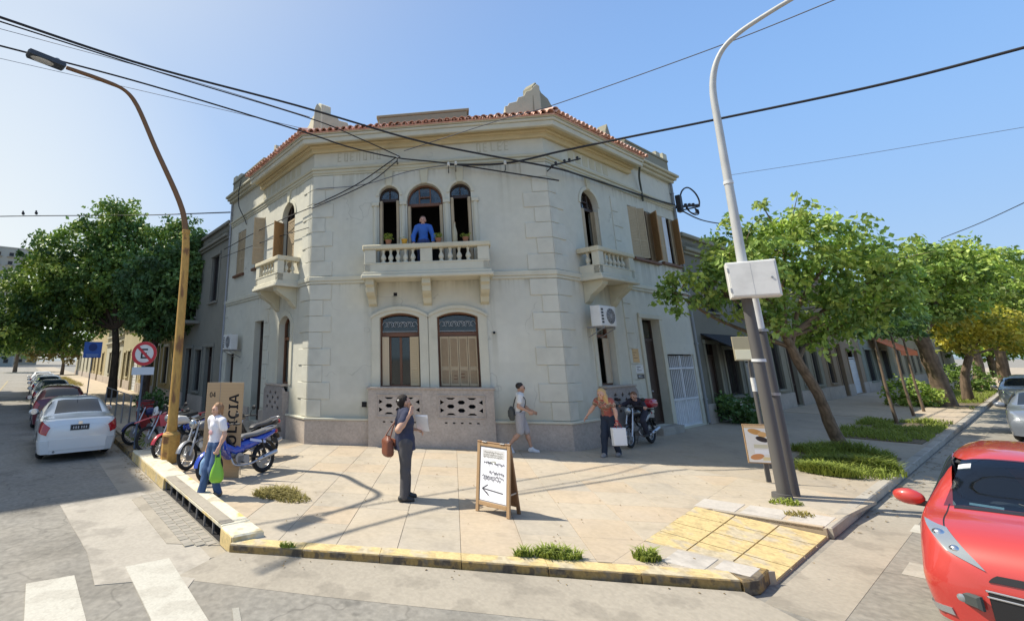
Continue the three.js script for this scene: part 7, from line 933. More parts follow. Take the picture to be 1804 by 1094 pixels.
    part(t, 'front_mudguard', cross ? L([[0.86, 0.3, 0.06, 0.02], [0.86, 0.5, 0.075, 0.018], [0.80, 0.78, 0.06, 0.015], [0.74, 0.98, 0.035, 0.012]]) : fender(wf, R + 0.03, 0.3, 2.3, 0.065), o.mud || body);
    part(t, 'tank', L([[0.84, 0.28, 0.07, 0.07], [0.86, 0.18, 0.13, 0.11], [0.84, -0.02, 0.14, 0.10], [0.79, -0.18, 0.09, 0.06]]), body); if (cross) part(t, 'radiator_shroud', [-1, 1].map((s) => { const g = prism([[0.42, 0.9], [0.05, 0.86], [0.12, 0.62], [0.36, 0.6]], -0.01, 0.01); g.rotateY(-Math.PI / 2); g.scale(-1, 1, 1); g.translate(s * 0.16, 0, 0); const h = prism([[0.42, 0.9], [0.05, 0.86], [0.12, 0.62], [0.36, 0.6]], -0.01, 0.01); h.rotateY(-Math.PI / 2); h.translate(s * 0.15, 0, 0); return h; }), o.mud || body);
    part(t, 'seat', L([[0.80, 0.02, 0.08, 0.04], [0.80, -0.2, 0.12, 0.05], [0.81, -0.5, 0.125, 0.05], [0.85, -0.75, 0.09, 0.04]]), o.seat || Mt.black); part(t, 'side_panel', L([[0.66, -0.1, 0.09, 0.09], [0.68, -0.35, 0.12, 0.09], [0.74, -0.6, 0.09, 0.06], [0.80, -0.8, 0.05, 0.03]]), o.panel || body);
    part(t, 'rear_mudguard', cross ? L([[0.8, -0.6, 0.07, 0.02], [0.84, -0.85, 0.065, 0.015], [0.86, -1.02, 0.04, 0.012]]) : fender(wr, R + 0.06, 1.0, 2.8, 0.08, 0.03), o.mud || Mt.black);
    if (cross) { const np = part(t, 'number_board', L([[0.98, 0.40, 0.09, 0.05, 0.05], [1.0, 0.44, 0.11, 0.12, -0.03], [1.0, 0.47, 0.1, 0.11, -0.03]]), Mt.white); sub(np, 'headlight', sph(0.06, 0, 0.98, 0.48, 1, 1, 0.5), lampClear); } else { part(t, 'headlight', [sph(0.095, 0, 0.93, 0.47, 1, 1, 0.8)], lampClear); part(t, 'headlight_bowl', sph(0.098, 0, 0.93, 0.45, 1.02, 1.02, 0.9), o.bowl || Mt.black); }
    part(t, 'tail_light', sph(0.05, 0, 0.80, -0.86, 1.2, 0.8, 0.7), lampRed);
  }
  part(t, 'number_plate', box(0.18, 0.12, 0.008, 0, 0.6, -0.94, 0.3), Mt.poleGrey);
  if (o.box) { part(t, 'top_box', L([[1.03, -0.62, 0.2, 0.05], [1.06, -0.66, 0.22, 0.13], [1.06, -0.95, 0.22, 0.14], [1.05, -1.02, 0.19, 0.11]]), o.box); part(t, 'rack', [cbox(-0.12, 0.12, 0.88, 0.9, -1.0, -0.6, 0.005)], Mt.black); }
  t.rotation.order = 'YXZ'; t.rotation.z = o.lean ?? 0.09;
  return t;
}
{
  const put = (label, f, r, o) => { const z = 0.15; const dx = f[0] - r[0], dz = f[1] - r[1]; return motorbike(label, [(f[0] + r[0]) / 2, z, (f[1] + r[1]) / 2], Math.atan2(dx, dz), o); };
  const blue = phys([0.012, 0.055, 0.42], 0.25, { clearcoat: 1 }), redp = phys([0.45, 0.02, 0.035], 0.3, { clearcoat: 1 }), blk = phys([0.02, 0.02, 0.022], 0.3, { clearcoat: 1 });
  put('bright blue scooter with a long black seat, nearest of the parked motorcycles', [-4.8, 4.62], [-4.06, 3.47], { style: 'cub', body: blue, stripe: std([0.5, 0.55, 0.75], 0.4), cowl: blue, seat: std([0.16, 0.16, 0.165], 0.45) });
  put('grey motorcycle with a bare wire-spoked front wheel between lamp post and cardboard', [-5.83, 3.66], [-5.5, 2.3], { style: 'road', body: std([0.16, 0.17, 0.18], 0.4), fork: Mt.galv, mud: Mt.steel, bowl: Mt.chrome });
  put('motorcycle with a white tank and red lamp bowl behind the lamp post', [-7.02, 2.78], [-6.62, 1.42], { style: 'road', body: std([0.7, 0.7, 0.68], 0.3), panel: blue, bowl: redp, mud: redp });
  put('red and white trail motorcycle with a high front mudguard, left of the lamp post', [-8.0, 1.98], [-7.25, 0.72], { style: 'cross', body: redp, mud: std([0.62, 0.10, 0.11], 0.35), panel: Mt.white, R: 0.32 });
  put('black scooter half hidden behind the cardboard sheet', [-5.05, 3.2], [-4.52, 1.9], { style: 'cub', body: blk, seat: std([0.06, 0.06, 0.065], 0.5) });
  put('dark blue motorcycle in the shade at the far end of the row', [-9.1, 1.0], [-8.4, -0.2], { style: 'road', body: std([0.02, 0.03, 0.12], 0.4) });
  put('black motorcycle with a red top box beside the right facade', [4.62, -0.62], [5.5, -1.55], { style: 'road', body: blk, panel: std([0.45, 0.45, 0.47], 0.35), box: phys([0.42, 0.015, 0.03], 0.3, { clearcoat: 1 }), lean: 0.05 });
}
{ // low barrier along the left kerb behind the motorcycles, red bin
  const q = LP(6.5, NL - 0.7), t = thing('pavement_barrier', 'dark metal railing along the left kerb beyond the parked motorcycles', 'barrier', [q[0], 0.15, q[1]], -Math.PI / 4);
  for (let i = 0; i < 5; i++) part(t, 'post', cyl(0.03, 0.03, 1.1, -i * 1.6, 0.55, 0, 8), Mt.steel); part(t, 'rail', [cyl(0.022, 0.022, 6.4, -3.2, 1.08, 0, 8, 0, 0, Math.PI / 2), cyl(0.018, 0.018, 6.4, -3.2, 0.6, 0, 8, 0, 0, Math.PI / 2)], Mt.steel);
  const p = LP(5.6, NL - 1.0), b = thing('litter_bin', 'dark red litter bin on the left pavement behind the white car', 'bin', [p[0], 0.15, p[1]], 0.4); part(b, 'bin_body', lathe([[0, 0], [0.22, 0], [0.27, 0.9], [0.29, 0.9], [0.29, 0.96], [0.25, 0.96], [0.24, 0.8], [0, 0.8]], 0, 0, 0, 20), std([0.30, 0.03, 0.03], 0.6)); part(b, 'rim', (() => { const g = new THREE.TorusGeometry(0.28, 0.02, 8, 24); g.rotateX(Math.PI / 2); g.translate(0, 0.96, 0); return g; })(), Mt.black);
}
// ---------------------------------------------------------------- people: distance fields meshed with surface nets
function nets(f, lo, hi, c) {
  const n = [0, 1, 2].map((i) => Math.ceil((hi[i] - lo[i]) / c) + 1), [nx, ny, nz] = n, D = new Float32Array(nx * ny * nz), ID = (x, y, z) => x + nx * (y + ny * z);
  // coarse pass first: skip cells far from the surface
  const B = 4; for (let z = 0; z < nz; z += B) for (let y = 0; y < ny; y += B) for (let x = 0; x < nx; x += B) {
    const d = f(lo[0] + (x + 1.5) * c, lo[1] + (y + 1.5) * c, lo[2] + (z + 1.5) * c), far = Math.abs(d) > c * B * 1.3;
    for (let k = z; k < Math.min(nz, z + B); k++) for (let j = y; j < Math.min(ny, y + B); j++) for (let i = x; i < Math.min(nx, x + B); i++) D[ID(i, j, k)] = far ? d : f(lo[0] + i * c, lo[1] + j * c, lo[2] + k * c);
  }
  const V = new Int32Array(nx * ny * nz).fill(-1), pos = [], idx = [], E = [[0, 1], [2, 3], [4, 5], [6, 7], [0, 2], [1, 3], [4, 6], [5, 7], [0, 4], [1, 5], [2, 6], [3, 7]];
  for (let z = 0; z < nz - 1; z++) for (let y = 0; y < ny - 1; y++) for (let x = 0; x < nx - 1; x++) {
    const d = []; let m = 0; for (let k = 0; k < 8; k++) { d[k] = D[ID(x + (k & 1), y + (k >> 1 & 1), z + (k >> 2))]; if (d[k] < 0) m |= 1 << k; } if (!m || m === 255) continue;
    let px = 0, py = 0, pz = 0, q = 0; for (const [a, b] of E) if ((d[a] < 0) !== (d[b] < 0)) { const t = d[a] / (d[a] - d[b]); px += lerp(a & 1, b & 1, t); py += lerp(a >> 1 & 1, b >> 1 & 1, t); pz += lerp(a >> 2, b >> 2, t); q++; }
    V[ID(x, y, z)] = pos.length / 3; pos.push(lo[0] + (x + px / q) * c, lo[1] + (y + py / q) * c, lo[2] + (z + pz / q) * c);
  }
  const quad = (a, b, e, g, fl) => { if (a < 0 || b < 0 || e < 0 || g < 0) return; fl ? idx.push(a, b, e, a, e, g) : idx.push(a, e, b, a, g, e); };
  for (let z = 1; z < nz - 1; z++) for (let y = 1; y < ny - 1; y++) for (let x = 1; x < nx - 1; x++) {
    const s = D[ID(x, y, z)] < 0;
    if (s !== D[ID(x + 1, y, z)] < 0) quad(V[ID(x, y - 1, z - 1)], V[ID(x, y, z - 1)], V[ID(x, y, z)], V[ID(x, y - 1, z)], s);
    if (s !== D[ID(x, y + 1, z)] < 0) quad(V[ID(x - 1, y, z - 1)], V[ID(x - 1, y, z)], V[ID(x, y, z)], V[ID(x, y, z - 1)], s);
    if (s !== D[ID(x, y, z + 1)] < 0) quad(V[ID(x - 1, y - 1, z)], V[ID(x, y - 1, z)], V[ID(x, y, z)], V[ID(x - 1, y, z)], s);
  }
  const g = new THREE.BufferGeometry(); g.setAttribute('position', new THREE.Float32BufferAttribute(pos, 3)); g.setIndex(idx); g.computeVertexNormals(); return g;
}
const smin = (a, b, k) => { const h = clamp(0.5 + 0.5 * (b - a) / k); return lerp(b, a, h) - k * h * (1 - h); };
// bone: [a, b, ra, rb, flatten z?]
function boneD(x, y, z, q) { const [a, b, ra, rb] = q, dx = b[0] - a[0], dy = b[1] - a[1], dz = b[2] - a[2], l = dx * dx + dy * dy + dz * dz || 1e-9, t = clamp(((x - a[0]) * dx + (y - a[1]) * dy + (z - a[2]) * dz) / l); return Math.hypot(x - a[0] - dx * t, y - a[1] - dy * t, z - a[2] - dz * t) - lerp(ra, rb, t); }
function field(bones, k, grow = 0) { return (x, y, z) => { let d = 1e3; for (const b of bones) { const e = boneD(x, y, z, b); d = d > 90 ? e : (Math.abs(d - e) < k ? smin(d, e, k) : Math.min(d, e)); } return d - grow; }; }
const bounds = (bones, m) => { const lo = [9, 9, 9], hi = [-9, -9, -9]; for (const [a, b, ra, rb] of bones) for (let i = 0; i < 3; i++) { lo[i] = Math.min(lo[i], a[i] - ra - m, b[i] - rb - m); hi[i] = Math.max(hi[i], a[i] + ra + m, b[i] + rb + m); } return [lo, hi]; };
const mid = (a, b, t) => a.map((v, i) => lerp(v, b[i], t)), sub3 = (a, b) => a.map((v, i) => v - b[i]), add3 = (a, b, k = 1) => a.map((v, i) => v + b[i] * k), nrm3 = (a) => { const l = Math.hypot(...a) || 1; return a.map((v) => v / l); }, cross3 = (a, b) => [a[1] * b[2] - a[2] * b[1], a[2] * b[0] - a[0] * b[2], a[0] * b[1] - a[1] * b[0]];
// a hand: palm and five bent fingers; dir along the forearm, back = back-of-hand normal, curl 0 open .. 1 fist
function handBones(w, dir, back, side, curl) {
  dir = nrm3(dir); let sd = nrm3(cross3(dir, back)); back = cross3(sd, dir); sd = sd.map((v) => v * side); const at = (f, s, b) => w.map((v, i) => v + dir[i] * f + sd[i] * s + back[i] * b), B = [];
  for (const s of [-0.024, -0.008, 0.008, 0.024]) B.push([at(0.0, s * 0.7, 0), at(0.085, s, 0), 0.017, 0.013]);
  [[-0.03, 0.062], [-0.01, 0.075], [0.011, 0.082], [0.032, 0.072]].forEach(([s, L]) => { const a1 = curl * 1.2, a2 = curl * 2.4, p0 = at(0.088, s, 0), st = (p, a, l) => p.map((v, i) => v + l * (dir[i] * Math.cos(a) - back[i] * Math.sin(a))), p1 = st(p0, a1, L * 0.5), p2 = st(p1, a2, L * 0.5); B.push([p0, p1, 0.0105, 0.0095], [p1, p2, 0.0095, 0.008]); });
  const t0 = at(0.02, 0.03, -0.004), t1 = at(0.055, 0.056, -0.014), t2 = at(0.085, 0.058 - 0.03 * curl, -0.024); B.push([t0, t1, 0.014, 0.012], [t1, t2, 0.012, 0.009]); return B;
}
const skinM = (c) => phys(c, 0.55, { sheen: 0.2 });
function person(label, pos, ry, o) {
  const t = thing('person', label, 'person', pos, ry), k = o.h / 1.7, S = (p) => p.map((v) => v * k), J = {}; for (const [n, p] of Object.entries(o.j)) J[n] = S(p);
  const fat = o.fat || 1, r = (v) => v * k * fat, rl = (v) => v * k;
  const torso = [[J.pelvis, J.waist, r(0.125), r(0.112)], [J.waist, J.chest, r(0.112), r(0.128)], [add3(J.pelvis, S([-0.075, -0.02, 0])), add3(J.pelvis, S([0.075, -0.02, 0])), r(0.098), r(0.098)], [mid(J.sL, J.sR, 0.22), mid(J.sL, J.sR, 0.78), r(0.085), r(0.085)], [mid(J.chest, J.neck, 0.3), J.neck, r(0.08), rl(0.052)], [J.neck, mid(J.neck, J.head, 0.55), rl(0.05), rl(0.048)]];
  if (o.bust) torso.push([add3(J.chest, S([-0.075, -0.02, 0.07])), add3(J.chest, S([0.075, -0.02, 0.07])), r(0.062), r(0.062)]);
  const arm = (s) => { const a = J['s' + s], e = J['e' + s], w = J['w' + s]; return [[a, e, rl(0.05 * (o.arm || 1)), rl(0.038 * (o.arm || 1))], [e, mid(e, w, 0.35), rl(0.039 * (o.arm || 1)), rl(0.037 * (o.arm || 1))], [mid(e, w, 0.35), w, rl(0.037 * (o.arm || 1)), rl(0.024)]]; };
  const leg = (s) => { const h = J['h' + s], n = J['k' + s], a = J['a' + s]; return [[h, n, r(0.088), rl(0.053)], [n, mid(n, a, 0.35), rl(0.052), rl(0.054)], [mid(n, a, 0.35), a, rl(0.054), rl(0.034)]]; };
  const foot = (s) => { const a = J['a' + s], d = nrm3(o['f' + s] || [0, -0.12, 1]), toe = add3(add3(a, S([0, -0.045, 0])), d, 0.15 * k), heel = add3(add3(a, S([0, -0.045, 0])), d, -0.045 * k); return [[heel, toe, rl(0.038), rl(0.03)], [a, heel, rl(0.036), rl(0.036)], [a, mid(heel, toe, 0.6), rl(0.036), rl(0.034)]]; };
  const bones = [...torso, ...arm('L'), ...arm('R'), ...leg('L'), ...leg('R')], [lo, hi] = bounds(bones, 0.05), gs = [nets(field(bones, 0.05 * k), lo, hi, 0.014)];
  // head with brow, nose, lips, chin, ears; hd faces local +z then turned by hy (yaw), hp (pitch)
  const hc = J.head, E = new THREE.Euler(o.hp || 0, o.hy || 0, 0, 'YXZ'), Q = new THREE.Quaternion().setFromEuler(E), H = (p) => { const v = V3(...p).multiplyScalar(k).applyQuaternion(Q); return [hc[0] + v.x, hc[1] + v.y, hc[2] + v.z]; }, Qi = Q.clone().invert(), toH = (x, y, z) => V3(x - hc[0], y - hc[1], z - hc[2]).applyQuaternion(Qi).multiplyScalar(1 / k);
  const hb = [[[0, 0.03, -0.02], [0, 0.035, -0.005], 0.088, 0.085], [[0, -0.03, 0.02], [0, -0.07, 0.045], 0.062, 0.036], [[-0.035, 0.0, 0.035], [0.035, 0.0, 0.035], 0.05, 0.05], [[0, 0.012, 0.085], [0, -0.03, 0.1], 0.012, 0.016], [[-0.016, -0.062, 0.078], [0.016, -0.062, 0.078], 0.011, 0.011], [[0, -0.092, 0.062], [0, -0.092, 0.058], 0.022, 0.02], [[-0.08, 0.005, -0.01], [-0.084, -0.035, -0.005], 0.02, 0.013], [[0.08, 0.005, -0.01], [0.084, -0.035, -0.005], 0.02, 0.013], [[-0.03, 0.04, 0.078], [0.03, 0.04, 0.078], 0.016, 0.016], [[0, -0.1, -0.03], [0, -0.04, -0.03], 0.05, 0.055]].map(([a, b, c, d]) => [H(a), H(b), c * k, d * k]);
  const hf0 = field(hb, 0.02 * k), hf = (x, y, z) => { const q = toH(x, y, z); return Math.max(hf0(x, y, z), -(Math.hypot(Math.abs(q.x) - 0.032, q.y - 0.012, q.z - 0.098) - 0.016) * k); }, [hlo, hhi] = bounds(hb, 0.02); gs.push(nets(hf, hlo, hhi, 0.0065));
  for (const s of ['L', 'R']) { const sg = s === 'L' ? 1 : -1, w = J['w' + s], e = J['e' + s], dir = o['d' + s] || sub3(w, e), b = handBones(w, dir, o['b' + s] || [sg, 0, 0.2], o['t' + s] ?? (s === 'L' ? -1 : 1), o['c' + s] ?? 0.25).map(([p, q, a, c]) => [p, q, a, c]); b.push([w, mid(w, e, 0.12), 0.023, 0.026]); const [bl, bh] = bounds(b, 0.012); gs.push(nets(field(b, 0.008), bl, bh, 0.0048)); }
  part(t, 'body', gs.map((g) => norm(g)), o.skin);
  part(t, 'eye', [sph(0.0125 * k, ...H([0.032, 0.012, 0.082])), sph(0.0125 * k, ...H([-0.032, 0.012, 0.082]))], std([0.05, 0.035, 0.03], 0.2)); part(t, 'mouth', sph(0.02 * k, ...H([0, -0.062, 0.0825]), 1, 0.28, 0.3, 10), std([0.33, 0.10, 0.09], 0.5));
  const folds = (x, y, z, a) => a * (noise3(x * 16, y * 9, z * 16, 5) - 0.5);
  const cloth = (name, bs, grow, clip, mat, kk = 0.045, cell = 0.012, fo = 0.022) => { const f0 = field(bs, kk * k, grow), [l, h] = bounds(bs, grow + 0.05); const g = nets((x, y, z) => { const d = f0(x, y, z) + folds(x, y, z, fo); return clip ? Math.max(d, clip(x / k, y / k, z / k)) : d; }, l, h, cell); return part(t, name, uvbox(norm(g)), mat); };
  const top = o.top, sl = top.sleeve ?? 0.55, cutArm = (s) => { const a = J['s' + s], e = J['e' + s], w = J['w' + s]; const g = top.loose ?? 1; return sl <= 1 ? [[a, mid(a, e, sl), rl(0.056 * g), rl(0.052 * g)]] : [[a, e, rl(0.056 * g), rl(0.046 * g)], [e, mid(e, w, sl - 1), rl(0.045 * g), rl(0.038 * g)]]; };
  const tb = [...torso.slice(0, 4), [mid(J.chest, J.neck, 0.3), mid(J.chest, J.neck, 0.86), r(0.08), rl(0.06)], ...torso.slice(6), ...cutArm('L'), ...cutArm('R')]; if (top.skirt) tb.push([J.pelvis, add3(J.pelvis, S([0, -top.skirt, 0])), r(0.135), r(0.145)]);
  cloth(top.name || 'shirt', tb, 0.014 * k, (x, y) => top.hem - y, top.mat);
  const bt = o.bottom, lt = bt.len ?? 2, cutLeg = (s) => { const h = J['h' + s], n = J['k' + s], a = J['a' + s], g = bt.loose ?? 1; return lt <= 1 ? [[h, mid(h, n, lt), r(0.095 * g), rl(0.08 * g)]] : [[h, n, r(0.09 * g), rl(0.066 * g)], [n, mid(n, a, lt - 1), rl(0.066 * g), rl(0.052 * g)]]; };
  cloth(bt.name || 'trousers', [torso[0], torso[2], ...cutLeg('L'), ...cutLeg('R')], 0.018 * k, o.sit ? null : (x, y) => y - bt.waist, bt.mat, 0.03);
  for (const s of ['L', 'R']) { const fb = foot(s), f0 = field(fb, 0.03 * k, 0.01), [l, h] = bounds(fb, 0.04), so = J['a' + s][1] - 0.088 * k; const fd = o['f' + s]; part(t, 'shoe', norm(nets((x, y, z) => (fd ? f0(x, y, z) : Math.max(f0(x, y, z), so + 0.002 - y)), l, h, 0.008)), o.shoe); }
  { const hr = o.hair, hbns = [[[0, 0.042, -0.034], [0, 0.05, -0.022], 0.096, 0.09], ...(hr.extra || [])].map(([a, b, c, d]) => [H(a), H(b), c * k, d * k]), f0 = field(hbns, 0.03 * k), [l, h] = bounds(hbns, 0.03); const fr = hr.fringe ?? 0.055; part(t, 'hair', norm(nets((x, y, z) => { const q = toH(x, y, z), face = Math.min(q.z - 0.025 - Math.max(0, q.y - fr) * 4, 0.09 - Math.abs(q.x) * 0.6); return Math.max(f0(x, y, z) + 0.012 * (noise3(x * 60, y * 14, z * 60, 9) - 0.5), hr.cut && q.y < 0.05 ? Math.max(hr.cut - q.y, q.z - 0.02) : -1, face > 0 && q.y < fr + 0.03 ? Math.min(face, 0.03) : -1); }, l, h, 0.0075)), hr.mat); }
  if (o.extra) o.extra(t, J, H, k);
  return t;
}
const STAND = { pelvis: [0, 0.95, 0], waist: [0, 1.08, 0], chest: [0, 1.27, 0], neck: [0, 1.43, -0.01], head: [0, 1.585, 0.015], sL: [0.18, 1.39, 0], sR: [-0.18, 1.39, 0], hL: [0.09, 0.9, 0], hR: [-0.09, 0.9, 0], kL: [0.1, 0.48, 0.02], kR: [-0.1, 0.48, 0.02], aL: [0.1, 0.088, 0], aR: [-0.1, 0.088, 0], eL: [0.23, 1.12, -0.02], eR: [-0.23, 1.12, -0.02], wL: [0.25, 0.88, 0.05], wR: [-0.25, 0.88, 0.05] };
const cl = (c, o = {}) => std(c, 0.92, { bumpMap: T.cloth, bumpScale: 0.0008, ...o });
const bagMat = (c) => phys(c, 0.4, { transmission: 0.25, thickness: 0 });
function bagGeo(w, h, d, seed, full = 0.5) { // hanging carrier bag, top at y = 0
  const g = new THREE.BufferGeometry(), q = [], ix = [], n = 20, m = 12; for (let i = 0; i <= m; i++) { const t = i / m, y = -t * h, k = lerp(0.35, 1, sstep(0, full, t)) * (t > 0.9 ? 1 - (t - 0.9) * 3 : 1); for (let j = 0; j <= n; j++) { const a = j / n * 6.283, e = 1 + 0.16 * (noise3(Math.cos(a) * 2.2, t * 5, Math.sin(a) * 2.2, seed) - 0.5); q.push(Math.sign(Math.cos(a)) * Math.pow(Math.abs(Math.cos(a)), 0.6) * w / 2 * k * e, y, Math.sign(Math.sin(a)) * Math.pow(Math.abs(Math.sin(a)), 0.6) * d / 2 * k * e); } } for (let i = 0; i < m; i++) for (let j = 0; j < n; j++) { const a = i * (n + 1) + j; ix.push(a, a + 1, a + n + 1, a + 1, a + n + 2, a + n + 1); } const c = q.length / 3; q.push(0, -h, 0); for (let j = 0; j < n; j++) ix.push(m * (n + 1) + j, m * (n + 1) + j + 1, c); g.setAttribute('position', new THREE.Float32BufferAttribute(q, 3)); g.setIndex(ix); g.computeVertexNormals(); return g;
}
function carrier(label, pos, ry, w, h, d, mat, seed, full = 0.5) { const t = thing('carrier_bag', label, 'bag', pos, ry); part(t, 'bag_body', (() => { const g = bagGeo(w, h, d, seed, full); g.translate(0, -0.13, 0); return g; })(), mat); part(t, 'handle', [-1, 1].map((s) => tube([[-w * 0.18, -0.16, s * 0.02], [-0.03, -0.04, s * 0.008], [0, 0, 0], [0.03, -0.04, s * 0.008], [w * 0.18, -0.16, s * 0.02]], 0.008, 14, 6)), mat); return t; }
const toWorld = (pos, ry, p) => { const v = V3(...p).applyAxisAngle(V3(0, 1, 0), ry); return [pos[0] + v.x, pos[1] + v.y, pos[2] + v.z]; };
{ // woman shading her eyes
  const pos = [-0.9, 0.15, 5.04], ry = rad(104);
  person('woman in a navy tunic and grey trousers with one hand raised to her face', pos, ry, { h: 1.7, fat: 1.2, bust: 1, arm: 1.2, skin: skinM([0.50, 0.29, 0.20]), hy: 0.15, hp: -0.1, j: { ...STAND, sR: [-0.185, 1.39, 0.01], eR: [-0.29, 1.16, -0.15], wR: [-0.235, 1.41, 0.07], sL: [0.185, 1.39, 0], eL: [0.24, 1.14, 0.02], wL: [0.15, 1.10, 0.25], kL: [0.1, 0.48, 0.03], aL: [0.12, 0.088, 0.03], aR: [-0.12, 0.088, -0.05], kR: [-0.11, 0.48, -0.01] }, dR: [0.45, 0.8, 0.42], bR: [-0.8, 0.1, 0.5], cR: 0.12, bL: [0.3, 1, 0], cL: 0.7,
    top: { name: 'tunic', sleeve: 0.6, hem: 0.80, skirt: 0.14, loose: 1.12, mat: cl([0.035, 0.04, 0.075]) }, bottom: { waist: 1.02, mat: cl([0.075, 0.072, 0.078]), loose: 1.05 }, shoe: std([0.02, 0.02, 0.02], 0.5), hair: { mat: std([0.018, 0.012, 0.01], 0.85), extra: [[[0, 0.04, -0.07], [0, 0.0, -0.1], 0.07, 0.055], [[0, -0.02, -0.06], [0, -0.07, -0.06], 0.06, 0.05]] }, extra: (t, J, H) => part(t, 'hair_clip', sph(0.024, ...H([-0.03, 0.05, -0.125]), 1.3, 0.8, 0.8), std([0.6, 0.58, 0.55], 0.3)) });
  const hp = toWorld(pos, ry, [0.12, 1.14, 0.32]), pp = thing('papers', 'sheaf of white papers held by the woman in navy', 'papers', hp, ry); part(pp, 'sheet', [0, 1, 2, 3].map((i) => { const g = new THREE.PlaneGeometry(0.22, 0.3, 8, 8), p = g.attributes.position; for (let k = 0; k < p.count; k++) p.setZ(k, 0.35 * p.getX(k) ** 2 + 0.25 * p.getY(k) ** 2 + i * 0.004); g.rotateX(-0.5 + i * 0.05); g.rotateY(1.0 + i * 0.06); g.translate(0, 0.06 + i * 0.004, 0.02); return g; }), std([0.78, 0.79, 0.82], 0.8));
  const bp = toWorld(pos, ry, [0.02, 0.86, -0.30]), b = thing('handbag', 'reddish brown leather bag hanging behind the woman in navy', 'handbag', bp, ry + 0.35), le = std([0.17, 0.055, 0.03], 0.5); part(b, 'bag_body', (() => { const g = bagGeo(0.28, 0.34, 0.15, 3, 0.25); g.translate(0, 0.17, 0); return g; })(), le); part(b, 'flap', tf(cbox(-0.12, 0.12, 0, 0.12, 0, 0.015, 0.005), 0, 0.0, 0.078, 0.1), le); part(b, 'strap', tube([[-0.1, 0.14, 0], [-0.08, 0.36, 0.09], [0.0, 0.56, 0.24], [0.06, 0.575, 0.3], [0.1, 0.50, 0.33], [0.1, 0.34, 0.16], [0.1, 0.14, 0]], 0.012, 40, 6), le);
}
{ // girl with two bags
  const pos = [-4.3, 0.15, 5.36], ry = rad(-28);
  person('fair haired girl in a white T-shirt and blue jeans carrying two bags past the scooter', pos, ry, { h: 1.55, fat: 0.9, skin: skinM([0.56, 0.33, 0.23]), hy: -0.2, hp: 0.12, j: { ...STAND, eL: [0.24, 1.13, -0.03], wL: [0.23, 0.9, 0.08], eR: [-0.23, 1.12, -0.06], wR: [-0.24, 0.88, 0.0], kL: [0.1, 0.49, 0.1], aL: [0.1, 0.09, -0.06], kR: [-0.08, 0.49, 0.1], aR: [-0.09, 0.09, 0.18] }, cL: 0.9, cR: 0.9,
    top: { sleeve: 0.55, hem: 0.82, loose: 1.1, mat: cl([0.76, 0.74, 0.78]) }, bottom: { name: 'jeans', waist: 1.0, mat: cl([0.05, 0.095, 0.20]), loose: 0.98 }, shoe: std([0.20, 0.15, 0.10], 0.7), hair: { mat: std([0.28, 0.15, 0.07], 0.55), fringe: 0.06, extra: [[[0, 0.0, -0.07], [0, -0.08, -0.08], 0.07, 0.045], [[-0.075, 0.01, -0.01], [-0.075, -0.07, -0.01], 0.03, 0.02], [[0.075, 0.01, -0.01], [0.075, -0.07, -0.01], 0.03, 0.02]] }, extra: (t, J, H, k) => part(t, 'shirt_print', sph(0.05, 0, 1.17 * k, 0.132 * k, 1.2, 0.8, 0.18, 12), cl([0.6, 0.35, 0.36])) });
  carrier('bright green carrier bag in the girl\'s left hand', toWorld(pos, ry, [0.21, 0.80, 0.075]), 0.4, 0.24, 0.40, 0.15, bagMat([0.28, 0.60, 0.05]), 5, 0.8);
  carrier('pale blue carrier bag in the girl\'s right hand', toWorld(pos, ry, [-0.23, 0.77, 0.0]), 0.2, 0.22, 0.33, 0.13, bagMat([0.38, 0.58, 0.80]), 6, 0.4);
}
{ // man striding to the right
  const pos = [1.66, 0.15, 0.46], ry = rad(84);
  person('dark haired man in a white T-shirt and grey shorts striding past the plinth', pos, ry, { h: 1.7, skin: skinM([0.46, 0.27, 0.185]), hp: 0.05, j: { ...STAND, chest: [0, 1.27, 0.03], neck: [0, 1.43, 0.04], head: [0, 1.585, 0.075], sL: [0.18, 1.39, 0.03], sR: [-0.19, 1.39, 0.03], eR: [-0.24, 1.14, -0.02], wR: [-0.2, 1.02, 0.22], eL: [0.24, 1.13, 0.09], wL: [0.22, 1.0, 0.32], kR: [-0.09, 0.50, -0.02], aR: [-0.08, 0.18, -0.32], kL: [0.09, 0.49, 0.14], aL: [0.09, 0.088, 0.24] }, fR: [0, -0.75, 0.55], cR: 0.6, cL: 0.4,
    top: { name: 't_shirt', sleeve: 0.5, hem: 0.93, loose: 1.15, mat: cl([0.66, 0.66, 0.65]) }, bottom: { name: 'shorts', waist: 1.0, len: 0.95, loose: 1.02, mat: cl([0.36, 0.35, 0.36]) }, shoe: std([0.62, 0.62, 0.62], 0.6), hair: { mat: std([0.02, 0.014, 0.012], 0.6), cut: -0.02 }, extra: (t, J, H) => part(t, 'sunglasses', [box(0.13, 0.03, 0.02, 0, 0, 0)].map((g) => { const p = H([0, 0.012, 0.095]); return tf(g, ...p); }), Mt.black) });
  const b = thing('backpack', 'dark grey bag slung behind the striding man', 'bag', toWorld(pos, ry, [-0.02, 1.0, -0.2]), ry), m = cl([0.07, 0.075, 0.07]); part(b, 'bag_body', (() => { const g = bagGeo(0.28, 0.34, 0.14, 8, 0.15); g.translate(0, 0.12, 0); return g; })(), m); part(b, 'pocket', cbox(-0.09, 0.09, -0.14, 0.02, -0.095, -0.06, 0.02), m); part(b, 'strap', [-0.13, 0.13].map((x) => tube([[x, 0.1, 0.05], [x, 0.36, 0.13], [x * 0.95, 0.43, 0.24], [x, 0.3, 0.36], [x * 1.1, 0.08, 0.3], [x, -0.1, 0.06]], 0.014, 30, 6)), m);
}
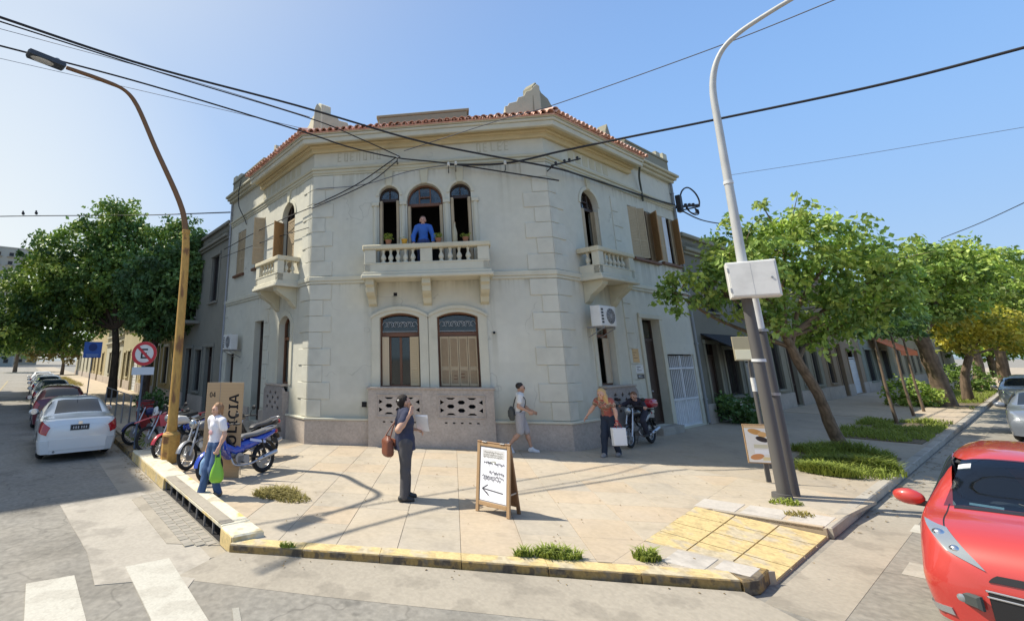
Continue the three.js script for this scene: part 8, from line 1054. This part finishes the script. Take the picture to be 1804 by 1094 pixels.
{ // blonde woman walking, leaning forward
  const pos = [3.78, 0.15, 0.62], ry = rad(-38);
  const hb = [[[0, 0.02, -0.06], [0.02, -0.12, -0.07], 0.085, 0.07], [[0.05, -0.02, -0.03], [0.09, -0.2, 0.0], 0.055, 0.05], [[0.03, -0.1, -0.07], [0.09, -0.3, -0.04], 0.07, 0.045], [[-0.06, -0.0, -0.02], [-0.08, -0.16, 0.0], 0.04, 0.035]];
  person('woman with long blonde hair in a patterned top walking with a white bag', pos, ry, { h: 1.66, fat: 0.95, bust: 1, skin: skinM([0.56, 0.33, 0.24]), hp: 0.3, hy: -0.15, j: { ...STAND, waist: [0, 1.07, 0.04], chest: [0, 1.24, 0.12], neck: [0, 1.38, 0.19], head: [0, 1.51, 0.27], sL: [0.17, 1.34, 0.15], sR: [-0.17, 1.34, 0.15], eL: [0.24, 1.1, 0.12], wL: [0.26, 0.88, 0.16], eR: [-0.32, 1.13, 0.14], wR: [-0.44, 0.95, 0.22], kL: [0.09, 0.49, 0.06], aL: [0.1, 0.1, -0.16], kR: [-0.09, 0.49, 0.14], aR: [-0.11, 0.088, 0.2] }, cL: 0.95, cR: 0.2,
    top: { name: 'blouse', sleeve: 0.4, hem: 0.88, loose: 1.05, mat: cl(null || [1, 1, 1], { map: tex(128, (u, v) => { const a = fbm(u, v, 6, 3, 201); return a > 0.52 ? [0.34, 0.10, 0.08] : a > 0.44 ? [0.42, 0.30, 0.22] : [0.20, 0.13, 0.09]; }, 0.4) }) }, bottom: { name: 'jeans', waist: 1.0, loose: 0.97, mat: cl([0.022, 0.032, 0.055]) }, shoe: std([0.25, 0.24, 0.24], 0.6), hair: { mat: std([0.56, 0.36, 0.15], 0.5), fringe: 0.06, extra: hb }, extra: (t, J) => { const w = new THREE.TorusGeometry(0.03, 0.014, 8, 18); w.rotateX(Math.PI / 2); w.translate(...J.wL); part(t, 'bracelet', w, Mt.red); } });
  const t = thing('paper_bag', 'square white bag carried by the blonde woman', 'bag', toWorld(pos, ry, [0.27, 0.80, 0.17]), 0.25), m = std([0.80, 0.80, 0.79], 0.7); part(t, 'bag_body', cbox(-0.17, 0.17, -0.5, -0.1, -0.06, 0.06, 0.015), m); part(t, 'handle', [-0.05, 0.05].map((z) => tube([[-0.07, -0.1, z], [-0.04, 0.0, z * 0.4], [0, 0.03, 0], [0.04, 0.0, z * 0.4], [0.07, -0.1, z]], 0.006, 16, 6)), Mt.red);
}
{ // person at the balcony
  const pos = [-0.72, 4.905, 0.30], ry = 0.05;
  person('person in a blue jumper and jeans standing behind the middle balcony rail', pos, ry, { h: 1.72, skin: skinM([0.50, 0.28, 0.21]), hp: 0.12, j: { ...STAND, chest: [0, 1.26, 0.04], neck: [0, 1.42, 0.05], head: [0, 1.565, 0.085], sL: [0.185, 1.38, 0.03], sR: [-0.185, 1.38, 0.03], eL: [0.29, 1.1, 0.05], wL: [0.28, 0.83, 0.27], eR: [-0.29, 1.1, 0.05], wR: [-0.28, 0.83, 0.27] }, cL: 0.5, cR: 0.5, dL: [0, -0.1, 1], dR: [0, -0.1, 1], bL: [0, 1, 0.1], bR: [0, 1, 0.1],
    top: { name: 'jumper', sleeve: 1.85, hem: 0.88, loose: 1.12, mat: cl([0.04, 0.13, 0.44]) }, bottom: { name: 'jeans', waist: 1.0, mat: cl([0.04, 0.06, 0.16]) }, shoe: std([0.05, 0.05, 0.05], 0.6), hair: { mat: std([0.10, 0.06, 0.045], 0.6), cut: -0.02 } });
}
{ // rider on the motorcycle by the right facade
  const pos = [5.05, 0.15, -1.1], ry = Math.atan2(-0.88, 0.93);
  person('person in dark clothes bent low astride the motorcycle with the red box', pos, ry, { h: 1.55, sit: 1, skin: skinM([0.48, 0.27, 0.19]), hp: 0.35, j: { ...STAND, pelvis: [0, 0.95, -0.26], waist: [0, 1.05, -0.2], chest: [0, 1.18, -0.06], neck: [0, 1.30, 0.03], head: [0, 1.42, 0.10], sL: [0.17, 1.27, -0.02], sR: [-0.17, 1.27, -0.02], eL: [0.29, 1.16, 0.12], wL: [0.33, 1.15, 0.2], eR: [-0.29, 1.16, 0.12], wR: [-0.33, 1.15, 0.2], hL: [0.1, 0.93, -0.22], hR: [-0.1, 0.93, -0.22], kL: [0.2, 0.72, 0.16], kR: [-0.2, 0.72, 0.16], aL: [0.22, 0.36, 0.0], aR: [-0.22, 0.36, 0.0] }, cL: 0.9, cR: 0.9, bL: [0, 1, 0], bR: [0, 1, 0],
    top: { name: 'jacket', sleeve: 1.9, hem: 0.85, loose: 1.05, mat: cl([0.03, 0.025, 0.04]) }, bottom: { waist: 1.2, mat: cl([0.03, 0.03, 0.045]) }, shoe: std([0.03, 0.03, 0.03], 0.6), hair: { mat: std([0.16, 0.075, 0.035], 0.6), extra: [[[0, 0.0, -0.07], [0, -0.06, -0.07], 0.06, 0.045]] } });
}
renderer.render(scene, camera);
